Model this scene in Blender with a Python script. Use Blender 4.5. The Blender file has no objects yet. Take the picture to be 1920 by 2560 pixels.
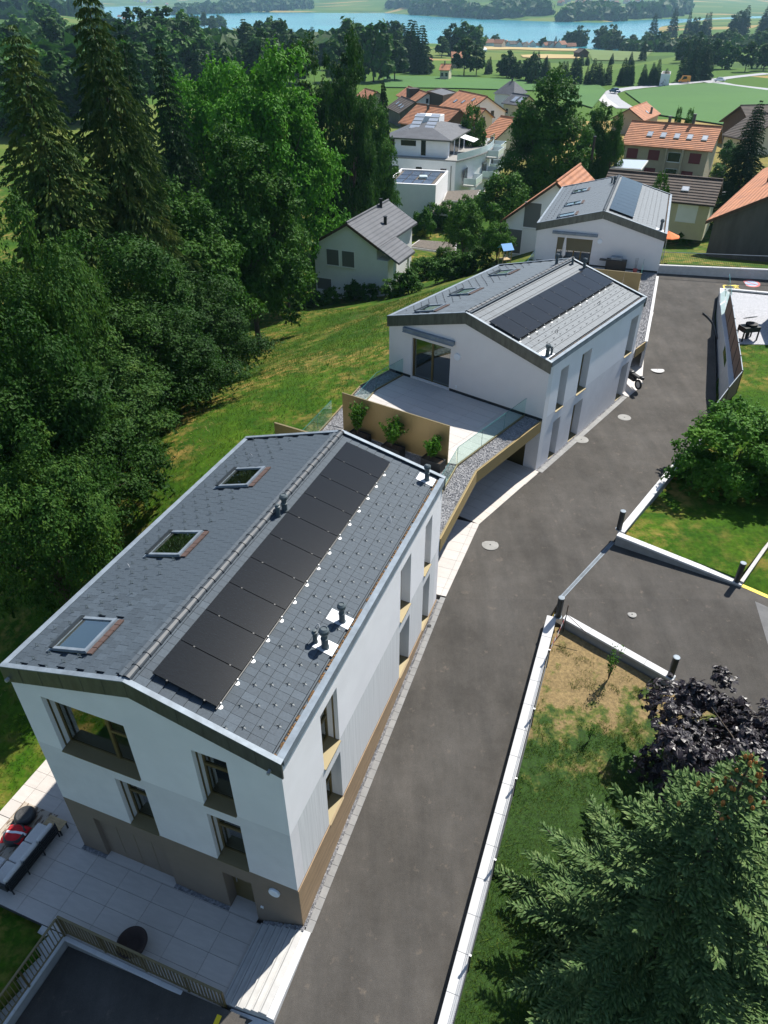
import bpy, math, random
import numpy as np
from mathutils import Vector, Matrix, noise
random.seed(7); RNG = np.random.default_rng(7)
R = math.radians
scn = bpy.context.scene
COL = scn.collection

# ---------------------------------------------------------------- camera, sky, sun, exposure
CAMH, PITCH = 22.0, R(35.75)
cd = bpy.data.cameras.new('camera'); cam = bpy.data.objects.new('camera', cd); COL.objects.link(cam)
cam.location = (0, 0, CAMH); cam.rotation_euler = (R(90) - PITCH, 0, 0)
cd.sensor_fit = 'VERTICAL'; cd.sensor_height = 24.0; cd.lens = 24.0 * 1794.0 / 2560.0
cd.clip_start = 0.1; cd.clip_end = 20000
scn.camera = cam
SUN_AZ, SUN_EL = R(42), R(52)          # azimuth from +Y towards +X
w = bpy.data.worlds.new('World'); scn.world = w; w.use_nodes = True
nt = w.node_tree; nt.nodes.clear()
sky = nt.nodes.new('ShaderNodeTexSky'); sky.sky_type = 'NISHITA'; sky.sun_disc = False
sky.sun_elevation = SUN_EL; sky.sun_rotation = SUN_AZ; sky.altitude = 700; sky.air_density = 1.0; sky.dust_density = 0.6
bg = nt.nodes.new('ShaderNodeBackground'); bg.inputs[1].default_value = 0.092
wo = nt.nodes.new('ShaderNodeOutputWorld')
nt.links.new(sky.outputs[0], bg.inputs[0]); nt.links.new(bg.outputs[0], wo.inputs[0])
sd = bpy.data.lights.new('sun', 'SUN'); sd.energy = 5.0; sd.angle = R(0.55); sd.color = (1.0, 0.955, 0.88)
sun = bpy.data.objects.new('sun', sd); COL.objects.link(sun)
sdir = Vector((math.sin(SUN_AZ) * math.cos(SUN_EL), math.cos(SUN_AZ) * math.cos(SUN_EL), math.sin(SUN_EL)))
sun.rotation_euler = sdir.to_track_quat('Z', 'Y').to_euler(); sun.location = (30, 30, 60)
vs = scn.view_settings; vs.view_transform = 'Standard'; vs.look = 'None'; vs.gamma = 1.0
scn.cycles.transparent_max_bounces = 24
vs.use_curve_mapping = False; vs.exposure = 0.68

# ---------------------------------------------------------------- pixel helper: a spot seen at (u,v) of the 1920x2560 photo, on height z
def ray(u, v):
    a = (u - 960) / 1794.0; b = (1280 - v) / 1794.0
    return Vector((a, math.cos(PITCH) + b * math.sin(PITCH), -math.sin(PITCH) + b * math.cos(PITCH)))
def G(u, v, z):
    d = ray(u, v); return Vector((0, 0, CAMH)) + d * ((z - CAMH) / d.z)
def GY(u, v, y):
    d = ray(u, v); return Vector((0, 0, CAMH)) + d * (y / d.y)

# ---------------------------------------------------------------- materials
MATS = {}
def nn(nt, t, **kw):
    n = nt.nodes.new(t)
    for k, v in kw.items():
        if k in n.inputs.keys(): n.inputs[k].default_value = v
        else: setattr(n, k, v)
    return n
def rgba(c): return (c[0], c[1], c[2], 1.0)
def mat(name, col, rough=0.6, metal=0.0, var=0.0, vscale=3.0, col2=None, detail=6.0, bump=0.0, bscale=40.0,
        spec=0.5, rnd=0.0, stretch=None, coat=0.0, thr=None):
    """Principled material: noise between col and col2 (or a darker col), optional per-object shift, optional bump."""
    if name in MATS: return MATS[name]
    m = bpy.data.materials.new(name); m.use_nodes = True; MATS[name] = m
    nt = m.node_tree; b = nt.nodes['Principled BSDF']
    b.inputs['Roughness'].default_value = rough; b.inputs['Metallic'].default_value = metal
    b.inputs['Specular IOR Level'].default_value = spec
    if coat: b.inputs['Coat Weight'].default_value = coat; b.inputs['Coat Roughness'].default_value = 0.08
    b.inputs['Base Color'].default_value = rgba(col)
    m.diffuse_color = rgba(col)
    out = None
    geo = nn(nt, 'ShaderNodeNewGeometry'); vec = geo.outputs['Position']
    if stretch:
        mp = nn(nt, 'ShaderNodeMapping'); mp.inputs['Scale'].default_value = stretch
        tc = nn(nt, 'ShaderNodeTexCoord'); nt.links.new(tc.outputs['Object'], mp.inputs['Vector']); vec = mp.outputs[0]
    if var or col2:
        c2 = col2 or tuple(c * (1 - var) for c in col)
        nz = nn(nt, 'ShaderNodeTexNoise', Scale=vscale, Detail=detail, Roughness=0.62); nt.links.new(vec, nz.inputs['Vector'])
        rp = nn(nt, 'ShaderNodeValToRGB')
        lo, hi = thr or (0.36, 0.66)
        rp.color_ramp.elements[0].position = lo; rp.color_ramp.elements[1].position = hi
        rp.color_ramp.elements[0].color = rgba(c2); rp.color_ramp.elements[1].color = rgba(col)
        nt.links.new(nz.outputs['Fac'], rp.inputs[0]); out = rp.outputs[0]
    if rnd:
        oi = nn(nt, 'ShaderNodeObjectInfo')
        mr = nn(nt, 'ShaderNodeMapRange'); mr.inputs[3].default_value = 1 - rnd; mr.inputs[4].default_value = 1 + rnd
        nt.links.new(oi.outputs['Random'], mr.inputs[0])
        mx = nn(nt, 'ShaderNodeVectorMath', operation='SCALE')
        if out: nt.links.new(out, mx.inputs[0])
        else: mx.inputs[0].default_value = col
        nt.links.new(mr.outputs[0], mx.inputs['Scale']); out = mx.outputs[0]
    if out: nt.links.new(out, b.inputs['Base Color'])
    if bump:
        n2 = nn(nt, 'ShaderNodeTexNoise', Scale=bscale, Detail=4.0); nt.links.new(vec, n2.inputs['Vector'])
        bp = nn(nt, 'ShaderNodeBump', Strength=bump, Distance=0.02); nt.links.new(n2.outputs['Fac'], bp.inputs['Height'])
        nt.links.new(bp.outputs[0], b.inputs['Normal'])
    return m
def add_wave_bump(m, axis_vec, scale, strength, dist=0.01, rough_noise=None):
    """Fine ribs on a surface: sine in object space along axis_vec."""
    nt = m.node_tree; b = nt.nodes['Principled BSDF']
    tc = nn(nt, 'ShaderNodeTexCoord')
    dt = nn(nt, 'ShaderNodeVectorMath', operation='DOT_PRODUCT'); dt.inputs[1].default_value = tuple(a * scale for a in axis_vec)
    nt.links.new(tc.outputs['Object'], dt.inputs[0])
    sn = nn(nt, 'ShaderNodeMath', operation='SINE'); nt.links.new(dt.outputs['Value'], sn.inputs[0])
    bp = nn(nt, 'ShaderNodeBump', Strength=strength, Distance=dist); nt.links.new(sn.outputs[0], bp.inputs['Height'])
    nt.links.new(bp.outputs[0], b.inputs['Normal'])
def glass(name, tint, refl=0.35, rough=0.02, alpha=0.5):
    m = bpy.data.materials.new(name); m.use_nodes = True; MATS[name] = m
    nt = m.node_tree; nt.nodes.clear()
    o = nn(nt, 'ShaderNodeOutputMaterial'); tr = nn(nt, 'ShaderNodeBsdfTransparent'); tr.inputs[0].default_value = rgba(tint)
    gl = nn(nt, 'ShaderNodeBsdfGlossy', Roughness=rough); gl.inputs[0].default_value = (0.9, 0.95, 0.95, 1)
    fr = nn(nt, 'ShaderNodeFresnel', IOR=1.5)
    mr = nn(nt, 'ShaderNodeMapRange'); mr.inputs[3].default_value = refl * 0.35; mr.inputs[4].default_value = 1.0
    nt.links.new(fr.outputs[0], mr.inputs[0])
    ge = nn(nt, 'ShaderNodeNewGeometry'); iv = nn(nt, 'ShaderNodeMath', operation='SUBTRACT'); iv.inputs[0].default_value = 1.0; nt.links.new(ge.outputs['Backfacing'], iv.inputs[1])
    mu = nn(nt, 'ShaderNodeMath', operation='MULTIPLY'); nt.links.new(mr.outputs[0], mu.inputs[0]); nt.links.new(iv.outputs[0], mu.inputs[1])
    mx = nn(nt, 'ShaderNodeMixShader'); nt.links.new(mu.outputs[0], mx.inputs[0])
    nt.links.new(tr.outputs[0], mx.inputs[1]); nt.links.new(gl.outputs[0], mx.inputs[2]); nt.links.new(mx.outputs[0], o.inputs[0])
    return m

# ---------------------------------------------------------------- mesh builder
class MB:
    def __init__(s): s.v = []; s.f = []
    def add(s, vs, fs):
        k = len(s.v); s.v += [tuple(p) for p in vs]; s.f += [tuple(i + k for i in f) for f in fs]; return s
    def box(s, x0, x1, y0, y1, z0, z1):
        return s.add([(x0,y0,z0),(x1,y0,z0),(x1,y1,z0),(x0,y1,z0),(x0,y0,z1),(x1,y0,z1),(x1,y1,z1),(x0,y1,z1)],
                     [(3,2,1,0),(4,5,6,7),(0,1,5,4),(1,2,6,5),(2,3,7,6),(3,0,4,7)])
    def cbox(s, c, sx, sy, sz, M=None):
        k = [(-1,-1,-1),(1,-1,-1),(1,1,-1),(-1,1,-1),(-1,-1,1),(1,-1,1),(1,1,1),(-1,1,1)]
        P = [Vector((a*sx/2, b*sy/2, c_*sz/2)) for a,b,c_ in k]
        if M: P = [M @ p for p in P]
        return s.add([p + Vector(c) for p in P], [(3,2,1,0),(4,5,6,7),(0,1,5,4),(1,2,6,5),(2,3,7,6),(3,0,4,7)])
    def prism(s, poly, d0, d1):
        """poly: list of 3D points; extruded from +d0 to +d1 (vectors)."""
        n = len(poly); a = [Vector(p) + Vector(d0) for p in poly]; b = [Vector(p) + Vector(d1) for p in poly]
        return s.add(a + b, [tuple(range(n))[::-1], tuple(range(n, 2*n))] + [(i, (i+1) % n, n + (i+1) % n, n + i) for i in range(n)])
    def tube(s, p0, p1, r0, r1=None, n=8, caps=True):
        p0, p1 = Vector(p0), Vector(p1); r1 = r0 if r1 is None else r1
        d = (p1 - p0).normalized(); a = d.orthogonal().normalized(); b = d.cross(a)
        vs = [p0 + (a*math.cos(t) + b*math.sin(t))*r0 for t in [2*math.pi*i/n for i in range(n)]] + \
             [p1 + (a*math.cos(t) + b*math.sin(t))*r1 for t in [2*math.pi*i/n for i in range(n)]]
        fs = [(i, (i+1) % n, n + (i+1) % n, n + i) for i in range(n)]
        if caps: fs += [tuple(range(n))[::-1], tuple(range(n, 2*n))]
        return s.add(vs, fs)
    def path(s, pts, r, n=6):
        for a, b in zip(pts[:-1], pts[1:]): s.tube(a, b, r, n=n)
        return s
    def lathe(s, prof, c=(0,0,0), n=20, M=None):
        vs = []
        for (r, z) in prof:
            for i in range(n):
                t = 2*math.pi*i/n; p = Vector((r*math.cos(t), r*math.sin(t), z))
                if M: p = M @ p
                vs.append(p + Vector(c))
        m = len(prof); fs = [(j*n+i, j*n+(i+1) % n, (j+1)*n+(i+1) % n, (j+1)*n+i) for j in range(m-1) for i in range(n)]
        fs += [tuple(range(n))[::-1], tuple(range((m-1)*n, m*n))]
        return s.add(vs, fs)
    def mesh(s, name):
        me = bpy.data.meshes.new(name); me.from_pydata([tuple(p) for p in s.v], [], s.f); me.update(); return me
    def build(s, name, m, parent=None, smooth=False, kind=None, bevel=0.0):
        me = s.mesh(name)
        if isinstance(m, str): m = MATS[m]
        if m: me.materials.append(m)
        o = bpy.data.objects.new(name, me); COL.objects.link(o)
        if parent: o.parent = parent
        if smooth:
            for p in me.polygons: p.use_smooth = True
        if kind: o['kind'] = kind
        if bevel:
            bv = o.modifiers.new('bevel', 'BEVEL'); bv.width = bevel; bv.segments = 2; bv.limit_method = 'ANGLE'
        return o
def tag(o, label=None, cat=None, group=None, kind=None):
    if label: o['label'] = label
    if cat: o['category'] = cat
    if group: o['group'] = group
    if kind: o['kind'] = kind
    return o
def empty(name, loc=(0,0,0), rz=0.0, label=None, cat=None, group=None):
    o = bpy.data.objects.new(name, None); COL.objects.link(o); o.location = loc; o.rotation_euler = (0,0,rz)
    o.empty_display_size = 0.3
    return tag(o, label, cat, group)
def inst(name, me, parent=None, loc=(0,0,0), rot=(0,0,0), scale=(1,1,1)):
    o = bpy.data.objects.new(name, me); COL.objects.link(o); o.location = loc; o.rotation_euler = rot; o.scale = scale
    if parent: o.parent = parent
    return o
def copy_tree(o, parent=None):
    c = o.copy(); COL.objects.link(c); c.parent = parent
    for ch in o.children: copy_tree(ch, c)
    return c
def np_mesh(name, V, F, m):
    """fast mesh from numpy verts (n,3) and quads/tris (k,4|3)"""
    me = bpy.data.meshes.new(name); k = F.shape[1]
    me.vertices.add(len(V)); me.vertices.foreach_set('co', V.astype(np.float32).ravel())
    me.loops.add(F.size); me.loops.foreach_set('vertex_index', F.astype(np.int32).ravel())
    me.polygons.add(len(F)); me.polygons.foreach_set('loop_start', np.arange(0, F.size, k, dtype=np.int32))
    me.update(calc_edges=True); me.shade_flat()
    if m: me.materials.append(MATS[m] if isinstance(m, str) else m)
    return me

class Frame:
    """A house frame: u along the front, w along the ridge, origin at the front left wall corner."""
    def __init__(s, x0, y0, deg, W, L, ze, zr, ur): s.x0,s.y0,s.th,s.W,s.L,s.ze,s.zr,s.ur = x0,y0,R(deg),W,L,ze,zr,ur; s.c,s.s = math.cos(s.th), math.sin(s.th)
    def P(s, u, w, z=0.0): return Vector((s.x0 + u*s.c - w*s.s, s.y0 + u*s.s + w*s.c, z))
    def loc(s, p): dx, dy = p[0]-s.x0, p[1]-s.y0; return (dx*s.c + dy*s.s, -dx*s.s + dy*s.c)
FA = Frame(-9.557, 12.386, -20.93, 7.77, 12.2, 8.29, 9.38, 3.95)
FB = Frame(0.276, 35.84, -38.36, 9.218, 10.916, 8.57, 9.827, 4.622)
FC = Frame(11.849, 57.783, -19.44, 9.394, 13.545, 7.745, 9.001, 4.738)
def road_z(y): return float(np.interp(y, [-20, 9.6, 21, 25, 38, 57, 70], [-3.5, .73, 2.64, 2.85, 2.9, 5.17, 5.3]))

# ---------------------------------------------------------------- the palette
mat('plaster_white', (0.80, 0.785, 0.79), 0.85, var=0.07, vscale=0.8, bump=0.25, bscale=90)
mat('plaster_grey', (0.70, 0.685, 0.69), 0.85, var=0.08, vscale=1.5, bump=0.2, bscale=80)
mat('plaster_rib', (0.66, 0.665, 0.665), 0.85, var=0.22, vscale=2.2, detail=3, stretch=(1.0, 11.0, 0.12))
mat('tile_end_shade', (0.022, 0.025, 0.03), 0.8)  # gap shade between tile rows, painted dark on the end faces
mat('plaster_warm', (0.74, 0.71, 0.69), 0.85, var=0.04, vscale=1.2, bump=0.2, bscale=90)
mat('plaster_brown', (0.20, 0.155, 0.115), 0.85, var=0.08, vscale=2, bump=0.2, bscale=90)
mat('bronze', (0.20, 0.160, 0.080), 0.5, 0.3, var=0.06, vscale=2)
mat('bronze_panel', (0.30, 0.222, 0.095), 0.5, 0.3, var=0.06, vscale=2)
mat('bronze_dark', (0.16, 0.12, 0.045), 0.4, 0.4)
mat('zinc', (0.22, 0.265, 0.31), 0.6, 0.2, var=0.3, vscale=3.0, bump=0.1, bscale=8)
mat('zinc_dark', (0.13, 0.14, 0.125), 0.5, 0.5, var=0.35, vscale=2.2, stretch=(2.5, 2.5, 0.6))
mat('slate', (0.068, 0.088, 0.108), 0.65, var=0.22, vscale=18, rnd=0.16, bump=0.15, bscale=60, spec=0.25)
mat('slate_pale', (0.105, 0.127, 0.146), 0.6, var=0.18, vscale=18, rnd=0.12, bump=0.1, bscale=60)
mat('ridge', (0.048, 0.056, 0.064), 0.45, var=0.2, vscale=10)
mat('solar', (0.010, 0.012, 0.014), 0.16, var=0.35, vscale=6, stretch=(1, 14, 1), spec=0.3)
mat('solar_edge', (0.02, 0.02, 0.022), 0.35, 0.4)
mat('alu', (0.42, 0.43, 0.44), 0.5, 0.5)
mat('pipe', (0.075, 0.098, 0.108), 0.5, var=0.15, vscale=12)
mat('black_metal', (0.018, 0.02, 0.022), 0.45, 0.3)
mat('anthracite', (0.028, 0.034, 0.038), 0.45, 0.3)
mat('leaf_litter', (0.22, 0.12, 0.045), 0.9, var=0.6, vscale=30, bump=0.6, bscale=60)
mat('flashing', (0.46, 0.48, 0.51), 0.55, 0.2, var=0.1, vscale=6)
mat('concrete', (0.50, 0.49, 0.47), 0.85, var=0.14, vscale=3, bump=0.15, bscale=50, rnd=0.05)
mat('coping', (0.56, 0.56, 0.56), 0.8, var=0.07, vscale=4, bump=0.1, bscale=60, rnd=0.04)
mat('concrete_grey', (0.30, 0.295, 0.28), 0.85, var=0.2, vscale=2.5, bump=0.2, bscale=40)
mat('tile_beige', (0.52, 0.475, 0.43), 0.6, var=0.10, vscale=1.6, stretch=(1.2, 5.0, 1), rnd=0.05)
mat('tile_pale', (0.50, 0.47, 0.445), 0.55, var=0.08, vscale=1.6, stretch=(1.2, 5.0, 1), rnd=0.04)
mat('grout', (0.11, 0.105, 0.10), 0.9)
mat('paver', (0.27, 0.268, 0.262), 0.85, var=0.15, vscale=5, rnd=0.08, bump=0.15, bscale=60)
mat('gravel', (0.33, 0.33, 0.34), 0.9, col2=(0.07, 0.072, 0.08), vscale=24, detail=3, bump=0.9, bscale=30, thr=(0.34, 0.62))
mat('stone_chip', (0.36, 0.355, 0.36), 0.85, rnd=0.0, col2=(0.11, 0.115, 0.13), vscale=9, detail=1, thr=(0.3, 0.7))
mat('timber', (0.31, 0.215, 0.125), 0.65, var=0.35, vscale=3, stretch=(14, 0.7, 14), rnd=0.12, bump=0.15, bscale=20)
mat('wood_light', (0.47, 0.34, 0.18), 0.65, var=0.25, vscale=4, rnd=0.1)
mat('interior', (0.42, 0.40, 0.37), 0.9)
mat('interior_dark', (0.06, 0.058, 0.055), 0.9)
mat('lamp_disc', (0.72, 0.76, 0.80), 0.35)
mat('plastic_white', (0.8, 0.8, 0.8), 0.4)
mat('cushion', (0.60, 0.58, 0.56), 0.95, var=0.08, vscale=14, bump=0.3, bscale=120)
mat('red_cloth', (0.52, 0.012, 0.02), 0.9, bump=0.4, bscale=30)
mat('white_cloth', (0.75, 0.75, 0.77), 0.9)
mat('charred', (0.018, 0.017, 0.017), 0.7, var=0.4, vscale=6)
mat('corten', (0.052, 0.026, 0.017), 0.7, var=0.5, vscale=4)
mat('corten_panel', (0.20, 0.115, 0.07), 0.7, var=0.2, vscale=2)
mat('yellow_paint', (0.80, 0.60, 0.01), 0.6, var=0.15, vscale=8)
mat('red_paint', (0.62, 0.13, 0.12), 0.7, var=0.2, vscale=6)
mat('blue_paint', (0.35, 0.46, 0.62), 0.7, var=0.2, vscale=6)
mat('soil', (0.10, 0.065, 0.04), 0.95, var=0.4, vscale=12, bump=0.6, bscale=30)
glass('pane', (0.50, 0.56, 0.53), refl=0.5)
glass('balustrade_glass', (0.84, 0.945, 0.925), refl=0.14)
mat('glass_edge', (0.03, 0.16, 0.15), 0.2)
# ---------------------------------------------------------------- modern terraced houses (one builder, three houses)
def side_map(F, side):
    W, L = F.W, F.L
    return {'front': lambda a, d, z: (a, d, z), 'back': lambda a, d, z: (a, L - d, z),
            'right': lambda a, d, z: (W - d, a, z), 'left': lambda a, d, z: (d, a, z)}[side]
def sbox(mb, f, a0, a1, d0, d1, z0, z1):
    p, q = f(a0, d0, z0), f(a1, d1, z1)
    mb.box(min(p[0], q[0]), max(p[0], q[0]), min(p[1], q[1]), max(p[1], q[1]), min(p[2], q[2]), max(p[2], q[2]))
WT = 0.42
def wall(F, root, name, side, z0, z1, holes, m, out=0.0):
    L = F.W if side in ('front', 'back') else F.L
    lo, hi = (0, L) if side in ('front', 'back') else (WT, L - WT)
    f = side_map(F, side); mb = MB()
    hs = [h for h in holes if h[3] > z0 + 1e-3 and h[2] < z1 - 1e-3]
    A = sorted({lo, hi} | {x for h in hs for x in h[:2]}); Z = sorted({z0, z1} | {min(max(z, z0), z1) for h in hs for z in h[2:4]})
    for a0, a1 in zip(A[:-1], A[1:]):
        for b0, b1 in zip(Z[:-1], Z[1:]):
            ac, bc = (a0+a1)/2, (b0+b1)/2
            if any(h[0] < ac < h[1] and h[2] < bc < h[3] for h in hs): continue
            sbox(mb, f, a0, a1, -out, WT, b0, b1)
    return mb.build(name, m, root)
def window(F, root, side, a0, a1, zb, zt, mull=(), trans=(), depth=0.30, kind='window', shutter=0.0, sillz=True, pane='pane', rail=True):
    f = side_map(F, side); fr = MB(); t = 0.055; d0, d1 = depth, depth + 0.07
    sbox(fr, f, a0, a0+t, d0, d1, zb, zt); sbox(fr, f, a1-t, a1, d0, d1, zb, zt)
    sbox(fr, f, a0+t, a1-t, d0, d1, zb, zb+t+.02); sbox(fr, f, a0+t, a1-t, d0, d1, zt-t, zt)
    for m in mull: sbox(fr, f, m-.05, m+.05, d0-.012, d1, zb+t, zt-t)
    for (m0, m1, z) in trans: sbox(fr, f, m0, m1, d0-.006, d1-.004, z-.05, z+.05)
    wo = fr.build(kind, 'bronze_dark', root, bevel=0.006)
    p = MB(); sbox(p, f, a0+t, a1-t, d0+.035, d0+.047, zb+t, zt-t); p.build('pane', pane, wo)
    if sillz:
        s = MB()
        A_, B_ = f(a0+.004, depth+.01, zb+.05), f(a1-.004, depth+.01, zb+.05); C_, D_ = f(a1-.004, -.05, zb+.004), f(a0+.004, -.05, zb+.004)
        s.prism([A_, B_, C_, D_], (0,0,-.028), (0,0,0)); s.build('sill', 'bronze', wo)
    if rail:
        for a in (a0, a1-.022):
            rr = MB(); sbox(rr, f, a, a+.022, .12, .165, zb+.04, zt); rr.build('blind_rail', 'bronze_dark', wo)
    if shutter > 0:
        sh = MB(); n = int(shutter/0.055)
        for i in range(n):
            z = zt - (i+1)*0.055
            p0, p1 = f(a0+.03, .10, z+.052), f(a1-.03, .10, z+.052); q0, q1 = f(a0+.03, .075, z), f(a1-.03, .075, z)
            sh.prism([p0, p1, q1, q0], (0,0,0), (0,.008 if side=='front' else 0,.004))
        sh.build('roller_shutter', 'bronze', wo)
    return wo

def tile_mesh(name, m, ex=0.325, wd=0.215):
    mb = MB(); th = 0.014
    mb.add([(-.05,-wd/2,0),(ex+.012,-wd/2,.010),(ex+.012,wd/2,.010),(-.05,wd/2,0),
            (-.05,-wd/2,th),(ex+.004,-wd/2,.024+th),(ex+.004,wd/2,.024+th),(-.05,wd/2,th)],
           [(3,2,1,0),(4,5,6,7),(0,1,5,4),(1,2,6,5),(2,3,7,6),(3,0,4,7)])
    me = mb.mesh(name); me.materials.append(MATS[m]); me.materials.append(MATS['tile_end_shade']); me.polygons[3].material_index = 1; return me
def hook_mesh():
    mb = MB(); r = .006
    mb.path([(-.05,0,.005),(.0,0,.02),(.0,-.035,.025),(.01,0,.095),(.0,.035,.025),(.0,0,.02)], r, 4)
    mb.box(-.05,.05,-.012,.012,.001,.006)
    me = mb.mesh('snow_hook'); me.materials.append(MATS['pipe']); return me
HOOK = hook_mesh()

def roof(F, root, tilem, n_single, sky, hooks, ridge_single=True, panels=None, skipR=None):
    W, L, ze, zr, ur = F.W, F.L, F.ze, F.zr, F.ur
    aL = math.atan2(zr-ze, ur); aR = math.atan2(zr-ze, W-ur)
    zl = lambda u: ze + (zr-ze)*u/ur
    zrr = lambda u: ze + (zr-ze)*(W-u)/(W-ur)
    deck = MB(); T = 0.06
    prof = [(-.03, ze-.03), (ur, zr-.03), (W+.0, ze-.03), (W+.0, ze-.25), (ur, zr-.25), (-.03, ze-.25)]
    deck.prism([(a, -.02, b) for a, b in prof], (0,0,0), (0, L+.04, 0))
    dk = deck.build('roof', 'slate', root)
    # tiles
    me = tile_mesh('roof_tile', tilem); V0 = np.array([v.co[:] for v in me.vertices]); F0 = np.array([p.vertices[:] for p in me.polygons])
    EX, PW = 0.325, 0.2215
    lst = []
    for sgn, a, run in ((-1, aL, ur), (1, aR, W-ur)):
        ln = run/math.cos(a); nr = int((ln-.10)/EX)
        nc = int((L-.10)/PW)
        for i in range(nr+1):
            s0 = ln-.245-(i+1)*EX if sgn > 0 else ln-.10-(i+1)*EX
            if s0 < -.22: continue
            for j in range(nc):
                wv = .06 + PW*(j+.5) + (PW*.5 if (sgn < 0 and i % 2) else 0)
                if wv > L-.11: continue
                s = s0 + (EX+.05)/2
                u = ur + sgn*s*math.cos(a)
                if sgn < 0 and any(k[0]-.03 < u < k[1]+.06 and k[2]-.07 < wv < k[3]+.07 for k in sky): continue
                x = ur + sgn*(s0)*math.cos(a); z = zr - s0*math.sin(a) + .0
                lst.append((wv, sgn, a, x, z))
    lst.sort(key=lambda t: t[0])
    rest = []
    for k, (wv, sgn, a, x, z) in enumerate(lst):
        jz = random.uniform(0, .004); jr = random.uniform(-.012, .012)
        if k < n_single:
            inst('roof_tile', me, dk, (x, wv, z+jz), (random.uniform(-.01,.01), a, (math.pi if sgn < 0 else 0)+jr*.6))
        else: rest.append((x, wv, z+jz, a, sgn, jr*.6))
    if rest:
        A = np.array(rest); n = len(A); c, s = np.cos(A[:,3]), np.sin(A[:,3])
        X = V0[None,:,0]*c[:,None] + V0[None,:,2]*s[:,None]; Zv = -V0[None,:,0]*s[:,None] + V0[None,:,2]*c[:,None]
        Y = np.repeat(V0[None,:,1], n, 0) + X*A[:,5][:,None]; X = X*A[:,4][:,None]; Y = Y*A[:,4][:,None]
        V = np.stack([X+A[:,0][:,None], Y+A[:,1][:,None], Zv+A[:,2][:,None]], -1).reshape(-1,3)
        Fq = (F0[None]+8*np.arange(n)[:,None,None]).reshape(-1,4)
        tm_ = np_mesh('roof_tiles', V, Fq, tilem); tm_.materials.append(MATS['tile_end_shade']); tm_.polygons.foreach_set('material_index', np.tile([0,0,0,1,0,0], n).astype(np.int32)); o = inst('roof_tiles', tm_, dk); o['kind'] = 'stuff'
    # ridge caps
    cap = MB(); n = 9; Lc = .43
    for k in range(n+1):
        t = math.pi*k/n
        for (y, r) in ((0, .125), (Lc*.86, .108), (Lc*.86, .128), (Lc, .128)):
            cap.v.append((r*math.cos(t), y, r*math.sin(t)*.85 - .01))
    for k in range(n):
        for j in range(3): cap.f.append((4*k+j, 4*k+j+1, 4*k+j+5, 4*k+j+4))
    cm = cap.mesh('ridge_cap'); cm.materials.append(MATS['ridge'])
    nR = int(L/.395); jo = MB()
    for k in range(nR):
        y = .04 + k*(L-.1)/nR
        if ridge_single: inst('ridge_cap', cm, dk, (ur, y, zr+.035+random.uniform(-.003,.003)), (random.uniform(-.02,.02),0,random.uniform(-.01,.01)))
        else:
            V = [(v.co.x+ur, v.co.y+y, v.co.z+zr+.035) for v in cm.vertices]; jo.add(V, [p.vertices[:] for p in cm.polygons])
    if not ridge_single: jo.build('ridge_caps', 'ridge', dk, kind='stuff')
    # verges: zinc cap on dark fascia, front and back
    for (y0, y1, nm) in ((-.09, .05, 'verge'), (L-.05, L+.09, 'verge')):
        c = MB(); f = MB()
        for (ua, za, ub, zb) in ((-.10, ze, ur, zr), (ur, zr, W+.08, ze)):
            c.prism([(ua,y0,za+.07),(ub,y0,zb+.07),(ub,y1,zb+.07),(ua,y1,za+.07)], (0,0,-.03), (0,0,0))
            yo = (y0+.012, y0+.055) if y0 < 0 else (y1-.055, y1-.012)
            f.prism([(ua+.01,yo[0],za+.04),(ub,yo[0],zb+.04),(ub,yo[0],zb-.50),(ua+.01,yo[0],za-.50)], (0,0,0), (0,yo[1]-yo[0],0))
        c.build(nm, 'zinc', root); ff = f.build('fascia', 'zinc_dark', root)
        if y0 < 0:
            for (ua, za, ub, zb) in ((-.10, ze, ur, zr), (ur, zr, W+.08, ze)):
                s = MB(); n = max(3, int((ub-ua)/.62))
                for i in range(1, n):
                    t = i/n; u = ua+(ub-ua)*t; z = za+(zb-za)*t; s.box(u-.006, u+.006, y0+.004, y0+.0115, z-.49, z+.035)
                s.build('fascia_seam', 'zinc_dark', ff)
    # eaves: zinc caps and gutter
    e = MB(); e.box(-.10, .06, .05, L-.05, ze+.035, ze+.065); e.box(-.095, -.065, .05, L-.05, ze-.30, ze+.034); e.build('eave_cap', 'zinc', root)
    e = MB(); e.box(W-.10, W+.08, .05, L-.05, ze+.045, ze+.07); e.box(W+.045, W+.075, .05, L-.05, ze-.20, ze+.044); e.build('eave_cap', 'zinc', root)
    g = MB(); g.box(W-.195, W-.17, .05, L-.05, ze-.03, ze+.04); g.box(W-.17, W-.105, .05, L-.05, ze-.02, ze+.0); g.build('gutter', 'black_metal', root)
    g = MB()
    for i in range(int(L*16)):
        y = random.uniform(.1, L-.1); g.cbox((W-.138+random.uniform(-.02,.02), y, ze+.012+random.uniform(0,.02)), .05, .09, .015, Matrix.Rotation(random.uniform(0,3), 3, 'Z') @ Matrix.Rotation(random.uniform(-.4,.4), 3, 'X'))
    g.build('leaf_litter', 'leaf_litter', root, kind='stuff')
    # snow hooks
    allh = MB()
    for (sgn, u, wv) in hooks:
        a = aL if sgn < 0 else aR
        z = (zl(u) if sgn < 0 else zrr(u)) + .03
        if n_single >= 300 and F is FA: inst('snow_hook', HOOK, dk, (u, wv, z), (0, a, math.pi if sgn < 0 else 0), (1.2,)*3)
        else:
            M = Matrix.Translation((u, wv, z)) @ Matrix.Rotation(math.pi if sgn < 0 else 0, 4, 'Z') @ Matrix.Rotation(a, 4, 'Y')
            allh.add([M @ v.co for v in HOOK.vertices], [p.vertices[:] for p in HOOK.polygons])
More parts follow.
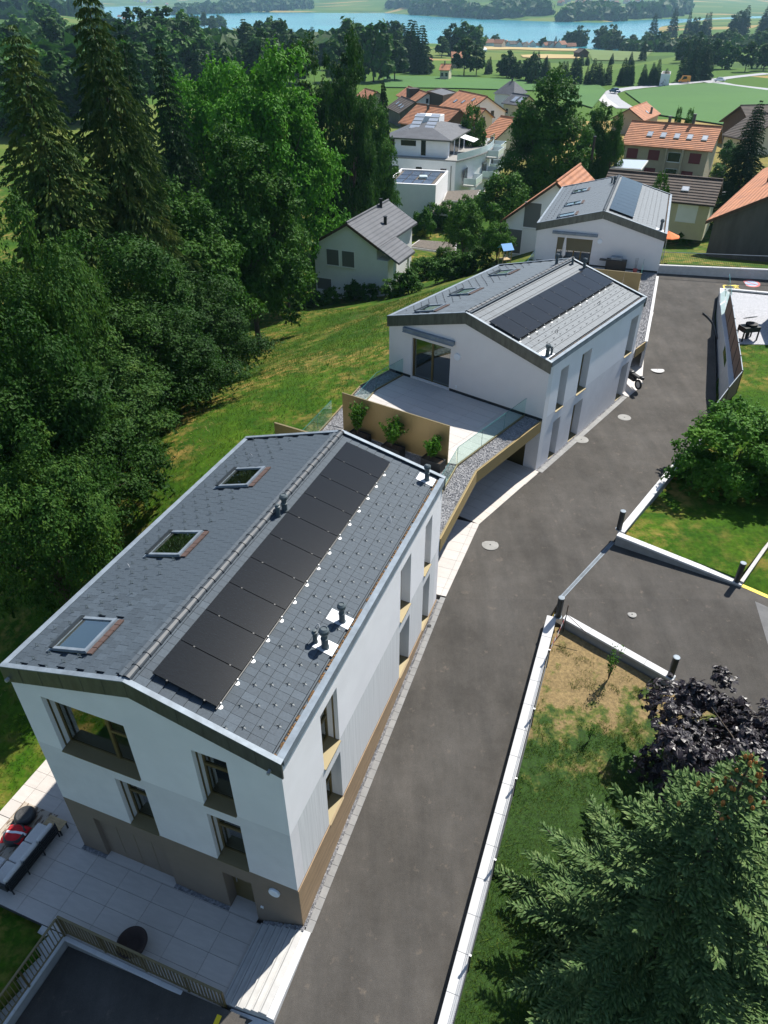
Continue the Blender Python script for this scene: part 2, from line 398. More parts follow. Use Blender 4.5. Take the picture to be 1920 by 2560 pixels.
    if allh.v: allh.build('snow_hooks', 'black_metal', dk, kind='stuff')
    # skylights on the left slope
    for (u0, u1, w0, w1) in sky:
        su = (u0+u1)/2; hl = (u1-u0)/2/math.cos(aL); hw = (w1-w0)/2
        Mx = Matrix.Translation((su, (w0+w1)/2, zl(su)+.03)) @ Matrix.Rotation(-aL, 4, 'Y')
        def put(mb, nm, m, par):
            mb.v = [tuple(Mx @ Vector(p)) for p in mb.v]; return mb.build(nm, m, par)
        fr = MB(); t = .085
        fr.box(-hl, -hl+t, -hw, hw, 0, .085); fr.box(hl-t, hl, -hw, hw, 0, .10)
        fr.box(-hl+t, hl-t, -hw, -hw+t, 0, .09); fr.box(-hl+t, hl-t, hw-t, hw, 0, .09)
        so = put(fr, 'skylight', 'zinc', root)
        g = MB(); g.box(-hl+t, hl-t, -hw+t, hw-t, .045, .055); put(g, 'pane', 'skylight_pane', so)
        g = MB(); g.box(-hl+t, hl-t, -hw+t, hw-t, -.02, -.01); put(g, 'inner_shaft', 'interior_dark', so)
        g = MB(); g.box(-hl-.12, -hl-.002, -hw-.06, hw+.06, .006, .022); g.box(-hl, hl+.03, hw+.001, hw+.06, .008, .02); put(g, 'skylight_flashing', 'zinc', so)
        g = MB(); g.box(-hl-.03, -hl+t+.01, -hw-.002, hw+.002, .086, .125); put(g, 'lower_cover', 'anthracite', so)
        g = MB()
        for k in range(6):
            y = -hw-.02+(2*hw+.04)*k/6; g.box(hl+.035, hl+.21, y, y+.2*hw*2/1.25, .02+.004*(k % 2), .055+.004*(k % 2))
        put(g, 'cut_tile', 'tile_brown', so)
    # solar panels on the right slope
    if panels:
        u0, u1, w0, pw, n = panels
        uc = (u0+u1)/2; half = (u1-u0)/2/math.cos(aR)
        pm = MB(); hw = pw/2-.012; pm.box(-half, half, -hw, hw, 0, .035)
        pme = pm.mesh('solar_panel'); pme.materials.append(MATS['solar_edge']); pme.materials.append(MATS['solar'])
        pme.polygons[1].material_index = 1
        for k in range(n):
            o = inst('solar_panel', pme, root, (uc, w0+pw*(k+.5), zrr(uc)+.145), (0, aR, 0))
        rl = MB(); Mx = Matrix.Translation((uc, 0, zrr(uc)+.10)) @ Matrix.Rotation(aR, 4, 'Y')
        for x in (-half*.55, half*.62): rl.box(x-.02, x+.02, w0-.03, w0+pw*n+.02, -.02, .028)
        rl.box(half-.03, half+.015, w0, w0+pw*n, -.06, -.02)
        rl.v = [tuple(Mx @ Vector(p)) for p in rl.v]; rl.build('panel_rail', 'black_metal', root)
        for k in range(n+1):
            cl = MB()
            for x in (-half*.55, half*.62): cl.box(x-.02, x+.02, w0+pw*k-.018, w0+pw*k+.018, .03, .09)
            cl.v = [tuple(Mx @ Vector(p)) for p in cl.v]; cl.build('panel_clamp', 'black_metal', root)
        for k in range(int(n*1.5)):
            y = w0+.12+pw*n*k/(n*1.5); m = MB()
            m.lathe([(.062, -.08), (.062, -.066), (.02, -.062)], (half+.04, y, 0), 12); m.box(half-.0, half+.03, y+.03, y+.06, -.06, .03)
            m.v = [tuple(Mx @ Vector(p)) for p in m.v]; m.build('mounting_foot', 'alu', root)
def vent_pipe(root, u, w, z, h, r, ball=True, cap=False):
    mb = MB()
    if ball:
        mb.lathe([(r*1.35,-.12),(r*1.35,.05),(r*1.1,.07),(r*1.1,h*.45),(r*1.25,h*.46),(r*1.25,h*.50),(r,h*.52),(r,h*.68),(r*1.35,h*.74),(r*1.62,h*.82),(r*1.55,h*.92),(r*1.1,h*.98),(r*.95,h),(r*.85,h*.97)], (u,w,z), 18)
    else:
        mb.lathe([(r*1.2,-.12),(r*1.2,.06),(r,.08),(r,h*.75),(r*1.4,h*.78),(r*1.45,h*.86),(r*.9,h*.9),(r*.9,h),(r*.5,h*1.01)], (u,w,z), 16)
    return mb.build('vent_pipe', 'pipe', root, smooth=False)
def flashing(root, F, u0, u1, w0, w1):
    zf = lambda u: F.ze+(F.zr-F.ze)*(F.W-u)/(F.W-F.ur)+.045
    mb = MB(); mb.prism([(u0,w0,zf(u0)),(u1,w0,zf(u1)),(u1,w1,zf(u1)),(u0,w1,zf(u0))], (0,0,-.012), (0,0,0)); mb.build('pipe_flashing', 'flashing', root)
def disc_lamp(root, F, side, a, z, r=.17):
    f = side_map(F, side); mb = MB(); c = f(a, -.005, z)
    mb.lathe([(r,0),(r,.05),(r*.92,.065)], c, 24, Matrix.Rotation(R(90), 3, 'X') if side == 'front' else None)
    return mb.build('wall_lamp', 'lamp_disc', root)
mat('tile_brown', (0.10, 0.062, 0.05), 0.7, var=0.2, vscale=10)
glass('skylight_pane', (0.55, 0.62, 0.5), refl=0.8)

def hook_grid(F, left_rows, right_rows, w0, w1, stepL, stepR, sky, noR=()):
    H = []
    for i, u in enumerate(right_rows):
        wv = w0 + .22*(i % 4)
        while wv < w1:
            if not any(k[0]-.1 < u < k[1]+.1 and k[2]-.1 < wv < k[3]+.1 for k in noR): H.append((1, u, wv))
            wv += stepR
    for i, u in enumerate(left_rows):
        wv = w0 + .22*(i % 3)
        while wv < w1:
            if not any(k[0]-.1 < u < k[1]+.1 and k[2]-.12 < wv < k[3]+.12 for k in sky): H.append((-1, u, wv))
            wv += stepL
    return H
def floors(F, root, zs):
    for z in zs:
        s = MB(); s.box(WT+.01, F.W-WT-.01, WT+.01, F.L-WT-.01, z-.25, z-.02); s.build('floor_slab', 'interior', root)
def gables(F, root, m, zlo):
    for side, y in (('front', 0), ('back', F.L-WT)):
        g = MB(); g.prism([(0,y,zlo),(F.W,y,zlo),(F.W,y,F.ze-.26),(F.ur,y,F.zr-.26),(0,y,F.ze-.26)], (0,0,0), (0,WT,0)); g.build('gable_wall', m, root)

# ================================================================ house A (nearest)
A = empty('terraced_house', (FA.x0, FA.y0, 0), FA.th, 'white three storey house with brown base storey and timber boarded plinth beside the road', 'house', 'modern white houses stepping up the road')
fl = [(0.87,3.42,5.33,7.53),(5.34,6.30,5.33,7.53),(2.45,3.43,2.70,4.87),(5.33,6.32,2.70,4.87),(.92,3.44,-.02,2.06),(5.35,6.28,-.02,1.98)]
sr = [(2.0,3.0,5.30,7.48),(7.9,8.9,5.30,7.5),(10.37,11.12,5.30,7.5),(2.03,3.0,2.60,4.80),(7.9,8.9,2.60,4.80),(10.37,11.15,2.60,4.82)]
for nm, z0, z1, mf, mr in (('ground_storey_wall', -.3, 2.65, 'plaster_brown', 'plaster_brown'), ('middle_storey_wall', 2.65, 5.31, 'plaster_grey', 'plaster_rib'), ('upper_storey_wall', 5.31, FA.ze-.26, 'plaster_white', 'plaster_white')):
    wall(FA, A, nm, 'front', z0, z1, fl, mf); wall(FA, A, nm, 'right', z0, z1, sr, mr)
    wall(FA, A, nm, 'left', z0, z1, [], mf); wall(FA, A, nm, 'back', z0, z1, [], mf)
for y in (0, FA.L-WT): MB().prism([(0,y,FA.ze-.26),(FA.W,y,FA.ze-.26),(FA.ur,y,FA.zr-.26)], (0,0,0), (0,WT,0)).build('gable_wall', 'plaster_white', A)
floors(FA, A, (2.65, 5.31)); s = MB(); s.box(.44,.46,.44,11.7,2.7,8); s.box(4.2,4.35,.45,11.7,2.7,7.9); s.build('inner_wall', 'interior', A)
window(FA, A, 'front', *fl[0], mull=(2.52,), trans=((2.52,3.4,6.55),))
window(FA, A, 'front', *fl[1], trans=((5.36,6.28,6.62),)); window(FA, A, 'front', *fl[2], trans=((2.47,3.41,3.95),)); window(FA, A, 'front', *fl[3], trans=((5.35,6.3,3.95),))
for h in sr: window(FA, A, 'right', *h, trans=((h[0]+.02, h[1]-.02, h[2]+.95),) if h[0] < 3 else (), depth=.33, rail=h[0] < 3 and h[2] > 5)
# flush garage front in brown boards, recessed entrance door
gd = MB(); gd.box(.92,3.44,.14,.18,-.02,2.06); gdo = gd.build('panel_door', 'plaster_brown', A)
for k in range(1, 4):
    s = MB(); u = .92+2.52*k/4; s.box(u-.006,u+.006,.136,.1395,0,2.05); s.build('joint', 'bronze_dark', gdo)
d = MB(); d.box(5.35,6.28,.36,.42,0,1.98); do = d.build('entrance_door', 'bronze_dark', A)
s = MB(); s.box(6.08,6.18,.352,.3595,.25,1.85); s.build('door_pane', 'pane', do)
s = MB(); s.tube((5.5,.33,.95),(5.5,.33,1.35),.014); s.tube((5.5,.33,1.0),(5.5,.37,1.0),.01); s.tube((5.5,.33,1.3),(5.5,.37,1.3),.01); s.build('handle', 'alu', do)
disc_lamp(A, FA, 'front', 7.03, 2.08, .17)
s = MB(); s.box(6.47,6.55,-.035,-.001,.80,.90); so = s.build('intercom', 'plastic_white', A); s = MB(); s.box(6.485,6.535,-.039,-.036,.815,.845); s.build('intercom_grille', 'black_metal', so)
# timber boards along the road side
for k in range(14):
    zt = 2.62 - k*.14; we = min(FA.L, max(.5, (zt-.55)/.157)) if zt-.55 > 0 else .5
    holes = [h for h in sr if h[2] < zt]
    b = MB(); b.box(FA.W+.002, FA.W+.030, -.0, we, zt-.130, zt); b.build('board', 'timber', A)
skyA = [(1.0,2.2,.66,1.88),(.99,2.2,4.65,5.89),(.98,2.21,8.52,9.74)]
flA = [(6.97,7.6,4.2,4.62),(7.05,7.6,3.18,3.6),(7.0,7.6,11.5,11.95)]
hkA = hook_grid(FA, (.42,.75,1.08,1.42,1.76,2.08), (6.39,6.72,7.04,7.37), .10, 12.0, .66, .665, skyA, flA)
roof(FA, A, 'slate', 300, skyA, hkA, panels=(4.40, 6.02, .38, 1.122, 10))
for q in flA: flashing(A, FA, *q)
zfA = lambda u: FA.ze+(FA.zr-FA.ze)*(FA.W-u)/(FA.W-FA.ur)
vent_pipe(A, 7.33, 3.36, zfA(7.33), .70, .085); vent_pipe(A, 7.06, 3.36, zfA(7.06), .46, .06, False); vent_pipe(A, 7.36, 4.38, zfA(7.36), .66, .075); vent_pipe(A, 7.33, 11.72, zfA(7.33), .66, .075)
vent_pipe(A, 4.19, 6.95, zfA(4.19), .45, .06, False); vent_pipe(A, 4.23, 7.28, zfA(4.23), .62, .08)
for (u, wv) in ((1.1, 10.6), (.75, 4.05)):
    m = MB(); z = FA.ze+(FA.zr-FA.ze)*u/FA.ur+.03; m.path([(u+.06*math.cos(t), wv+.03*t, z+.03+.09*math.sin(t*.8)) for t in [i*.5 for i in range(8)]], .012, 5); m.build('anchor_hook', 'alu', A)
for (u, wv) in ((7.0, 8.9), (6.95, 3.75)):
    m = MB(); z = zfA(u)+.03; m.path([(u+.05*t-.1, wv+.09*math.sin(t), z+.02+.11*math.sin(t*.9)) for t in [i*.5 for i in range(8)]], .012, 5); m.build('anchor_hook', 'alu', A)
for u in (.12, 7.55):
    m = MB(); m.box(u-.03,u+.03,-.20,-.09,FA.ze-.33,FA.ze-.25); m.build('overflow_spout', 'alu', A)

# ================================================================ house B (middle)
B = empty('terraced_house', (FB.x0, FB.y0, 0), FB.th, 'white two storey house with glazed terrace door under a grey awning box', 'house', 'modern white houses stepping up the road')
zB0, zB1 = 2.80, 5.63
flB = [(1.47,3.86,5.60,7.84)]
srB = [(1.29,2.12,5.58,7.78),(3.53,4.62,5.58,7.78),(9.48,10.50,5.58,7.78),(1.29,2.07,2.86,5.03),(3.50,4.58,2.86,5.03),(9.48,10.48,2.86,5.03)]
low = [(6.9,8.52,2.6,4.95)]
for nm, z0, z1, mf, mr, hf in (('lower_storey_wall', 2.3, 5.66, 'plaster_warm', 'plaster_grey', low), ('upper_storey_wall', 5.66, FB.ze-.26, 'plaster_warm', 'plaster_white', [(1.47,3.86,5.5,7.84)])):
    wall(FB, B, nm, 'front', z0, z1, hf, mf); wall(FB, B, nm, 'right', z0, z1, srB, mr); wall(FB, B, nm, 'left', z0, z1, [], mf); wall(FB, B, nm, 'back', z0, z1, [], mf)
for y in (0, FB.L-WT): MB().prism([(0,y,FB.ze-.26),(FB.W,y,FB.ze-.26),(FB.ur,y,FB.zr-.26)], (0,0,0), (0,WT,0)).build('gable_wall', 'plaster_warm', B)
floors(FB, B, (2.9, 5.62)); s = MB(); s.box(4.4,4.55,.45,10.4,2.9,8.2); s.build('inner_wall', 'interior', B)
window(FB, B, 'front', *flB[0], mull=(2.66,), depth=.18, kind='sliding_door', sillz=False, pane='pane')
for h in srB: window(FB, B, 'right', *h, depth=.36, rail=False)
d = MB(); d.box(6.9,8.52,.30,.36,2.6,4.95); do = d.build('entrance_door', 'bronze_dark', B)
s = MB(); s.box(7.9,8.1,.292,.2995,3.9,4.5); s.build('door_pane', 'pane', do)
s = MB(); s.box(1.0,4.1,-.20,-.01,8.10,8.32); s.box(1.0,4.1,-.24,-.20,8.08,8.13); s.build('awning_box', 'zinc', B, bevel=.03)
disc_lamp(B, FB, 'front', 4.27, 7.54, .18)
s = MB(); s.box(4.26,4.34,-.04,-.001,5.86,6.0); s.build('outdoor_socket', 'plastic_white', B)
for q in ((.02,1.43),(3.9,9.2)): MB().box(q[0],q[1],-.02,-.002,5.6,5.74).build('wall_base_strip', 'anthracite', B)
skyB = [(1.27,2.42,.45,1.62),(1.25,2.4,3.62,4.88),(1.08,2.25,7.9,9.05)]
hkB = hook_grid(FB, (.42,.75,1.08,1.42,1.76,2.08,2.4), (7.62,7.95,8.28,8.6), .9, 10.7, .66, .665, skyB)
roof(FB, B, 'slate_pale', 300, skyB, hkB, panels=(5.80, 7.43, .10, 1.155, 9))
zfB = lambda u: FB.ze+(FB.zr-FB.ze)*(FB.W-u)/(FB.W-FB.ur)
flashing(B, FB, 8.5, 9.0, .12, .8)
vent_pipe(B, 8.86, .28, zfB(8.86), .62, .08); vent_pipe(B, 8.9, .62, zfB(8.9), .42, .055, False); vent_pipe(B, 5.62, 10.5, zfB(5.62), .62, .075); vent_pipe(B, 4.30, 9.7, FB.zr-.08, .62, .075); vent_pipe(B, 4.98, 10.3, zfB(4.98), .42, .06, False)
for (u, wv) in ((8.1, 2.6), (8.05, 7.4)):
    m = MB(); z = zfB(u)+.03; m.path([(u+.05*t-.1, wv+.09*math.sin(t), z+.02+.11*math.sin(t*.9)) for t in [i*.5 for i in range(8)]], .014, 5); m.build('anchor_hook', 'black_metal', B)

# ================================================================ house C (upper end of the road)
C = empty('terraced_house', (FC.x0, FC.y0, 0), FC.th, 'white house at the top of the road with half lowered bronze roller shutter', 'house', 'modern white houses stepping up the road')
flC = [(1.62,4.28,4.8,6.90)]
for nm, z0, z1 in (('lower_wall', 2.5, 4.9), ('upper_wall', 4.9, FC.ze-.26)):
    wall(FC, C, nm, 'front', z0, z1, [(1.62,4.28,4.7,6.9)] if z0 > 4 else [], 'plaster_warm')
    for sd_ in ('right', 'left', 'back'): wall(FC, C, nm, sd_, z0, z1, [], 'plaster_white')
for y in (0, FC.L-WT): MB().prism([(0,y,FC.ze-.26),(FC.W,y,FC.ze-.26),(FC.ur,y,FC.zr-.26)], (0,0,0), (0,WT,0)).build('gable_wall', 'plaster_warm', C)
floors(FC, C, (4.9,)); window(FC, C, 'front', *flC[0], mull=(2.95,3.5), depth=.2, kind='sliding_door', sillz=False, shutter=.95)
s = MB(); s.box(1.2,4.6,-.22,-.01,7.16,7.36); s.build('awning_box', 'zinc', C, bevel=.03)
disc_lamp(C, FC, 'front', 4.8, 6.85, .18)
skyC = [(1.35,2.6,.4,1.5),(1.35,2.6,4.3,5.4),(1.3,2.5,9.3,10.5)]
hkC = hook_grid(FC, (.5,.9,1.3), (7.2,7.55,7.9,8.25,8.6), .6, 13.0, .7, .7, skyC)
roof(FC, C, 'slate_pale', 0, skyC, hkC, ridge_single=False, panels=(5.05, 6.85, .7, 1.13, 11))
zfC = lambda u: FC.ze+(FC.zr-FC.ze)*(FC.W-u)/(FC.W-FC.ur)
vent_pipe(C, 8.96, .55, zfC(8.96), .8, .09); flashing(C, FC, 8.6, 9.2, .25, .85); vent_pipe(C, 4.6, 10.2, FC.zr-.1, .7, .09); vent_pipe(C, 4.35, 10.8, FC.zr-.1, .5, .07, False)
# ---------------------------------------------------------------- terrain
mat('meadow', (0.085, 0.125, 0.018), 0.95, col2=(0.045, 0.10, 0.012), vscale=0.35, detail=9, bump=0.8, bscale=6, spec=0.15)
def meadow_nodes():
    m = MATS['meadow']; nt = m.node_tree; b = nt.nodes['Principled BSDF']
    geo = nn(nt, 'ShaderNodeNewGeometry'); pos = geo.outputs['Position']
    def noise_ramp(sc, det, lo, hi, c0, c1):
        nz = nn(nt, 'ShaderNodeTexNoise', Scale=sc, Detail=det, Roughness=0.65); nt.links.new(pos, nz.inputs['Vector'])
        rp = nn(nt, 'ShaderNodeValToRGB'); e = rp.color_ramp.elements
        e[0].position, e[1].position = lo, hi; e[0].color, e[1].color = rgba(c0), rgba(c1)
        nt.links.new(nz.outputs['Fac'], rp.inputs[0]); return rp.outputs[0]
    base = noise_ramp(0.45, 9, .35, .68, (0.018, 0.066, 0.002), (0.058, 0.120, 0.005))
    fine = noise_ramp(5.0, 6, .3, .7, (0.55, 0.55, 0.5), (1.25, 1.25, 1.2))
    mul = nn(nt, 'ShaderNodeMixRGB', blend_type='MULTIPLY'); mul.inputs[0].default_value = 1
    nt.links.new(base, mul.inputs[1]); nt.links.new(fine, mul.inputs[2])
    dry = noise_ramp(0.16, 8, .44, .58, (0, 0, 0), (1, 1, 1)); dry2 = noise_ramp(1.6, 7, .44, .62, (0, 0, 0), (1, 1, 1))
    dm = nn(nt, 'ShaderNodeMixRGB', blend_type='MULTIPLY'); dm.inputs[0].default_value = 1; nt.links.new(dry, dm.inputs[1]); nt.links.new(dry2, dm.inputs[2])
    mx = nn(nt, 'ShaderNodeMixRGB'); nt.links.new(dm.outputs[0], mx.inputs[0]); nt.links.new(mul.outputs[0], mx.inputs[1]); mx.inputs[2].default_value = (0.24, 0.17, 0.045, 1)
    # plain fields beyond the village and hazy hills beyond the lake differ by where they lie
    sx = nn(nt, 'ShaderNodeSeparateXYZ'); nt.links.new(pos, sx.inputs[0])
    far = nn(nt, 'ShaderNodeMapRange'); far.inputs[1].default_value = 140; far.inputs[2].default_value = 200; nt.links.new(sx.outputs['Y'], far.inputs[0])
    mpn = nn(nt, 'ShaderNodeMapping'); mpn.inputs['Scale'].default_value = (0.006, 0.011, 0.0); mpn.inputs['Rotation'].default_value = (0, 0, 0.35); nt.links.new(pos, mpn.inputs[0])
    vo = nn(nt, 'ShaderNodeTexVoronoi', Scale=1.0); nt.links.new(mpn.outputs[0], vo.inputs['Vector'])
    sep = nn(nt, 'ShaderNodeSeparateXYZ'); nt.links.new(vo.outputs['Color'], sep.inputs[0])
    fr = nn(nt, 'ShaderNodeValToRGB'); fr.color_ramp.interpolation = 'CONSTANT'; e = fr.color_ramp.elements
    e[0].position = 0; e[0].color = (0.060, 0.125, 0.012, 1); e[1].position = .45; e[1].color = (0.085, 0.145, 0.02, 1)
    for p, c in ((.64, (0.045, 0.095, 0.012, 1)), (.80, (0.30, 0.22, 0.075, 1)), (.90, (0.12, 0.16, 0.03, 1))):
        k = e.new(p); k.color = c
    nt.links.new(sep.outputs[0], fr.inputs[0])
    fm = nn(nt, 'ShaderNodeMixRGB', blend_type='MULTIPLY'); fm.inputs[0].default_value = .5; nt.links.new(fr.outputs[0], fm.inputs[1]); nt.links.new(fine, fm.inputs[2])
    fin = nn(nt, 'ShaderNodeMixRGB'); nt.links.new(far.outputs[0], fin.inputs[0]); nt.links.new(mx.outputs[0], fin.inputs[1]); nt.links.new(fm.outputs[0], fin.inputs[2])
    nt.links.new(fin.outputs[0], b.inputs['Base Color'])
meadow_nodes()
LAKE_Z = -24.0
CP = [(-14,6,-.4),(-13,10,-.15),(-13.2,13,-.05),(-13.2,17,.25),(-12,20,1.2),(-10.5,24,2.9),(-7,27,4.5),(-4,31,5.2),(-1,36,5.3),(3,41,5.3),(8,50,4.9),(11,56,4.8),
      (-18,12,-1.2),(-18,20,-.6),(-17,28,1.2),(-12,34,3.1),(-6,40,3.6),(0,48,3.0),(6,60,2.4),
      (-26,12,-4),(-26,22,-4),(-26,34,-3.5),(-20,42,-1.8),(-12,50,-1.0),(-6,60,-1.8),(2,68,-1.6),(10,74,-1.0),(-30,55,-6),(-18,68,-5),(-6,76,-5),(4,84,-5),
      (-45,15,-9),(-45,40,-10),(-50,70,-9),(-30,90,-7),(-10,95,-6.2),(10,100,-5.5),(30,95,-4.5),
      (20,56,5.1),(30,54,5.1),(24,44,4.75),(30,40,4.5),(18,31,3.4),(24,30,3.2),(40,45,4.4),(17,66,3.5),(28,64,3.2),(40,64,2.6),(18,78,0.5),(35,80,-.8),(55,80,-1.2),(60,55,2.5),
      (6,0,-.8),(14,8,.6),(20,10,.9),(26,18,2.2),(0,0,-.8),(-6,0,-1.0),(0,-20,-3.5),(-20,-10,-3),(20,-15,-1),(60,120,-4),(30,120,-4.5),(90,90,-3),
      (0,130,-6.5),(-40,130,-8),(-80,100,-10),(90,140,-5)]
cp = np.array(CP, float)
def _tps(r2): return np.where(r2 < 1e-9, 0, 0.5*r2*np.log(np.maximum(r2, 1e-9)))
_n = len(cp); _K = _tps(((cp[:,None,:2]-cp[None,:,:2])**2).sum(-1)) + np.eye(_n)*1.0; _Q = np.c_[np.ones(_n), cp[:,:2]]
_S = np.linalg.solve(np.block([[_K,_Q],[_Q.T,np.zeros((3,3))]]), np.r_[cp[:,2], 0,0,0])
def h_near(X, Y):
    r2 = (X[...,None]-cp[:,0])**2 + (Y[...,None]-cp[:,1])**2
    return (_tps(r2)*_S[:_n]).sum(-1) + _S[_n] + _S[_n+1]*X + _S[_n+2]*Y
def sstep(a, b, x): t = np.clip((x-a)/(b-a), 0, 1); return t*t*(3-2*t)
def shore_near(X): return np.interp(X, [-1900,-560,-262,-85,0,144,228,300,368,520,745,1300,3000], [2400,1730,1416,1145,1040,905,880,925,1145,1600,2050,2300,2600]) + 10*np.sin(X/23.0) + 14*np.sin(X/61.0)
def shore_far(X): return np.interp(X, [-3000,-1240,-800,-465,0,140,300,450,700,1500,4000], [5200,4300,3300,2850,2800,2200,1900,1720,2080,2700,3500]) + 25*np.sin(X/70.0) + 40*np.sin(X/190.0)
def h_far(X, Y):
    Yn = Y*930.0/shore_near(X); fadeY = sstep(250, 700, Y); Yn = Y*(1-fadeY) + Yn*fadeY
    z = np.interp(Yn, [0, 130, 200, 400, 650, 860, 925, 960, 1010], [-6.3, -6.3, -7.2, -9.5, -14, -20.5, -23.5, -25.5, -28])
    z = z - 1.2*np.sin(X/60.0)*sstep(150, 300, Y)*(1-sstep(700, 850, Yn))
    side = np.maximum(0, -X-100); z = z + 40*sstep(0, 900, side)*sstep(250, 700, Y)*(1-sstep(700, 900, Yn))
    d = Y - shore_far(X)
    hill = -28 + np.maximum(0, d+60)*0.034 + (10*np.sin(X/420.0+1)+6*np.sin(X/170.0))*sstep(0, 500, d) + 240*sstep(900, 4500, d)
    return np.where(d > -60, hill, z)
def h0(X, Y):
    X, Y = np.asarray(X, float), np.asarray(Y, float)
    t = sstep(100, 135, np.hypot(X, Y*.92))
    return h_near(np.clip(X, -95, 95), np.clip(Y, -30, 145))*(1-t) + h_far(X, Y)*t
# paved polygons: the ground dips below them
Pa = lambda *q: [tuple(FA.P(u, w_)[:2]) for u, w_ in q]
Pb = lambda *q: [tuple(FB.P(u, w_)[:2]) for u, w_ in q]
road_left = Pa((8.09,-16),(8.09,12.43),(8.15,17.3)) + Pb((9.50,-.1),(9.62,10.6)) + [(15.41,39.22),(16.7,43.41),(17.05,44.5),(18.7,48.5),(20.6,54.8)]
road_right = Pa((12.05,-16),(12.03,12.5)) + [(6.95,21.0),(9.95,24.48),(13.72,29.35),(17.0,33.2),(19.36,37.81),(20.48,41.07),(21.52,44.24),(22.86,48.26),(24.0,50.9),(30,49.0),(44,45)]
ROAD = road_left + [(28.5,53.7),(46,50.5)] + road_right[::-1]
DRIVE = [(6.55,19.95),(6.95,21.0),(9.95,24.48),(14.45,21.75),(17.6,19.3),(23,14),(20.5,9.5),(14.5,14.1),(10.35,17.2)]
PATIO = Pa((-3.4,5.5),(-3.4,-2.42),(6.5,-2.42),(6.5,.5),(0,.5),(0,5.5))
HOUSES = [Pa((-.2,-.2),(8.2,-.2),(8.2,24),(-.2,19)), Pb((-.1,-.1),(9.6,-.1),(9.6,11.2),(-.1,11.2)), Pb((-.1,11),(9.6,11),(12,14),(16,22),(2,22)), [tuple(FC.P(u,w_)[:2]) for u, w_ in ((-.1,-7),(9.5,-7),(9.5,13.7),(-.1,13.7))]]
CARP = Pa((1.2,11.5),(8.2,11.5),(8.2,17.5))+Pb((9.65,.3),(1.2,.3))
def inpoly(X, Y, poly):
    ins = np.zeros(X.shape, bool); n = len(poly)
    for i in range(n):
        x0, y0 = poly[i]; x1, y1 = poly[(i+1) % n]
        if y0 == y1: continue
        c = ((y0 > Y) != (y1 > Y)) & (X < (x1-x0)*(Y-y0)/(y1-y0)+x0); ins ^= c
    return ins
def pdist(X, Y, poly):
    d = np.full(X.shape, 1e9); n = len(poly)
    for i in range(n):
        x0, y0 = poly[i]; x1, y1 = poly[(i+1) % n]; ex, ey = x1-x0, y1-y0
        t = np.clip(((X-x0)*ex+(Y-y0)*ey)/(ex*ex+ey*ey+1e-12), 0, 1); d = np.minimum(d, np.hypot(X-x0-t*ex, Y-y0-t*ey))
    return np.where(inpoly(X, Y, poly), -d, d)
def road_v(y): return np.interp(y, [-20, 9.6, 21, 25, 38, 57, 70], [-3.5, .73, 2.64, 2.85, 2.9, 5.17, 5.3])
def wallc(u, y): return road_z(y)
RAMP = Pa((1.38,-2.42),(8.0,-2.42),(8.0,-16),(1.38,-16))
def ramp_z(u, w_): return np.interp(u, [1.4, 8.05], [-.42, 0.0]) + np.interp(w_, [-12,-2.4], [-1.0, .33])*np.clip((u-1.4)/6.6, 0, 1)
LAWN = Pa((12.42,-14),(12.42,12.55)) + [(6.85,19.6),(10.2,16.95),(14.2,13.85),(20.3,9.2),(18,-2),(10,-8)]
LAWN2 = [(10.35,24.45),(14.3,21.95),(16.6,24.4),(20.5,28),(24,34),(20,34.5),(17.2,32.9),(13.9,29.3)]
YARD = [(19.0,36.0),(20.3,40.0),(21.7,44.1),(23.1,48.4),(24.2,50.2),(30,48.4),(38,46),(40,36),(28,32),(18.2,33.2)]
def ground_h(X, Y):
    z = h0(X, Y)
    m = (np.abs(X) < 70) & (Y < 90) & (Y > -30)
    if not m.any(): return z
    x, y = X[m], Y[m]; zz = z[m]
    for poly, zf, drop in ((PATIO, lambda a, b: 0*a, .22), (ROAD, lambda a, b: road_v(b), .30), (DRIVE, lambda a, b: road_v(b), .30), (LAWN, lambda a, b: road_v(b), .40), (LAWN2, lambda a, b: 3.0+0*a, .5), (YARD, lambda a, b: 4.6+0*a, .6)):
        d = pdist(x, y, poly); s = zf(x, y)
        t = 1-sstep(0.2, 2.6, d); zz = zz*(1-t) + np.minimum(zz, s-.05)*t if poly is not PATIO else zz*(1-t) + (s-.03)*t
        zz = np.where(d < .15, np.minimum(zz, s-drop), zz)
    d = pdist(x, y, RAMP); zz = np.where(d < .4, np.minimum(zz, -2.6), zz)
    for poly in HOUSES:
        d = pdist(x, y, poly); zz = np.where(d < 0, np.minimum(zz, zz-np.minimum(2.8, .3-d*3)), zz)
    zz = np.where(pdist(x, y, CARP) < 0, np.minimum(zz, 2.2), zz)
    z[m] = zz; return z
th = np.r_[np.linspace(-180, -62, 60, endpoint=False), np.linspace(-62, 62, 300, endpoint=False), np.linspace(62, 180, 60, endpoint=False)]
rr_ = [2.0]
while rr_[-1] < 9000: rr_.append(rr_[-1] + max(.30, rr_[-1]*.0215))
rr_ = np.array(rr_)
TH, RR = np.meshgrid(np.radians(th), rr_); X = RR*np.sin(TH); Y = RR*np.cos(TH); Zt = ground_h(X, Y)
nr_, nt_ = X.shape
V = np.c_[X.ravel(), Y.ravel(), Zt.ravel()]; V = np.r_[V, [[0, 0, float(ground_h(np.array([0.01]), np.array([0.01]))[0])]]]
i, j = np.meshgrid(np.arange(nr_-1), np.arange(nt_), indexing='ij'); j2 = (j+1) % nt_
Fq = np.stack([i*nt_+j, i*nt_+j2, (i+1)*nt_+j2, (i+1)*nt_+j], -1).reshape(-1, 4)
Fq = Fq[:, ::-1]
gme = np_mesh('ground', V, Fq, 'meadow')
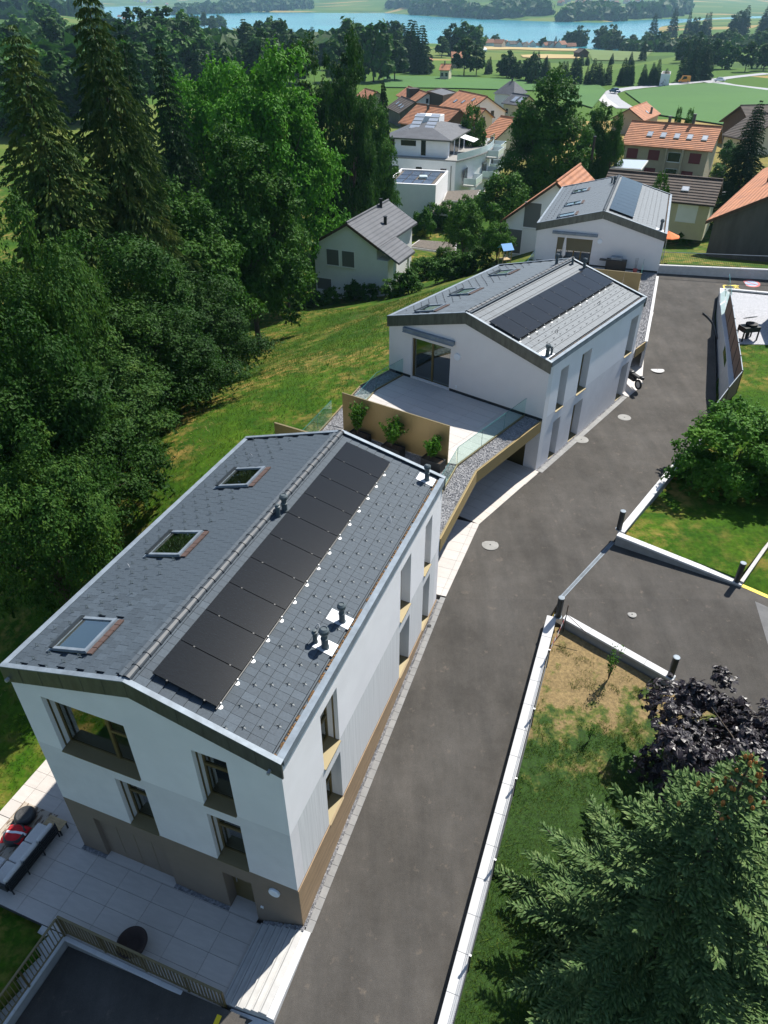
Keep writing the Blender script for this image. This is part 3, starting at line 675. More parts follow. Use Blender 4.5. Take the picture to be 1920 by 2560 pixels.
gme.polygons.foreach_set('use_smooth', np.ones(len(gme.polygons), bool)); gobj = inst('ground', gme); tag(gobj, 'hillside meadow and valley floor with dry patches falling to the lake', kind='structure')
def gz(x, y): return float(ground_h(np.array([float(x)]), np.array([float(y)]))[0])
# lake
mat('water', (0.045, 0.32, 0.37), 0.18, spec=0.5, bump=0.10, bscale=0.10, col2=(0.02, 0.19, 0.27), vscale=.006)
lk = MB(); lk.add([(-5000,840,LAKE_Z),(5000,840,LAKE_Z),(5000,7000,LAKE_Z),(-5000,7000,LAKE_Z)], [(0,1,2,3)])
tag(lk.build('lake', 'water'), kind='structure')

# ---------------------------------------------------------------- road and paving sheets
mat('asphalt', (0.066, 0.062, 0.057), 0.9, col2=(0.038, 0.036, 0.033), vscale=0.55, detail=12, bump=0.35, bscale=55, spec=0.25)
mat('asphalt_pale', (0.17, 0.17, 0.17), 0.9, var=0.25, vscale=2, bump=0.3, bscale=60)
def asphalt_nodes():
    m = MATS['asphalt']; nt = m.node_tree; b = nt.nodes['Principled BSDF']; geo = nn(nt, 'ShaderNodeNewGeometry'); pos = geo.outputs['Position']
    def nr(sc, det, lo, hi, c0, c1, st=None):
        src = pos
        if st:
            mp = nn(nt, 'ShaderNodeMapping'); mp.inputs['Rotation'].default_value = (0, 0, st[1]); mp.inputs['Scale'].default_value = st[0]; nt.links.new(pos, mp.inputs[0]); src = mp.outputs[0]
        nz = nn(nt, 'ShaderNodeTexNoise', Scale=sc, Detail=det, Roughness=0.7); nt.links.new(src, nz.inputs['Vector'])
        rp = nn(nt, 'ShaderNodeValToRGB'); e = rp.color_ramp.elements; e[0].position, e[1].position = lo, hi; e[0].color, e[1].color = rgba(c0), rgba(c1)
        nt.links.new(nz.outputs['Fac'], rp.inputs[0]); return rp.outputs[0]
    base = nr(0.35, 10, .36, .66, (0.054, 0.050, 0.045), (0.092, 0.086, 0.079))
    streak = nr(1.0, 8, .35, .7, (0.86, 0.86, 0.86), (1.14, 1.12, 1.1), ((1.6, .22, 1), R(21)))
    grain = nr(60, 3, .3, .75, (0.6, 0.6, 0.6), (1.5, 1.5, 1.48))
    spots = nr(2.6, 9, .60, .74, (0, 0, 0), (.85, .85, .85))
    x = nn(nt, 'ShaderNodeMixRGB', blend_type='MULTIPLY'); x.inputs[0].default_value = 1; nt.links.new(base, x.inputs[1]); nt.links.new(streak, x.inputs[2])
    y = nn(nt, 'ShaderNodeMixRGB', blend_type='MULTIPLY'); y.inputs[0].default_value = .7; nt.links.new(x.outputs[0], y.inputs[1]); nt.links.new(grain, y.inputs[2])
    z = nn(nt, 'ShaderNodeMixRGB'); nt.links.new(spots, z.inputs[0]); nt.links.new(y.outputs[0], z.inputs[1]); z.inputs[2].default_value = (0.15, 0.125, 0.10, 1)
    nt.links.new(z.outputs[0], b.inputs['Base Color'])
asphalt_nodes()
import bmesh
def sheet(name, poly, zf, m, step=1.0, skirt=.35, dz=0.0, kind='structure', parent=None):
    """paved sheet over a polygon, cut into strips so that it follows the slope, with a skirt down its rim"""
    bm = bmesh.new(); vs_ = [bm.verts.new((x, y, 0)) for x, y in poly]; bm.faces.new(vs_)
    ys = [p[1] for p in poly]; y = math.floor(min(ys)/step)*step
    while y < max(ys):
        bmesh.ops.bisect_plane(bm, geom=bm.verts[:]+bm.edges[:]+bm.faces[:], plane_co=(0, y, 0), plane_no=(0, 1, 0)); y += step
    bmesh.ops.triangulate(bm, faces=bm.faces[:])
    bmesh.ops.recalc_face_normals(bm, faces=bm.faces[:])
    if sum(f.normal.z for f in bm.faces) < 0: bmesh.ops.reverse_faces(bm, faces=bm.faces[:])
    for v in bm.verts: v.co.z = zf(v.co.x, v.co.y) + dz
    if skirt:
        be = [e for e in bm.edges if len(e.link_faces) == 1]
        r_ = bmesh.ops.extrude_edge_only(bm, edges=be)
        for v in r_['geom']:
            if isinstance(v, bmesh.types.BMVert): v.co.z -= skirt
    me = bpy.data.meshes.new(name); bm.to_mesh(me); bm.free(); me.materials.append(MATS[m])
    o = inst(name, me, parent)
    if kind: o['kind'] = kind
    return o
roadf = lambda x, y: road_z(y)
sheet('road', ROAD, roadf, 'asphalt', dz=0.0)
sheet('driveway', DRIVE, roadf, 'asphalt', dz=-.004)
sheet('side_street', [(14.62,20.9),(17.6,18.8),(23,14),(20.5,9.5),(14.9,14.4),(14.2,17.6)], roadf, 'asphalt_pale', skirt=0, dz=.002)
sheet('ramp', RAMP, lambda x, y: float(ramp_z(*FA.loc((x, y)))), 'asphalt', dz=0)
def coping_run(name, pts, width, zf, label, cat, seg=1.0, thick=.09, wall_h=.6, side=1, m='coping', mw='concrete_grey', group=None, over=.0):
    """retaining wall with separate coping stones along a line (outer edge), wall below"""
    root = empty(name, (pts[0][0], pts[0][1], 0), 0, label, cat, group); o0 = Vector((pts[0][0], pts[0][1], 0))
    for (x0, y0), (x1, y1) in zip(pts[:-1], pts[1:]):
        a, b = Vector((x0, y0, 0)), Vector((x1, y1, 0)); L = (b-a).length; d = (b-a)/L; nrm = Vector((d.y, -d.x, 0))*side
        k = max(1, round(L/seg))
        w_ = MB()
        for i in range(k):
            p, q = a+d*(L*i/k+.004), a+d*(L*(i+1)/k-.004); zp, zq = zf(p.x, p.y), zf(q.x, q.y)
            c = MB(); pr = [p-o0+Vector((0,0,zp)), q-o0+Vector((0,0,zq)), q-o0+nrm*width+Vector((0,0,zq)), p-o0+nrm*width+Vector((0,0,zp))]
            c.prism(pr, (0,0,-thick), (0,0,0)); c.build('coping_stone', m, root, bevel=.008)
            e0, e1 = a+d*(L*i/k), a+d*(L*(i+1)/k); i0, i1 = nrm*.02, nrm*(width-.02)
            w_.prism([e0-o0+i0+Vector((0,0,zp-thick)), e1-o0+i0+Vector((0,0,zq-thick)), e1-o0+i1+Vector((0,0,zq-thick)), e0-o0+i1+Vector((0,0,zp-thick))], (0,0,-wall_h), (0,0,-.002))
        w_.build('wall', mw, root)
    return root
def bollard(p, lab):
    b = empty('bollard', p, 0, lab, 'bollard', 'grey bollard lights on the driveway walls'); 
    m = MB(); m.lathe([(.115,0),(.115,.93),(.108,.94)], n=24); m.build('post', 'anthracite', b, smooth=False)
    m = MB(); m.lathe([(.118,.94),(.118,.965),(.09,.972)], n=24); m.build('cap', 'zinc', b); m = MB(); m.lathe([(.15,0),(.15,.012),(.12,.014)], n=20); m.build('base_plate', 'zinc', b)
wallz = lambda x, y: road_z(y)+.42
WL = Pa((12.05,-14),(12.05,12.62))
coping_run('retaining_wall', WL, .36, wallz, 'long low wall with pale coping stones along the right edge of the road', 'wall', seg=1.0, wall_h=.9)
e0 = FA.P(12.42, 12.62)
lawnwz = lambda x, y: float(np.interp(x, [6.7, 10.3], [2.88, 2.42]))
coping_run('retaining_wall', [(6.95,19.95),(10.36,17.26)], .30, lawnwz, 'pale topped wall between the patchy lawn and the driveway', 'wall', seg=1.0, side=1, wall_h=.9)
w2z = lambda x, y: float(np.interp(x, [9.9, 14.4], [3.34, 2.80]))
coping_run('retaining_wall', [(9.90,24.22),(14.35,21.62)], .30, w2z, 'wedge shaped wall with pale coping sloping along the shaded lawn', 'wall', seg=1.15, side=-1, wall_h=1.2, mw='concrete_grey')
coping_run('retaining_wall', [(10.05,24.60),(13.72,29.35),(17.0,33.2)], .30, lambda x, y: 3.34+.02*(y-24.6), 'pale coped wall curving up the road under the big shrub', 'wall', seg=1.1, side=1, wall_h=1.0)
coping_run('kerb', [(14.42,21.72),(16.7,24.35),(20.6,28.0)], .14, lambda x, y: 2.9, 'narrow stone kerb between the shaded lawn and the parked van', 'kerb', seg=1.0, wall_h=.7, side=-1, m='concrete')
bollard((6.60,19.78,2.88), 'grey bollard at the road end of the long coping wall'); bollard((10.15,17.25,2.42), 'grey bollard at the driveway corner beside the purple maple'); bollard((10.12,24.66,3.34), 'grey bollard where the wedge wall meets the road'); bollard((14.22,21.86,2.82), 'grey bollard beside the yellow painted line')
# drain across the driveway mouth
dr = empty('drain_channel', (7.0,21.05,2.64), 0, 'slotted metal drain channel across the driveway mouth', 'drain')
a, b = Vector((7.0,21.05,road_z(21.05)+.004)), Vector((9.93,24.45,road_z(24.45)+.004)); o0 = Vector((7.0,21.05,2.64)); d = (b-a).normalized(); nr = Vector((d.y,-d.x,0)); L = (b-a).length
m = MB(); m.prism([a-nr*.08-o0,b-nr*.08-o0,b-nr*.055-o0,a-nr*.055-o0],(0,0,-.02),(0,0,.006)); m.prism([a+nr*.055-o0,b+nr*.055-o0,b+nr*.08-o0,a+nr*.08-o0],(0,0,-.02),(0,0,.006)); m.build('channel_edge', 'zinc', dr)
m = MB(); m.prism([a-nr*.054-o0,b-nr*.054-o0,b+nr*.054-o0,a+nr*.054-o0],(0,0,-.02),(0,0,-.004)); m.build('channel_floor', 'black_metal', dr)
m = MB()
for k in range(int(L/.045)):
    p = a+d*(k*.045+.01)-o0; m.prism([p-nr*.054,p+d*.022-nr*.054,p+d*.022+nr*.054,p+nr*.054],(0,0,-.003),(0,0,.005))
m.build('grate_bars', 'zinc', dr, kind='stuff')
def manhole(x, y, r, lab, m='concrete_grey'):
    z = road_z(y)+.004; o = empty('manhole_cover', (x,y,z), 0, lab, 'manhole')
    q = MB(); q.lathe([(r,0),(r,.006),(r*.9,.0062)], n=28); q.build('rim', 'concrete_grey', o)
    q = MB(); q.lathe([(r*.88,.004),(r*.88,.009),(r*.86,.0095)], n=28); co = q.build('cover', m, o)
    q = MB(); q.lathe([(.035,.0096),(.035,.016),(.02,.017)], n=10); q.build('lifting_eye', 'black_metal', co)
sl = math.atan((2.64-.73)/11.4)
manhole(4.57,24.23,.36,'round manhole cover beside the pale paving edge'); manhole(10.46,33.13,.38,'manhole cover half on the pavers beside the middle house'); manhole(13.41,35.57,.36,'manhole cover in the road below the black motorcycle'); manhole(16.86,41.02,.42,'pale manhole cover in the road beside the motorcycle', 'coping'); manhole(9.62,20.26,.17,'small round cover in the middle of the driveway')
yl = [(14.42,21.90),(15.6,20.95),(15.48,20.80),(14.32,21.74)]; tag(sheet('painted_line', yl, roadf, 'yellow_paint', skirt=0, dz=.008, kind=None), 'yellow painted line across the driveway edge', 'road marking')
# ---------------------------------------------------------------- patio of house A
def tiles(root, F, origin, poly, tu, tw, m, z, rot=0.0, gap=.005, th=.02, name='paving_tile', stag=0.0, zf=None):
    """rectangular tiles in frame F clipped to a polygon (u,w)"""
    U = [p[0] for p in poly]; Wv = [p[1] for p in poly]; k = 0
    j0 = math.floor((min(Wv)-origin[1])/tw); j1 = math.ceil((max(Wv)-origin[1])/tw); i0 = math.floor((min(U)-origin[0])/tu)-1; i1 = math.ceil((max(U)-origin[0])/tu)+1
    cache = {}
    for j in range(j0, j1):
        for i in range(i0, i1):
            off = stag*(j % 2)
            q = [(origin[0]+(i+off)*tu+gap, origin[1]+j*tw+gap), (origin[0]+(i+1+off)*tu-gap, origin[1]+j*tw+gap), (origin[0]+(i+1+off)*tu-gap, origin[1]+(j+1)*tw-gap), (origin[0]+(i+off)*tu+gap, origin[1]+(j+1)*tw-gap)]
            q = clip(q, poly)
            if len(q) < 3 or parea(q) < .01: continue
            mb = MB()
            if zf: pts = [Vector((a, b, zf(a, b))) for a, b in q]
            else: pts = [Vector((a, b, z+random.uniform(-.0008,.0008))) for a, b in q]
            mb.prism(pts, (0,0,-th), (0,0,0)); mb.build(name, m, root); k += 1
    return k
def parea(q): return abs(sum(q[i][0]*q[(i+1) % len(q)][1]-q[(i+1) % len(q)][0]*q[i][1] for i in range(len(q))))/2
def clip(sub, poly):
    # Sutherland-Hodgman against a convex ccw polygon
    if sum((poly[(i+1) % len(poly)][0]-poly[i][0])*(poly[(i+1) % len(poly)][1]+poly[i][1]) for i in range(len(poly))) > 0: poly = poly[::-1]
    out = sub
    for i in range(len(poly)):
        (ax, ay), (bx, by) = poly[i], poly[(i+1) % len(poly)]; inp, out = out, []
        side = lambda p: (bx-ax)*(p[1]-ay)-(by-ay)*(p[0]-ax)
        for k in range(len(inp)):
            p, q = inp[k], inp[(k+1) % len(inp)]; sp, sq = side(p), side(q)
            if sp >= 0: out.append(p)
            if (sp > 0 and sq < 0) or (sp < 0 and sq > 0):
                t = sp/(sp-sq); out.append((p[0]+(q[0]-p[0])*t, p[1]+(q[1]-p[1])*t))
        if not out: return []
    return out
pt = empty('patio', (FA.x0, FA.y0, 0), FA.th); pt['kind'] = 'structure'; pt['label'] = 'large pale stone tiled patio round the front of the nearest house'
s = MB(); s.box(-3.4,0,-.11,6.0,-.30,-.012); s.box(-3.4,6.5,-2.40,-.11,-.30,-.012); s.build('bedding', 'grout', pt)
tiles(pt, FA, (-.62+.09,-.16), [(-3.4,-2.40),(6.46,-2.40),(6.46,-.14),(-3.4,-.14)], 1.19, .585, 'tile_beige', 0.0)
tiles(pt, FA, (-.62+.09,-.16), [(-3.4,-.14),(-.02,-.14),(-.02,6.0),(-3.4,6.0)], 1.19, .585, 'tile_beige', 0.0)
tiles(pt, FA, (.92,-.14), [(.92,-.14),(3.44,-.14),(3.44,.14),(.92,.14)], 1.26, .3, 'tile_beige', 0.0)
tiles(pt, FA, (5.35,-.14), [(5.35,-.14),(6.28,-.14),(6.28,.36),(5.35,.36)], .95, .6, 'tile_beige', 0.0)
# gravel bands at the foot of the walls (loose stones)
def stones(name, F, rects, n, zf, size, parent=None, m='stone_chip', mats=None):
    base = np.array([(1,0,0),(-1,0,0),(0,1,0),(0,-1,0),(0,0,1),(0,0,-1)], float); fc = np.array([(0,2,4),(2,1,4),(1,3,4),(3,0,4),(2,0,5),(1,2,5),(3,1,5),(0,3,5)])
    ar = np.array([parea(q) for q in rects]); Vs = []
    P_ = []
    for q, a in zip(rects, ar):
        k = int(n*a/ar.sum()); x0, x1 = min(p[0] for p in q), max(p[0] for p in q); y0, y1 = min(p[1] for p in q), max(p[1] for p in q)
        X = RNG.uniform(x0, x1, k*3); Y = RNG.uniform(y0, y1, k*3); ok = inpoly(X, Y, q); P_.append(np.c_[X[ok], Y[ok]][:k])
    P_ = np.concatenate(P_); k = len(P_); z = np.array([zf(a, b) for a, b in P_])
    sc = RNG.uniform(.6, 1.3, (k,1,3))*size*np.array([1,1,.6]); v = (base[None]+RNG.normal(0,.16,(k,6,3)))*sc
    t = RNG.uniform(0, 6.28, k); c, s_ = np.cos(t), np.sin(t); vx = v[...,0]*c[:,None]-v[...,1]*s_[:,None]; vy = v[...,0]*s_[:,None]+v[...,1]*c[:,None]
    W_ = np.stack([vx+P_[:,0,None], vy+P_[:,1,None], v[...,2]+z[:,None]+size*.25], -1).reshape(-1,3); Fc = (fc[None]+6*np.arange(k)[:,None,None]).reshape(-1,3)
    o = inst(name, np_mesh(name, W_, Fc, m), parent); o['kind'] = 'stuff'; return o
rc = lambda a,b,c,d: [(a,c),(b,c),(b,d),(a,d)]
s = MB(); s.box(0,.92,-.14,0,-.2,-.02); s.box(3.44,5.35,-.14,0,-.2,-.02); s.box(6.46,7.9,-.14,0,-.3,-.02); s.build('gravel_bed', 'gravel', pt)
stones('gravel', FA, [rc(0,.92,-.14,0), rc(3.44,5.35,-.14,0)], 650, lambda u, w_: -.02, .026, pt)
# stairs from the patio up to the road, concrete strip beside
st = empty('stairs', (FA.x0, FA.y0, 0), FA.th, 'concrete stairs climbing from the patio to the road beside the house corner', 'stairs')
for k in range(6):
    u = 6.46+.235*k; z = .115*(k+1); m = MB(); m.box(u, u+.235+(.0 if k == 5 else .02), -2.30, -.12, -.5, z); so = m.build('step', 'concrete', st, bevel=.01)
    m = MB(); m.box(u+.035,u+.065,-2.28,-.14,z,z+.003); m.build('grip_strip', 'concrete_grey', so)
m = MB()
pr = [(7.875,-2.32,.675),(8.08,-2.32,.66),(8.08,-.10,.735),(7.875,-.10,.735)]; m.prism(pr, (0,0,-.8), (0,0,.0)); m.build('side_kerb', 'coping', st)
cp_ = empty('low_wall', (FA.x0, FA.y0, 0), FA.th, 'low concrete wall with coping between the patio and the garage ramp', 'wall')
for k in range(6):
    u0 = 1.38+1.08*k; u1 = u0+1.075
    m = MB(); z0 = .02 if u0 < 6.3 else .05; m.box(u0,u1,-2.53,-2.41,-.05,z0); m.build('coping_stone', 'coping', cp_, bevel=.008)
m = MB(); m.prism([(7.86-1.1,-2.53,.05),(8.06,-2.53,.40),(8.06,-2.33,.40),(7.86-1.1,-2.33,.06)], (0,0,-.6), (0,0,.02)); m.build('coping_stone', 'coping', cp_)
for k in range(9): 
    w0 = -2.42-1.0*k; q = MB(); q.box(1.26,1.38,w0-.995,w0,-.05,.02); q.build('coping_stone', 'coping', cp_, bevel=.008)
m = MB(); m.box(1.28,8.0,-2.51,-2.43,-2.8,-.051); m.box(1.28,1.36,-12,-2.43,-2.8,-.051); m.build('wall', 'concrete_grey', cp_)
gs = MB(); gs.prism([(.47,-2.42,-.03),(1.25,-2.42,-.03),(1.25,-12,-1.6),(.47,-12,-1.6)], (0,0,-.2), (0,0,0)); q = gs.build('garden_path', 'concrete'); q.parent = None; q.matrix_world = Matrix.Translation((FA.x0, FA.y0, 0)) @ Matrix.Rotation(FA.th, 4, 'Z'); q['kind'] = 'structure'
# railing with balusters
rl = empty('railing', (FA.x0, FA.y0, 0), FA.th, 'bronze railing with flat upright bars round the garage ramp', 'railing')
def rail_run(p0, p1, h=1.02, z0f=lambda t: 0.0):
    p0, p1 = Vector(p0), Vector(p1); L = (p1-p0).length; d = (p1-p0)/L; nr = Vector((d.y,-d.x,0)); n = int(L/.115); ang = math.atan2(d.y, d.x)
    m = MB(); a, b = p0+Vector((0,0,h+z0f(0))), p1+Vector((0,0,h+z0f(1)))
    m.prism([a-nr*.03,b-nr*.03,b+nr*.03,a+nr*.03], (0,0,-.02), (0,0,.015)); m.build('top_rail', 'bronze', rl)
    m = MB(); a, b = p0+Vector((0,0,.10+z0f(0))), p1+Vector((0,0,.10+z0f(1))); m.prism([a-nr*.02,b-nr*.02,b+nr*.02,a+nr*.02], (0,0,-.02), (0,0,.01)); m.build('bottom_rail', 'bronze', rl)
    bm_ = MB(); bm_.cbox((0,0,h/2+.03), .012, .045, h-.12); me = bm_.mesh('baluster'); me.materials.append(MATS['bronze'])
    pm_ = MB(); pm_.cbox((0,0,h/2), .05, .05, h); pme = pm_.mesh('post'); pme.materials.append(MATS['bronze_dark'])
    for k in range(n+1):
        t = k/n; p = p0+d*(L*t)
        if k % 12 == 0 or k == n: inst('post', pme, rl, (p.x,p.y,z0f(t)), (0,0,ang))
        else: inst('baluster', me, rl, (p.x,p.y,z0f(t)), (0,0,ang))
rail_run((1.32,-2.36,0), (6.62,-2.36,0)); rail_run((1.32,-2.44,0), (1.32,-9.5,0))
yl2 = MB(); 
zr_ = lambda u, w_: float(ramp_z(np.float64(u), np.float64(w_)))+.045
yl2.add([(6.52,-2.60,zr_(6.52,-2.6)),(6.66,-2.60,zr_(6.66,-2.6)),(6.72,-5,zr_(6.72,-5)),(6.58,-5,zr_(6.58,-5))],[(3,2,1,0)]); y2 = yl2.build('painted_line', 'yellow_paint'); y2.matrix_world = Matrix.Translation((FA.x0, FA.y0, 0)) @ Matrix.Rotation(FA.th, 4, 'Z'); tag(y2, 'yellow painted line at the foot of the stairs on the garage ramp', 'road marking')
# paver strip and gravel beside house A on the road side
pv = empty('pavement', (FA.x0, FA.y0, 0), FA.th); pv['kind'] = 'structure'; pv['label'] = 'row of grey paving slabs between the gravel strip and the road'
zA = lambda w_: road_z(float(FA.P(8.1, w_)[1]))
for k in range(40):
    w0 = -.09+.312*k; w1 = w0+.302; m = MB(); z0, z1 = zA(w0)+.012, zA(w1)+.012
    m.prism([(7.90,w0,z0),(8.10,w0,z0),(8.10,w1,z1),(7.90,w1,z1)], (0,0,-.06), (0,0,0)); m.build('paving_slab', 'paver', pv)
m = MB(); 
for k in range(12): m.prism([(7.77,k*1.02,zA(k*1.02)-.02),(7.9,k*1.02,zA(k*1.02)-.02),(7.9,(k+1)*1.02,zA((k+1)*1.02)-.02),(7.77,(k+1)*1.02,zA((k+1)*1.02)-.02)],(0,0,-.3),(0,0,0))
m.build('gravel_bed', 'gravel', pv); stones('gravel', FA, [rc(7.80,7.90,0,12.2)], 1500, lambda u, w_: zA(w_)-.015, .022, pv)
stones('gravel', FA, [rc(6.5,7.85,-.13,-.02)], 300, lambda u, w_: float(np.interp(u,[6.46,7.7],[.02,.70])), .026, pt)
m = MB(); m.lathe([(.07,0),(.07,.01),(.05,.011)], (7.93,10.9,zA(10.9)+.014), 16); m.build('rain_drain', 'black_metal', pv)
# ---------------------------------------------------------------- terrace and carport between house A and house B
TZ = 5.60
def toA(F, u, w_): p = F.P(u, w_); return FA.loc(p)
tr = empty('terrace', (FA.x0, FA.y0, 0), FA.th, 'roof terrace over a carport with bronze fascia, gravel border and glass balustrade', 'terrace')
b2a = lambda u, w_: toA(FB, u, w_)
slab = [(.12,12.23),(7.76,12.23),(7.82,17.25),b2a(9.17,-.025),b2a(0,-.025),b2a(0,-2.39)]
MB().prism([(p[0],p[1],TZ) for p in slab], (0,0,-.42), (0,0,-.06)).build('slab', 'concrete_grey', tr)
def fascia_piece(p, q, zt=TZ+.03, h=.60, m='bronze_panel', t=.04, nm='fascia', par=None, lip=True):
    p, q = Vector((p[0],p[1],0)), Vector((q[0],q[1],0)); d = (q-p).normalized(); n = Vector((d.y,-d.x,0))
    o = MB().prism([p+Vector((0,0,zt)), q+Vector((0,0,zt)), q+Vector((0,0,zt-h)), p+Vector((0,0,zt-h))], n*.001, n*t).build(nm, m, par or tr)
    if lip: MB().prism([p+Vector((0,0,zt)), q+Vector((0,0,zt)), q+n*(-.05)+Vector((0,0,zt)), p+n*(-.05)+Vector((0,0,zt))], (0,0,.001), (0,0,.016)).build('fascia_cap', 'bronze', o)
    return o
fascia_piece((7.77,12.23),(7.82,17.25)); fascia_piece((7.82,17.25), b2a(9.17,-.025)); fascia_piece(b2a(0,-.025), b2a(0,-2.39)); fascia_piece(b2a(0,-2.39),(.12,20.0)); fascia_piece((.12,20.0),(.12,12.23))
tileB = [(1.0,-.03),(8.2,-.03),(8.2,-5.7),(7.6,-5.95),(1.32,-5.0),(1.0,-2.3)]
bt = empty('terrace_floor', (FB.x0, FB.y0, 0), FB.th); bt['kind'] = 'structure'; bt['label'] = 'pale rectangular tiles of the roof terrace'
MB().prism([(u,w_,TZ) for u, w_ in tileB], (0,0,-.055), (0,0,-.004)).build('bedding', 'grout', bt)
tiles(bt, FB, (1.0+.12,-.03), tileB, 1.22, .61, 'tile_pale', TZ+.015)
# gravel borders
bR = [(6.98,12.3),(7.70,12.3),(7.76,17.2)]
gr = [[(6.97,12.3),(7.75,12.3),(7.79,17.25),(6.97,17.38)], [(6.97,17.38),(7.79,17.25),b2a(9.12,-.05),b2a(8.29,-.05)], [b2a(.03,-.05),b2a(.92,-.05),b2a(.92,-2.25),b2a(.03,-2.37)], [b2a(.03,-2.37),b2a(.92,-2.25),(1.0,21.9),(1.0,18.75),(.15,18.8),(.15,22.0)], [(.15,18.75),(1.1,18.6),(6.5,17.36),(6.95,17.3),(6.95,16.3),(.15,16.3)]]
for q in gr:
    MB().prism([(a,b,TZ) for a, b in q], (0,0,-.055), (0,0,-.02)).build('gravel_bed', 'gravel', tr)
stones('gravel', FA, gr, 9000, lambda u, w_: TZ-.015, .030, tr)
tiles(tr, FA, (.2,12.3), [(.16,12.3),(6.9,12.3),(6.9,16.28),(.16,16.28)], 1.2, .6, 'tile_pale', TZ+.01, name='paving_tile')
MB().box(.16,6.9,12.3,16.28,TZ-.055,TZ-.012).build('bedding', 'grout', tr)
def glass_run(pts, z, h=.95, seg=1.9, par=tr, chan=True):
    for (a, b) in zip(pts[:-1], pts[1:]):
        p, q = Vector((a[0],a[1],0)), Vector((b[0],b[1],0)); L = (q-p).length; d = (q-p)/L; n = Vector((d.y,-d.x,0)); k = max(1, round(L/seg))
        if chan: MB().prism([p+Vector((0,0,z)), q+Vector((0,0,z)), q+Vector((0,0,z+.09)), p+Vector((0,0,z+.09))], n*-.03, n*.03).build('channel', 'bronze', par)
        for i in range(k):
            s, e = p+d*(L*i/k+.008), p+d*(L*(i+1)/k-.008)
            g = MB().prism([s+Vector((0,0,z+.091)), e+Vector((0,0,z+.091)), e+Vector((0,0,z+h)), s+Vector((0,0,z+h))], n*-.008, n*.008).build('glass_panel', 'balustrade_glass', par)
            MB().prism([s+Vector((0,0,z+h+.001)), e+Vector((0,0,z+h+.001)), e+Vector((0,0,z+h+.008)), s+Vector((0,0,z+h+.008))], n*-.009, n*.009).build('glass_edge', 'glass_edge', g)
            MB().prism([e+Vector((0,0,z+.091)), e+d*.012+Vector((0,0,z+.091)), e+d*.012+Vector((0,0,z+h)), e+Vector((0,0,z+h))], n*-.006, n*.006).build('glass_edge', 'glass_edge', g)
glass_run([b2a(8.27,-.02), b2a(8.25,-5.83), (6.93,15.66), (6.93,12.35)], TZ-.01)
glass_run([b2a(.94,-.02), b2a(.94,-2.28), (1.02,20.0)], TZ-.01)
glass_run([(.16,19.4), (.16,16.3)], TZ-.01)
# privacy screen
sc = empty('privacy_screen', FA.P(1.11,18.6,TZ), 0, 'tall bronze metal privacy screen behind the three planters', 'screen')
p0, p1 = FA.P(1.11,18.6,0), FA.P(6.52,17.36,0); L = (p1-p0).length; d = (p1-p0)/L; n = Vector((d.y,-d.x,0)); o0 = p0
for k in range(6):
    s, e = p0+d*(L*k/6+.003)-o0, p0+d*(L*(k+1)/6-.003)-o0
    MB().prism([s, e, e+Vector((0,0,1.87)), s+Vector((0,0,1.87))], n*-.025, n*.025).build('panel', 'bronze_panel', sc)
MB().prism([p0-o0-n*.03+Vector((0,0,1.871)), p1-o0-n*.03+Vector((0,0,1.871)), p1-o0+n*.03+Vector((0,0,1.871)), p0-o0+n*.03+Vector((0,0,1.871))], (0,0,0), (0,0,.02)).build('top_cap', 'bronze', sc)
fin = empty('fin_wall', FA.P(.72,16.2,0), 0, 'low bronze clad fin wall on the grass beside the nearest roof', 'wall')
p0, p1 = FA.P(.70,16.2,0), FA.P(-1.3,16.5,0); o0 = FA.P(.72,16.2,0); d = (p1-p0).normalized(); n = Vector((d.y,-d.x,0))
MB().prism([p0-o0+Vector((0,0,6.55)), p1-o0+Vector((0,0,6.55)), p1-o0+Vector((0,0,2.6)), p0-o0+Vector((0,0,2.6))], n*-.04, n*.04).build('panel', 'bronze_panel', fin)
MB().prism([p0-o0+n*-.05+Vector((0,0,6.551)), p1-o0+n*-.05+Vector((0,0,6.551)), p1-o0+n*.05+Vector((0,0,6.551)), p0-o0+n*.05+Vector((0,0,6.551))], (0,0,0), (0,0,.02)).build('cap', 'bronze', fin)
# carport floor, back wall
cf = empty('carport_floor', (FB.x0, FB.y0, 0), FB.th); cf['kind'] = 'structure'; cf['label'] = 'beige tiled floor of the carport below the terrace'
FZ = 2.87
poly = [(3.0,-.02),(9.47,-.02),(9.44,-5.55),(3.0,-5.55)]
MB().prism([(u,w_,FZ) for u, w_ in poly], (0,0,-.3), (0,0,-.012)).build('bedding', 'grout', cf); tiles(cf, FB, (9.44-1.2*6,-.02-.6*20), poly, 1.2, .62, 'tile_beige', FZ+.01, stag=.0)
cf2 = empty('carport_floor', (FA.x0, FA.y0, 0), FA.th); cf2['kind'] = 'structure'; cf2['label'] = 'pale tiled paving between the nearest house and the carport'
zc_ = lambda u, w_: float(np.interp(w_, [12.2, 17.4], [2.655, 2.865]))+.012
poly = [(2.0,12.25),(8.10,12.45),(8.15,17.32),(2.0,17.32)]
MB().prism([(a,b,zc_(a,b)-.012) for a, b in poly], (0,0,-.3), (0,0,0)).build('bedding', 'grout', cf2); tiles(cf2, FA, (8.12-1.2*8,12.3), poly, .72, .58, 'tile_pale', 0, zf=zc_)
bw = empty('carport_back_wall', (FA.x0, FA.y0, 0), FA.th, 'plain rendered back wall in the shade of the carport', 'wall')
q0, q1 = (2.4,12.25), b2a(2.6,-.03); d_ = Vector((q1[0]-q0[0], q1[1]-q0[1], 0)).normalized(); n_ = Vector((d_.y,-d_.x,0))
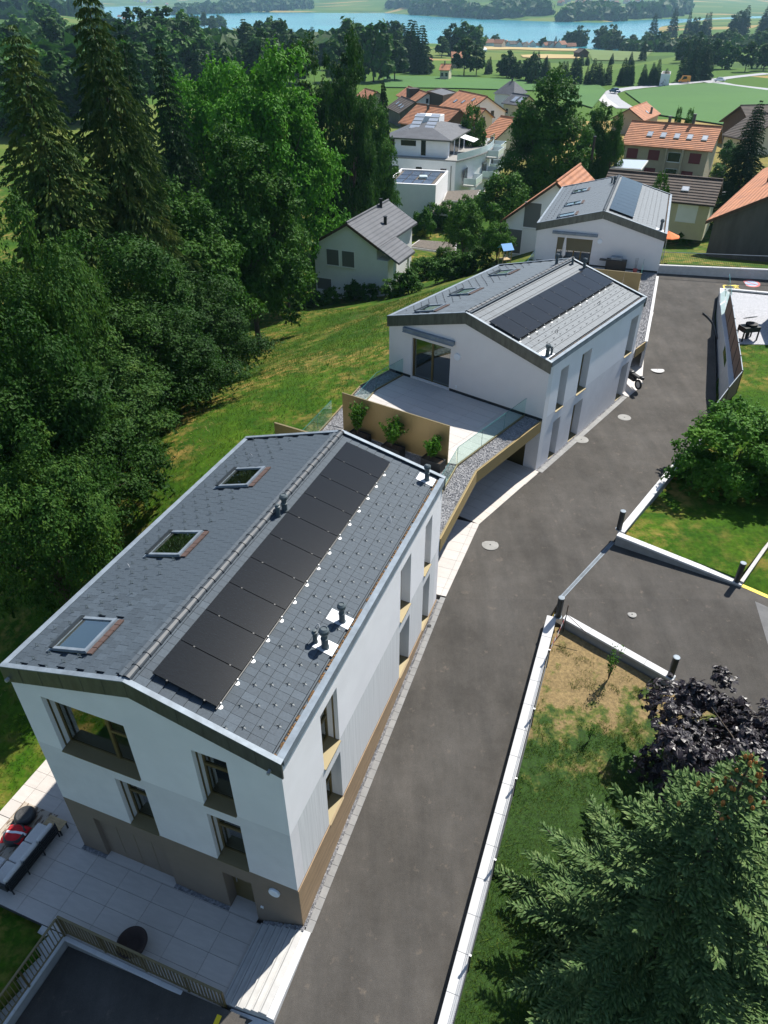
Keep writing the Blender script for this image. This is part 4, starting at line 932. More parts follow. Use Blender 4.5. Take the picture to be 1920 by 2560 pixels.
MB().prism([Vector((q0[0],q0[1],2.3)), Vector((q1[0],q1[1],2.3)), Vector((q1[0],q1[1],TZ-.43)), Vector((q0[0],q0[1],TZ-.43))], n_*-.1, n_*.1).build('wall', 'plaster_warm', bw)
# pavers beside house B
pb = empty('pavement', (FB.x0, FB.y0, 0), FB.th); pb['kind'] = 'structure'; pb['label'] = 'grey paver strip along the wall of the middle house'
for k in range(33):
    w0 = .0+.325*k; z = road_z(float(FB.P(9.4,w0)[1]))+.012; MB().prism([(9.33,w0,z),(9.60,w0,z),(9.60,w0+.318,z),(9.33,w0+.318,z)], (0,0,-.08), (0,0,0)).build('paving_slab', 'paver', pb)
MB().box(9.22,9.33,0,10.9,2.6,2.87).build('gravel_bed', 'gravel', pb); stones('gravel', FB, [rc(9.23,9.32,0,10.9)], 900, lambda u, w_: 2.87, .024, pb)
# ---------------------------------------------------------------- upper carport between B and C
fz = lambda x, y: (1560+x*.217, 620+y*.217)
uc = empty('terrace', (FC.x0, FC.y0, 0), 0, 'gravel topped upper terrace with bronze screen in front of the top house', 'terrace'); o0 = Vector((FC.x0, FC.y0, 0)); UZ = 4.95
e = [G(*fz(378,328), UZ), G(*fz(303,770), UZ), G(*fz(245,1078), UZ), G(*fz(135,1160), UZ)]
bk = FB.P(9.0, 11.5, UZ); bl = FB.P(1.0, 11.6, UZ); cl = FC.P(0, -.03, UZ); cr = FC.P(9.35, -.03, UZ)
outl = [cr, e[0], e[1], e[2], e[3], bk, bl, cl]
MB().prism([p-o0 for p in outl[::-1]], (0,0,-.5), (0,0,-.03)).build('slab', 'gravel', uc)
q = [tuple(p[:2]) for p in (cr, e[0], e[1], e[2], e[3], FC.P(8.2,-7.2,0), FC.P(8.2,-.1,0))]
stones('gravel', FC, [[(a-o0.x, b-o0.y) for a, b in q]], 5200, lambda a, b: UZ-.02, .036, uc)
for p, r_ in ((e[2], e[3]),):
    d = (r_-p).normalized(); n = Vector((d.y,-d.x,0)); MB().prism([p-o0, r_-o0, r_-o0+Vector((0,0,-.55)), p-o0+Vector((0,0,-.55))], n*-.05, n*0).build('fascia', 'bronze_panel', uc)
for p, r_ in ((e[0], e[1]), (e[1], e[2])):
    d = (r_-p).normalized(); n = Vector((d.y,-d.x,0)); MB().prism([p-o0+Vector((0,0,.03)), r_-o0+Vector((0,0,.03)), r_-o0+Vector((0,0,-2.2)), p-o0+Vector((0,0,-2.2))], n*-.14, n*.04).build('edge_wall', 'coping', uc)
ct = empty('terrace_floor', (FC.x0, FC.y0, 0), FC.th); ct['kind'] = 'structure'; ct['label'] = 'tiled terrace floor in front of the top house'
MB().box(0,8.15,-4.9,-.03,UZ-.04,UZ-.005).build('bedding', 'grout', ct); tiles(ct, FC, (.1,-4.9), [(0.1,-4.85),(8.1,-4.85),(8.1,-.05),(.1,-.05)], 1.2, .6, 'tile_pale', UZ+.012)
MB().box(.2,9.35,-.02,-.002,UZ-.02,UZ+.12).build('wall_base_strip', 'anthracite', C)
us = empty('privacy_screen', FC.P(4.85,-5,UZ), FC.th, 'short bronze screen wall on the upper terrace', 'screen')
for k in range(3): MB().box(3.4*k/3+.004,3.4*(k+1)/3-.004,-.03,.03,-.4,1.3).build('panel', 'bronze_panel', us)
MB().box(-.02,3.42,-.04,.04,1.301,1.32).build('top_cap', 'bronze', us)
ug = empty('balustrade', (FC.x0, FC.y0, 0), FC.th, 'clear glass balustrade at the sides of the upper terrace', 'balustrade')
glass_run([(8.24,-.05),(8.24,-4.9)], UZ-.01, par=ug, seg=1.6); glass_run([(.05,-.05),(.05,-4.9)], UZ-.01, par=ug, seg=1.6)
# paving below the upper carport where the motorcycle stands
cp3 = [tuple(FB.P(8.0,11.0)[:2]), tuple(FB.P(9.62,10.4)[:2]), (15.41,39.22), (16.7,43.41), (17.05,44.5), (18.7,48.5), (17.9,48.7), (15.5,44.5), (12.5,43)]
sheet('carport_floor', cp3, roadf, 'tile_pale', dz=.012)
MB().prism([Vector(p+(0,)) for p in cp3[::-1]][:3], (0,0,-5), (0,0,-4.9))
# ---------------------------------------------------------------- neighbouring houses and the village
mat('tile_orange', (0.46, 0.185, 0.08), 0.8, col2=(0.29, 0.12, 0.06), vscale=.8, detail=8, rnd=.15)
mat('tile_grey', (0.090, 0.096, 0.110), 0.7, col2=(0.062, 0.067, 0.078), vscale=.8, detail=8)
mat('tile_umber', (0.085, 0.062, 0.048), 0.85, col2=(0.05, 0.038, 0.03), vscale=.8, detail=8)
mat('render_white', (0.85, 0.85, 0.85), 0.85, var=.05, vscale=1)
mat('render_cream', (0.60, 0.54, 0.38), 0.85, var=.08, vscale=1)
mat('render_tan', (0.40, 0.33, 0.23), 0.85, var=.1, vscale=1)
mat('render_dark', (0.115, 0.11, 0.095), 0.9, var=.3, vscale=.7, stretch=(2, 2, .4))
mat('shutter_red', (0.13, 0.015, 0.018), 0.7); mat('shutter_grey', (0.14, 0.145, 0.14), .6); mat('shade_grey', (0.30, 0.31, 0.31), .7)
mat('window_dark', (0.012, 0.016, 0.020), 0.12, spec=.6)
mat('timber_dark', (0.09, 0.055, 0.032), .85, var=.3, vscale=4)
mat('roof_gravel', (0.16, 0.135, 0.11), .95, col2=(0.09, 0.078, 0.065), vscale=4, bump=.6, bscale=20)
mat('solar_blue', (0.10, 0.135, 0.20), .25, .3, var=.2, vscale=2); mat('metal_pale', (0.52, 0.55, 0.58), .3, .6); mat('milk_glass', (0.62, 0.72, 0.72), .15, spec=.6)
mat('canvas_white', (0.8, 0.8, 0.78), .9)
def courses(m, sc, st=1.0):
    add_wave_bump(MATS[m], (0, 1, 0), 2*math.pi/sc, st, .05)
for k in ('tile_orange', 'tile_grey', 'tile_umber'): courses(k, .42, .7)
class Gable:
    """gable house: ridge seen from r1 to r2 (pixels, height zr); eave corner e (pixel, height ze) on the near slope"""
    def __init__(s, r1, r2, e, zr, ze, zb, name, label, cat='house', group='houses of the village', wallm='render_white', roofm='tile_orange', ze2=None, half2=None, over=.5, th=.22, pitch=30, auto=None):
        auto = group != 'houses below the meadow' if auto is None else auto
        hgt = ze-zb
        for it in range(14 if auto else 1):
            P1, P2, E = G(*r1, zr), G(*r2, zr), G(*e, zr); d = P2-P1; s.L = d.length; d = d/s.L; n = Vector((d.y,-d.x,0))
            if (E-P1).dot(n) < 0: n = -n
            if pitch:
                lo, hi = zr-9.0, zr; tp = math.tan(R(pitch))
                for _ in range(40):
                    ze = (lo+hi)/2; h = (G(*e, ze)-P1).dot(n)
                    if zr-ze > tp*h: lo = ze
                    else: hi = ze
            else: h = (G(*e, ze)-P1).dot(n)
            if h < 0: n = -n; h = -h
            if auto:
                c = (P1+P2)/2; zb = gz(c.x, c.y)
                if it < 13: zr -= ((ze-zb)-hgt)*.6
        s.h1 = h; s.sl = (zr-ze)/h; s.h2 = half2 or h; s.ze2 = ze2 if ze2 is not None else zr-s.sl*s.h2
        s.zr, s.ze, s.zb = zr-zb, ze-zb, 0; s.ze2 -= zb
        ang = math.atan2(d.y, d.x); s.sg = 1 if Vector((-d.y, d.x, 0)).dot(n) > 0 else -1
        s.o = empty(name, (P1.x, P1.y, zb), ang, label, cat, group); s.over = over; o = over; L = s.L; g = s.sg
        y1, y2 = g*(s.h1-o), -g*(s.h2-o); za = s.zr-s.sl*(s.h1-o)-.05; sl2 = (s.zr-s.ze2)/s.h2; zb_ = s.zr-sl2*(s.h2-o)-.05
        poly = [(0,y1,-2),(0,y1,za-.1),(0,0,s.zr-.18),(0,y2,zb_-.1),(0,y2,-2)]
        s.y1, s.y2, s.za = y1, y2, za
        w_ = MB().prism(poly, (o,0,0), (L-o,0,0)); s.wall = w_.build('wall', wallm, s.o)
        rf = MB()
        rf.prism([(0,0,s.zr),(L,0,s.zr),(L,g*s.h1,s.ze),(0,g*s.h1,s.ze)], (0,0,-th), (0,0,0)); s.roof = rf.build('roof', roofm, s.o)
        MB().prism([(0,0,s.zr),(L,0,s.zr),(L,-g*s.h2,s.ze2),(0,-g*s.h2,s.ze2)], (0,0,-th), (0,0,0)).build('roof', roofm, s.o)
        m = MB(); m.tube((0,0,s.zr+.02),(L,0,s.zr+.02),.13,n=8); m.build('ridge', roofm, s.roof)
        for x in (0, L):
            for (yy, zz) in ((g*s.h1, s.ze), (-g*s.h2, s.ze2)): MB().prism([(x-.03,0,s.zr-.02),(x-.03,yy,zz-.02),(x-.03,yy,zz-.3),(x-.03,0,s.zr-.3)], (0,0,0), (.06,0,0)).build('barge_board', 'timber_dark', s.roof)
    def win(s, face, a, z, w_, h, m='window_dark', sh=None, frame='plastic_white'):
        """face: 'near' eave wall, 'g0' gable at r1, 'g1' gable at r2; a along the wall"""
        g = s.sg; o = s.over
        def bx(a0, a1, z0, z1, d0, d1):
            mb = MB()
            if face == 'near': y0, y1 = s.y1+g*d0, s.y1+g*d1; mb.box(a0, a1, min(y0,y1), max(y0,y1), z0, z1)
            elif face == 'g0': mb.box(o-d1, o-d0, a0, a1, z0, z1)
            else: mb.box(s.L-o+d0, s.L-o+d1, a0, a1, z0, z1)
            return mb
        wo = bx(a-w_/2-.06, a+w_/2+.06, z-h/2-.06, z+h/2+.06, .002, .05).build('window', frame, s.o)
        bx(a-w_/2, a+w_/2, z-h/2, z+h/2, .0505, .07).build('pane', m, wo)
        bx(a-w_/2-.1, a+w_/2+.1, z-h/2-.14, z-h/2-.065, .002, .12).build('sill', frame, wo)
        if sh:
            for sg in (-1, 1): bx(a+sg*(w_/2+.3)-.22, a+sg*(w_/2+.3)+.22, z-h/2, z+h/2, .002, .05).build('shutter', sh, wo)
    def on_roof(s, x, t, side=1): return (x, s.sg*s.h1*t if side > 0 else -s.sg*s.h2*t, s.zr-(s.zr-(s.ze if side > 0 else s.ze2))*t)
    def chimney(s, x, t, h=1.0, w_=.5, m='render_dark', side=1):
        p = s.on_roof(x, t, side); c = MB(); c.box(p[0]-w_/2, p[0]+w_/2, p[1]-w_/2, p[1]+w_/2, p[2]-.5, p[2]+h); co = c.build('chimney', m, s.roof); MB().box(p[0]-w_*.62, p[0]+w_*.62, p[1]-w_*.62, p[1]+w_*.62, p[2]+h+.001, p[2]+h+.08).build('chimney_cap', 'zinc_dark', co if False else s.roof)
    def flue(s, x, t, h, r): p = s.on_roof(x, t); MB().lathe([(r,-.3),(r,h*.9),(r*1.3,h*.92),(r*1.3,h)], p, 12).build('flue_pipe', 'black_metal', s.roof)
    def skylight(s, x, t, w_=.9, l=1.2, m='metal_pale', dz=.06):
        a = math.atan2(s.zr-s.ze, s.h1); p = Vector(s.on_roof(x, t)); M = Matrix.Rotation(-a*s.sg, 3, 'X')
        MB().cbox(p+Vector((0,0,dz)), w_, l, .12, M).build('skylight', 'zinc', s.roof); MB().cbox(p+Vector((0,0,dz+.065)), w_*.75, l*.75, .02, M).build('skylight_pane', m, s.roof)
zv = lambda x, y: (760+x*.3858, 180+y*.3858); zc2 = lambda x, y: (1240+x*.41, 220+y*.41); tt = lambda x, y: (960+x*.5787, y*.5787)
# white house with grey roof on the slope
h = Gable(zv(275,978), zv(545,830), zv(482,1141), 3.0, -2.1, -6.0, 'gable_house', 'small white gabled house with grey tiled roof at the foot of the meadow', group='houses below the meadow', roofm='tile_grey', half2=4.6, over=.45)
q0, q1 = h.on_roof(0, .98), h.on_roof(0, 1.62); xe = h.L*.42
MB().prism([(0,q0[1],q0[2]),(xe,q0[1],q0[2]),(xe,q1[1],q1[2]),(0,q1[1],q1[2])], (0,0,-.22), (0,0,.0)).build('lower_roof', 'tile_grey', h.o)
MB().box(h.over,xe*.5,min(h.y1,q0[1]+h.sg*.9),max(h.y1,q0[1]+h.sg*.9),-2,q1[2]-.1).build('lower_wall', 'render_white', h.o)
for x in (.4, xe-.4): MB().box(x-.12,x+.12,q1[1]-h.sg*.6-.12,q1[1]-h.sg*.6+.12,-2,q1[2]-.05).build('porch_post', 'render_white', h.o)
for (f, z, w_, hh) in ((.30,5.2,1.4,1.6),(.55,5.2,1.4,1.6),(.14,2.2,1.7,1.2),(.66,1.3,2.0,2.4)): h.win('g0', h.y2+f*(h.y1-h.y2), z, w_, hh, 'shutter_grey')
for x in (1.5, 4.2): h.win('near', x, 1.2, 1.4, 2.2)
h.flue(h.L*.75, .08, .9, .16); h.flue(h.L*.5, .55, .8, .18)
# white house with orange roof beside house C
h = Gable(zc2(370,572), zc2(515,464), zc2(140,727), 6.9, 2.6, -.6, 'gable_house', 'white gabled house with orange tiled roof behind the top terraced house', group='houses below the meadow', pitch=None)
h.win('g0', h.sg*2.2, 4.0, 1.7, 2.4, 'shutter_grey'); h.win('g0', h.sg*3.9, 1.2, 1.6, 2.4, 'shutter_grey'); h.flue(h.L*.6, -.35, 1.9, .13)
# big orange roof, upper right
h = Gable((2019,452), (2109,338), zc2(1090,982), 9.6, 4.6, 1.6, 'gable_house', 'large house with red brown tiled roof and dark shaded gable beyond the road end', group='houses below the meadow', wallm='render_dark', over=.6)
h.flue(h.L*.42, .60, 1.9, .17); h.flue(h.L*.62, .52, 1.1, .17)
# low garage row behind house C
h = Gable(zc2(1385,560), zc2(690,498), zc2(1345,718), 3.4, 1.4, -1.2, 'garage_row', 'long low garage with brown tiled roof behind the top terraced house', 'garage', 'houses below the meadow', 'render_cream', 'tile_umber')
for a in (3.0, 6.2, 9.4): h.win('near', a, 1.1, 2.3, 2.0, 'render_white')
h.skylight(h.L*.28, .5, .9, .8)
# chalet with red shutters
h = Gable(zc2(830,198), zc2(1380,236), zc2(762,340), 5.6, 1.6, -4.2, 'apartment_house', 'wide tan house with orange roof, four skylights and dark red shutters', 'house', wallm='render_tan', over=.7)
for i, a in enumerate((2.2, 6.2, 13.6, 17.9)):
    if a < h.L-1: h.win('near', a, 4.3, 1.9, 1.5, 'shutter_red', frame='shutter_red')
for a in (6.0, 12.8, 17.2):
    if a < h.L-1: h.win('near', a, 1.2, 1.9, 1.6, 'shutter_red', frame='shutter_red')
h.win('near', 9.9, 1.0, 2.0, 2.4); h.win('near', 9.9, 4.2, 2.2, 1.5)
for a in (8.5, 11.4): m = MB(); yy = h.y1; m.box(a-.15, a+.15, min(yy, yy+h.sg*.9), max(yy, yy+h.sg*.9), -1, 5.6); m.build('pillar', 'render_tan', h.o)
for x in (.27,.42,.57,.71,.87): h.skylight(h.L*x, .52, 1.0, 1.3)
h.chimney(h.L*.68, -.1, 1.3); h.chimney(h.L*.42, -.05, .9)
h = Gable(tt(1060,468), tt(1135,440), tt(1095,535), 2.2, -2.0, -5.6, 'gable_house', 'house with pale orange roof and chimney behind the red shuttered house', roofm='tile_orange', wallm='render_tan'); h.chimney(h.L*.6, .75, 1.4); h.skylight(h.L*.5, .6, .8, 1.0)
h = Gable(tt(1540,455), tt(1680,452), tt(1478,565), 4.6, -.6, -4.8, 'barn', 'dark brown timber barn at the edge of the green field', 'barn', wallm='timber_dark', roofm='tile_umber', over=.8)
h = Gable(tt(1600,480), tt(1720,500), tt(1500,592), 1.6, -1.6, -4.9, 'barn', 'low annexe with grey weathered roof beside the dark barn', 'barn', wallm='render_cream', roofm='tile_umber')
# village core
h = Gable(tt(325,390), tt(447,416), tt(255,467), 2.6, -3.0, -7.0, 'gable_house', 'broad orange roofed house with white gable and two dark gable windows', over=.5); h.win('g1', h.sg*1.5, 3.6, 1.0, 1.4); h.win('g1', -h.sg*2.2, 3.6, 1.0, 1.4); h.skylight(h.L*.3, .55); h.skylight(h.L*.55, .5); h.skylight(h.L*.75, .3)
h = Gable(tt(145,447), tt(330,473), tt(45,527), 1.6, -3.2, -6.6, 'barn', 'long barn with weathered orange roof behind the apartment block', 'barn', wallm='timber_dark'); h.chimney(h.L*.35, .2, 1.0)
h = Gable(tt(105,372), tt(190,400), tt(58,414), 1.2, -3.2, -7.4, 'gable_house', 'orange roofed house with dark dormer next to the brown flat roofed block'); h.win('g1', 0, 4.4, .8, 1.2); h.win('g1', h.sg*2, 1.6, 1.0, 1.4)
m = MB(); p = h.on_roof(h.L*.55, .45); m.box(p[0]-1.6,p[0]+1.6,p[1]-1.6,p[1]+1.6,p[2]-1.2,p[2]+1.5); dm = m.build('dormer', 'tile_umber', h.o)
h = Gable(tt(75,415), tt(135,440), tt(25,470), -.2, -3.6, -7.2, 'gable_house', 'dark grey roofed house with roof windows beside the columnar trees', roofm='tile_umber', wallm='render_dark'); h.skylight(h.L*.3, .5); h.skylight(h.L*.55, .55); h.skylight(h.L*.75, .6)
h = Gable(tt(505,500), tt(578,512), tt(455,602), 2.4, -2.0, -6.4, 'gable_house', 'cream house with orange roof between the apartment block and the chestnut', wallm='render_cream'); h.win('near', h.L*.55, 2.4, 1.6, 1.3); h.win('near', h.L*.75, 5.0-1.4, 1.4, 1.2)
h = Gable(tt(380,462), tt(440,470), tt(345,510), .6, -2.6, -6.5, 'gable_house', 'yellow walled house behind the roof terrace of the apartment block', wallm='render_cream'); h.win('g1', 0, 3.6, .9, 1.2); h.win('g1', h.sg*1.8, 1.2, .9, 1.2)
h = Gable(tt(555,402), tt(628,412), tt(492,442), .2, -3.2, -7.2, 'gable_house', 'cream house with dark roof and pale solar panels', wallm='render_cream', roofm='tile_grey'); h.skylight(h.L*.5, .5, 2.0, 2.4, 'metal_pale'); h.skylight(h.L*.85, .5, 1.6, 2.4, 'metal_pale'); h.win('near', h.L*.3, 2.0, 1.0, 1.3)
h = Gable(zv(395,105), zv(478,128), zv(372,165), -1.0, -4.2, -7.6, 'gable_house', 'house with dull red roof half hidden by the tall dark trees', wallm='render_tan')
def box_house(name, px, zt, hgt, label, cat='house', wallm='render_white', roofm='roof_gravel', par=.25, group='houses of the village', windows=()):
    """flat roofed block from four roof corners (pixels, ordered round), parapet and gravel roof"""
    P = [G(*p, zt) for p in px]; o0 = Vector((P[0].x, P[0].y, zt-hgt)); o = empty(name, o0, 0, label, cat, group); Q = [p-o0 for p in P]; c = sum(Q, Vector())/4
    if (Q[1]-Q[0]).cross(Q[2]-Q[0]).z < 0: Q = Q[::-1]
    MB().prism(Q, (0,0,-hgt-1.5), (0,0,-par-.02)).build('wall', wallm, o)
    ins = [q+(c-q).normalized()*.45 for q in Q]
    pa = MB()
    for i in range(4):
        a, b, a2, b2 = Q[i], Q[(i+1) % 4], ins[i], ins[(i+1) % 4]; pa.prism([a, b, b2, a2], (0,0,-par-.019), (0,0,0))
    pa.build('parapet', wallm, o); MB().prism(ins, (0,0,-par-.018), (0,0,-par+.03)).build('roof', roofm, o)
    def win(i, f, z, w_, h, m='window_dark'):
        a, b = Q[i], Q[(i+1) % 4]; d = (b-a).normalized(); n = Vector((d.y,-d.x,0)); p = a+(b-a)*f; z0 = -hgt+z; M = Matrix(((d.x,n.x,0),(d.y,n.y,0),(0,0,1)))
        wo = MB().cbox((p.x+n.x*.02, p.y+n.y*.02, z0), w_+.1, .05, h+.1, M).build('window', 'plastic_white', o); MB().cbox((p.x+n.x*.05, p.y+n.y*.05, z0), w_, .03, h, M).build('pane', m, wo)
    return o, Q, win, ins
# cube house
o, Q, win, ins = box_house('cube_house', [zv(527,717), zv(855,732), zv(935,640), zv(630,625)], -.2, 6.0, 'white cubic house with parapet and solar panels on its gravel roof', group='houses below the meadow', par=.3)
k0 = min(range(4), key=lambda i: ((Q[i]+Q[(i+1) % 4])/2+Vector((o.location.x,o.location.y,0))).y)
win(k0, .27, 4.0, 2.2, 1.0, 'shade_grey'); win((k0+1) % 4, .3, 4.2, .9, 1.1); win((k0+1) % 4, .72, 4.4, 1.2, 1.1); win(k0, .62, .9, .5, .4)
e1_, e2_ = (ins[1]-ins[0]), (ins[3]-ins[0])
for i in range(4):
    for j in range(3):
        if i == 2 and j == 1: continue
        q = ins[0]+e1_*(.08+.21*i)+e2_*(.08+.29*j); MB().prism([q, q+e1_*.19, q+e1_*.19+e2_*.26, q+e2_*.26], (0,0,-.2), (0,0,-.14)).build('solar_panel', 'solar_blue', o)
q = ins[0]+e1_*.62+e2_*.5; MB().cbox(q+Vector((0,0,-.05)), 1.3, 1.3, .4).build('roof_light', 'milk_glass', o, bevel=.15)
def canopy(name, px, zt, hgt, label, m='roof_gravel', th=.25, group='carports'):
    P = [G(*p, zt) for p in px]; o0 = Vector((P[0].x, P[0].y, zt-hgt)); o = empty(name, o0, 0, label, 'carport', group); Q = [p-o0 for p in P]; c = sum(Q, Vector())/4
    if (Q[1]-Q[0]).cross(Q[2]-Q[0]).z < 0: Q = Q[::-1]
    MB().prism(Q, (0,0,-th), (0,0,-.03)).build('roof_frame', 'concrete', o); ins = [q+(c-q).normalized()*.25 for q in Q]; MB().prism(ins, (0,0,-.029), (0,0,.03)).build('roof_cover', m, o)
    for q in ins: MB().box(q.x-.09,q.x+.09,q.y-.09,q.y+.09,-hgt-.8,-th-.001).build('post', 'concrete', o)
    q0, q1 = (ins[2]+ins[3])/2, ins[3]; MB().prism([ins[2]*.98+ins[3]*.02, ins[3]*.98+ins[2]*.02, ins[3]*.98+ins[2]*.02+Vector((0,0,-th)), ins[2]*.98+ins[3]*.02+Vector((0,0,-th))], (0,0,-hgt), (0,.1,-hgt+.02))
    return o
canopy('carport', [zv(900,832), zv(1100,838), zv(1145,762), zv(925,770)], -3.2, 2.7, 'gravel roofed carport beside the white cubic house')
canopy('carport', [zv(822,908), zv(970,930), zv(1010,852), zv(885,846)], -3.6, 2.6, 'small gravel roofed porch in front of the white cubic house')
canopy('carport', [zv(682,1130), zv(985,1175), zv(990,1105), zv(745,1086)], -3.2, 2.4, 'low gravel roofed garage beside the grey roofed house')
canopy('carport', [zc2(698,484), zc2(888,496), zc2(930,440), zc2(762,434)], 1.0, 2.6, 'grey metal carport roof in front of the red shuttered house', 'metal_pale')
# brown flat block and grey hipped house of the village
o, Q, win, ins = box_house('flat_block', [tt(185,392), tt(255,412), tt(322,398), tt(250,378)], -1.2, 5.5, 'brown flat roofed block among the orange roofs', wallm='timber_dark', roofm='tile_grey'); win(0, .5, 3.5, 1.5, 1.6); win(1, .5, 3.5, 1.5, 1.6)
def hip_house(px, zt, ze, zb, label, wallm='render_white', roofm='tile_grey', rid=.25):
    P = [G(*p, ze) for p in px]; o0 = Vector((P[0].x, P[0].y, zb)); o = empty('hip_house', o0, 0, label, 'house', 'houses of the village'); Q = [p-o0 for p in P]; c = sum(Q, Vector())/4
    if (Q[1]-Q[0]).cross(Q[2]-Q[0]).z < 0: Q = Q[::-1]
    ins = [q+(c-q).normalized()*.7 for q in Q]; MB().prism([Vector((q.x,q.y,0)) for q in ins], (0,0,-1.5), (0,0,ze-zb)).build('wall', wallm, o)
    a, b = c+((Q[0]+Q[3])/2-c)*rid, c+((Q[1]+Q[2])/2-c)*rid; a.z = b.z = zt-zb; m = MB(); m.add([*Q, a, b], [(0,1,5,4),(1,2,5),(2,3,4,5),(3,0,4),(3,2,1,0)]); m.build('roof', roofm, o); return o, Q
o, Q = hip_house([tt(470,404), tt(560,412), tt(622,400), tt(545,392)], 0.6, -2.6, -7.5, 'grey hipped roof house at the edge of the green field'); MB().lathe([(.25,4.4),(.25,8.6),(.3,8.6),(.3,8.8)], tuple(sum(Q, Vector())/4*Vector((1,1,0)) if False else ((sum(Q, Vector())/4).x, (sum(Q, Vector())/4).y, 0)), 10).build('chimney', 'black_metal', o)
# ---------------------------------------------------------------- apartment block with curved roof terrace
AP = Frame(-1.6, 131.6, -20, 14.0, 24, 0, 0, 0); ap = empty('apartment_block', (AP.x0, AP.y0, -6.6), AP.th, 'white apartment block with curved roof terrace, glass balconies and two tilted solar panels', 'building')
arc = [(14.0+2.6*math.sin(math.pi*k/10), 24*k/10) for k in range(11)]
def lvl(z0, z1, nm, m, grow=0.0, pts=None): return MB().prism([(a, b, 0) for a, b in ([(0,0)]+[(x+grow, y) for x, y in arc]+[(0,24)])], (0,0,z0), (0,0,z1)).build(nm, m, ap)
lvl(-2, 3.0, 'ground_floor_wall', 'render_white'); lvl(3.001, 6.8, 'middle_floor_wall', 'render_white', .0)
lvl(6.801, 7.0, 'terrace_edge', 'concrete_grey', .35)
MB().box(1.4,12.2,1.6,16,7.001,9.7).build('penthouse_wall', 'render_white', ap)
m = MB(); e_ = [(.8,1.0,9.7),(12.8,1.0,9.7),(12.8,17.0,9.7),(.8,17.0,9.7)]; m.add(e_+[(6.8,7,11.1),(6.8,12,11.1)], [(0,1,4),(1,2,5,4),(2,3,5),(3,0,4,5),(3,2,1,0)]); rf = m.build('roof', 'tile_grey', ap)
MB().box(.75,12.85,.95,17.05,9.48,9.68).build('gutter', 'zinc_dark', ap)
for (a, zc_h, w_, hh) in ((2.6,8.3,.8,2.2),(5.4,8.9,2.6,.8),(8.0,8.3,.8,2.2)): wo = MB().box(a-w_/2,a+w_/2,1.55,1.599,zc_h-hh/2,zc_h+hh/2).build('window', 'window_dark', ap)
for a in (3.8, 7.8, 12.0): MB().box(a-.5,a+.5,-.05,-.001,3.6,5.7).build('window', 'window_dark', ap)
for a in (0.5, 13.3): MB().tube((a,-.08,-1),(a,-.08,6.2),.06,n=6).build('downpipe', 'zinc_dark', ap)
for k in range(4): MB().box(12.201,12.25,2.5+3.2*k,4.9+3.2*k,7.1,9.4).build('terrace_door', 'window_dark', ap)
for k in range(1, 10):
    (x0, y0), (x1, y1) = arc[k-1], arc[k]
    g = MB().prism([(x0+.2,y0,7.05),(x1+.2,y1,7.05),(x1+.2,y1,8.0),(x0+.2,y0,8.0)], (0,0,0), (.05,0,0)).build('railing_panel', 'milk_glass', ap)
for (y, z) in ((3.5,3.2),(10.5,3.2),(17.0,3.2),(12.5,6.1),(18.5,6.1),(18.5,3.0)):
    x = 14.0+2.6*math.sin(math.pi*y/24); b = MB().box(x-.2,x+2.1,y-2.2,y+2.2,z-.25,z).build('balcony', 'concrete', ap)
    for q in ((x+2.02,x+2.1,y-2.2,y+2.2),(x,x+2.02,y-2.2,y-2.12),(x,x+2.02,y+2.12,y+2.2)): MB().box(q[0],q[1],q[2],q[3],z+.08,z+1.05).build('railing_panel', 'milk_glass', b)
    MB().box(x-.05,x+.02,y-1.8,y+1.8,z+.1,z+2.3).build('balcony_door', 'window_dark', b)
for k in range(2):
    u = 4.3+2.6*k; pn = MB(); pn.prism([(u,5.2,10.5),(u+1.6,5.2,10.5),(u+1.6,9.4,12.2),(u,9.4,12.2)], (0,0,0), (0,0,.12)); so = pn.build('solar_collector', 'metal_pale', ap)
    for q in range(1, 4): yy = 5.2+4.2*q/4; MB().prism([(u,yy-.05,10.5+1.7*q/4+.125),(u+1.6,yy-.05,10.5+1.7*q/4+.125),(u+1.6,yy+.05,10.5+1.7*(q/4)+.165),(u,yy+.05,10.5+1.7*(q/4)+.165)], (0,0,0), (0,0,.02)).build('collector_bar', 'zinc_dark', so)
    MB().tube((u+.8,9.2,10.4),(u+.8,9.3,12.1),.06,n=6).build('collector_leg', 'alu', so)
MB().box(3.2,7.6,11.5,14.8,10.4,11.7).build('lift_housing', 'render_white', ap)
aw = MB(); aw.prism([(12.3,6.5,9.5),(15.2,6.5,8.8),(15.2,9.8,8.8),(12.3,9.8,9.5)], (0,0,0), (0,0,.05)); aw.build('awning', 'canvas_white', ap)
# ---------------------------------------------------------------- farther farm buildings
h = Gable(tt(245,276), tt(292,277), tt(213,302), -1.5, -5.0, -9.0, 'farmhouse', 'lonely white farmhouse with orange half hipped roof in the green field', wallm='render_cream', group='farm buildings in the fields'); h.win('near', h.L*.3, 2.2, 1.2, 1.5); h.win('near', h.L*.7, 2.2, 1.2, 1.5); h.chimney(h.L*.4, .1, 1.4)
h = Gable(tt(290,222), tt(348,222), tt(268,250), 1.0, -5.0, -10.0, 'barn', 'large orange roofed farm barn beside the wood', 'barn', 'farm buildings in the fields', 'render_tan')
h = Gable(tt(318,234), tt(365,234), tt(308,246), -4.0, -7.0, -10.5, 'barn', 'grey roofed farm shed beside the orange barn', 'barn', 'farm buildings in the fields', 'render_white', 'metal_pale')
h = Gable(tt(170,246), tt(205,245), tt(158,262), -5.0, -8.0, -10.5, 'barn', 'small brown roofed farm building at the wood edge', 'barn', 'farm buildings in the fields', 'render_cream', 'tile_orange')
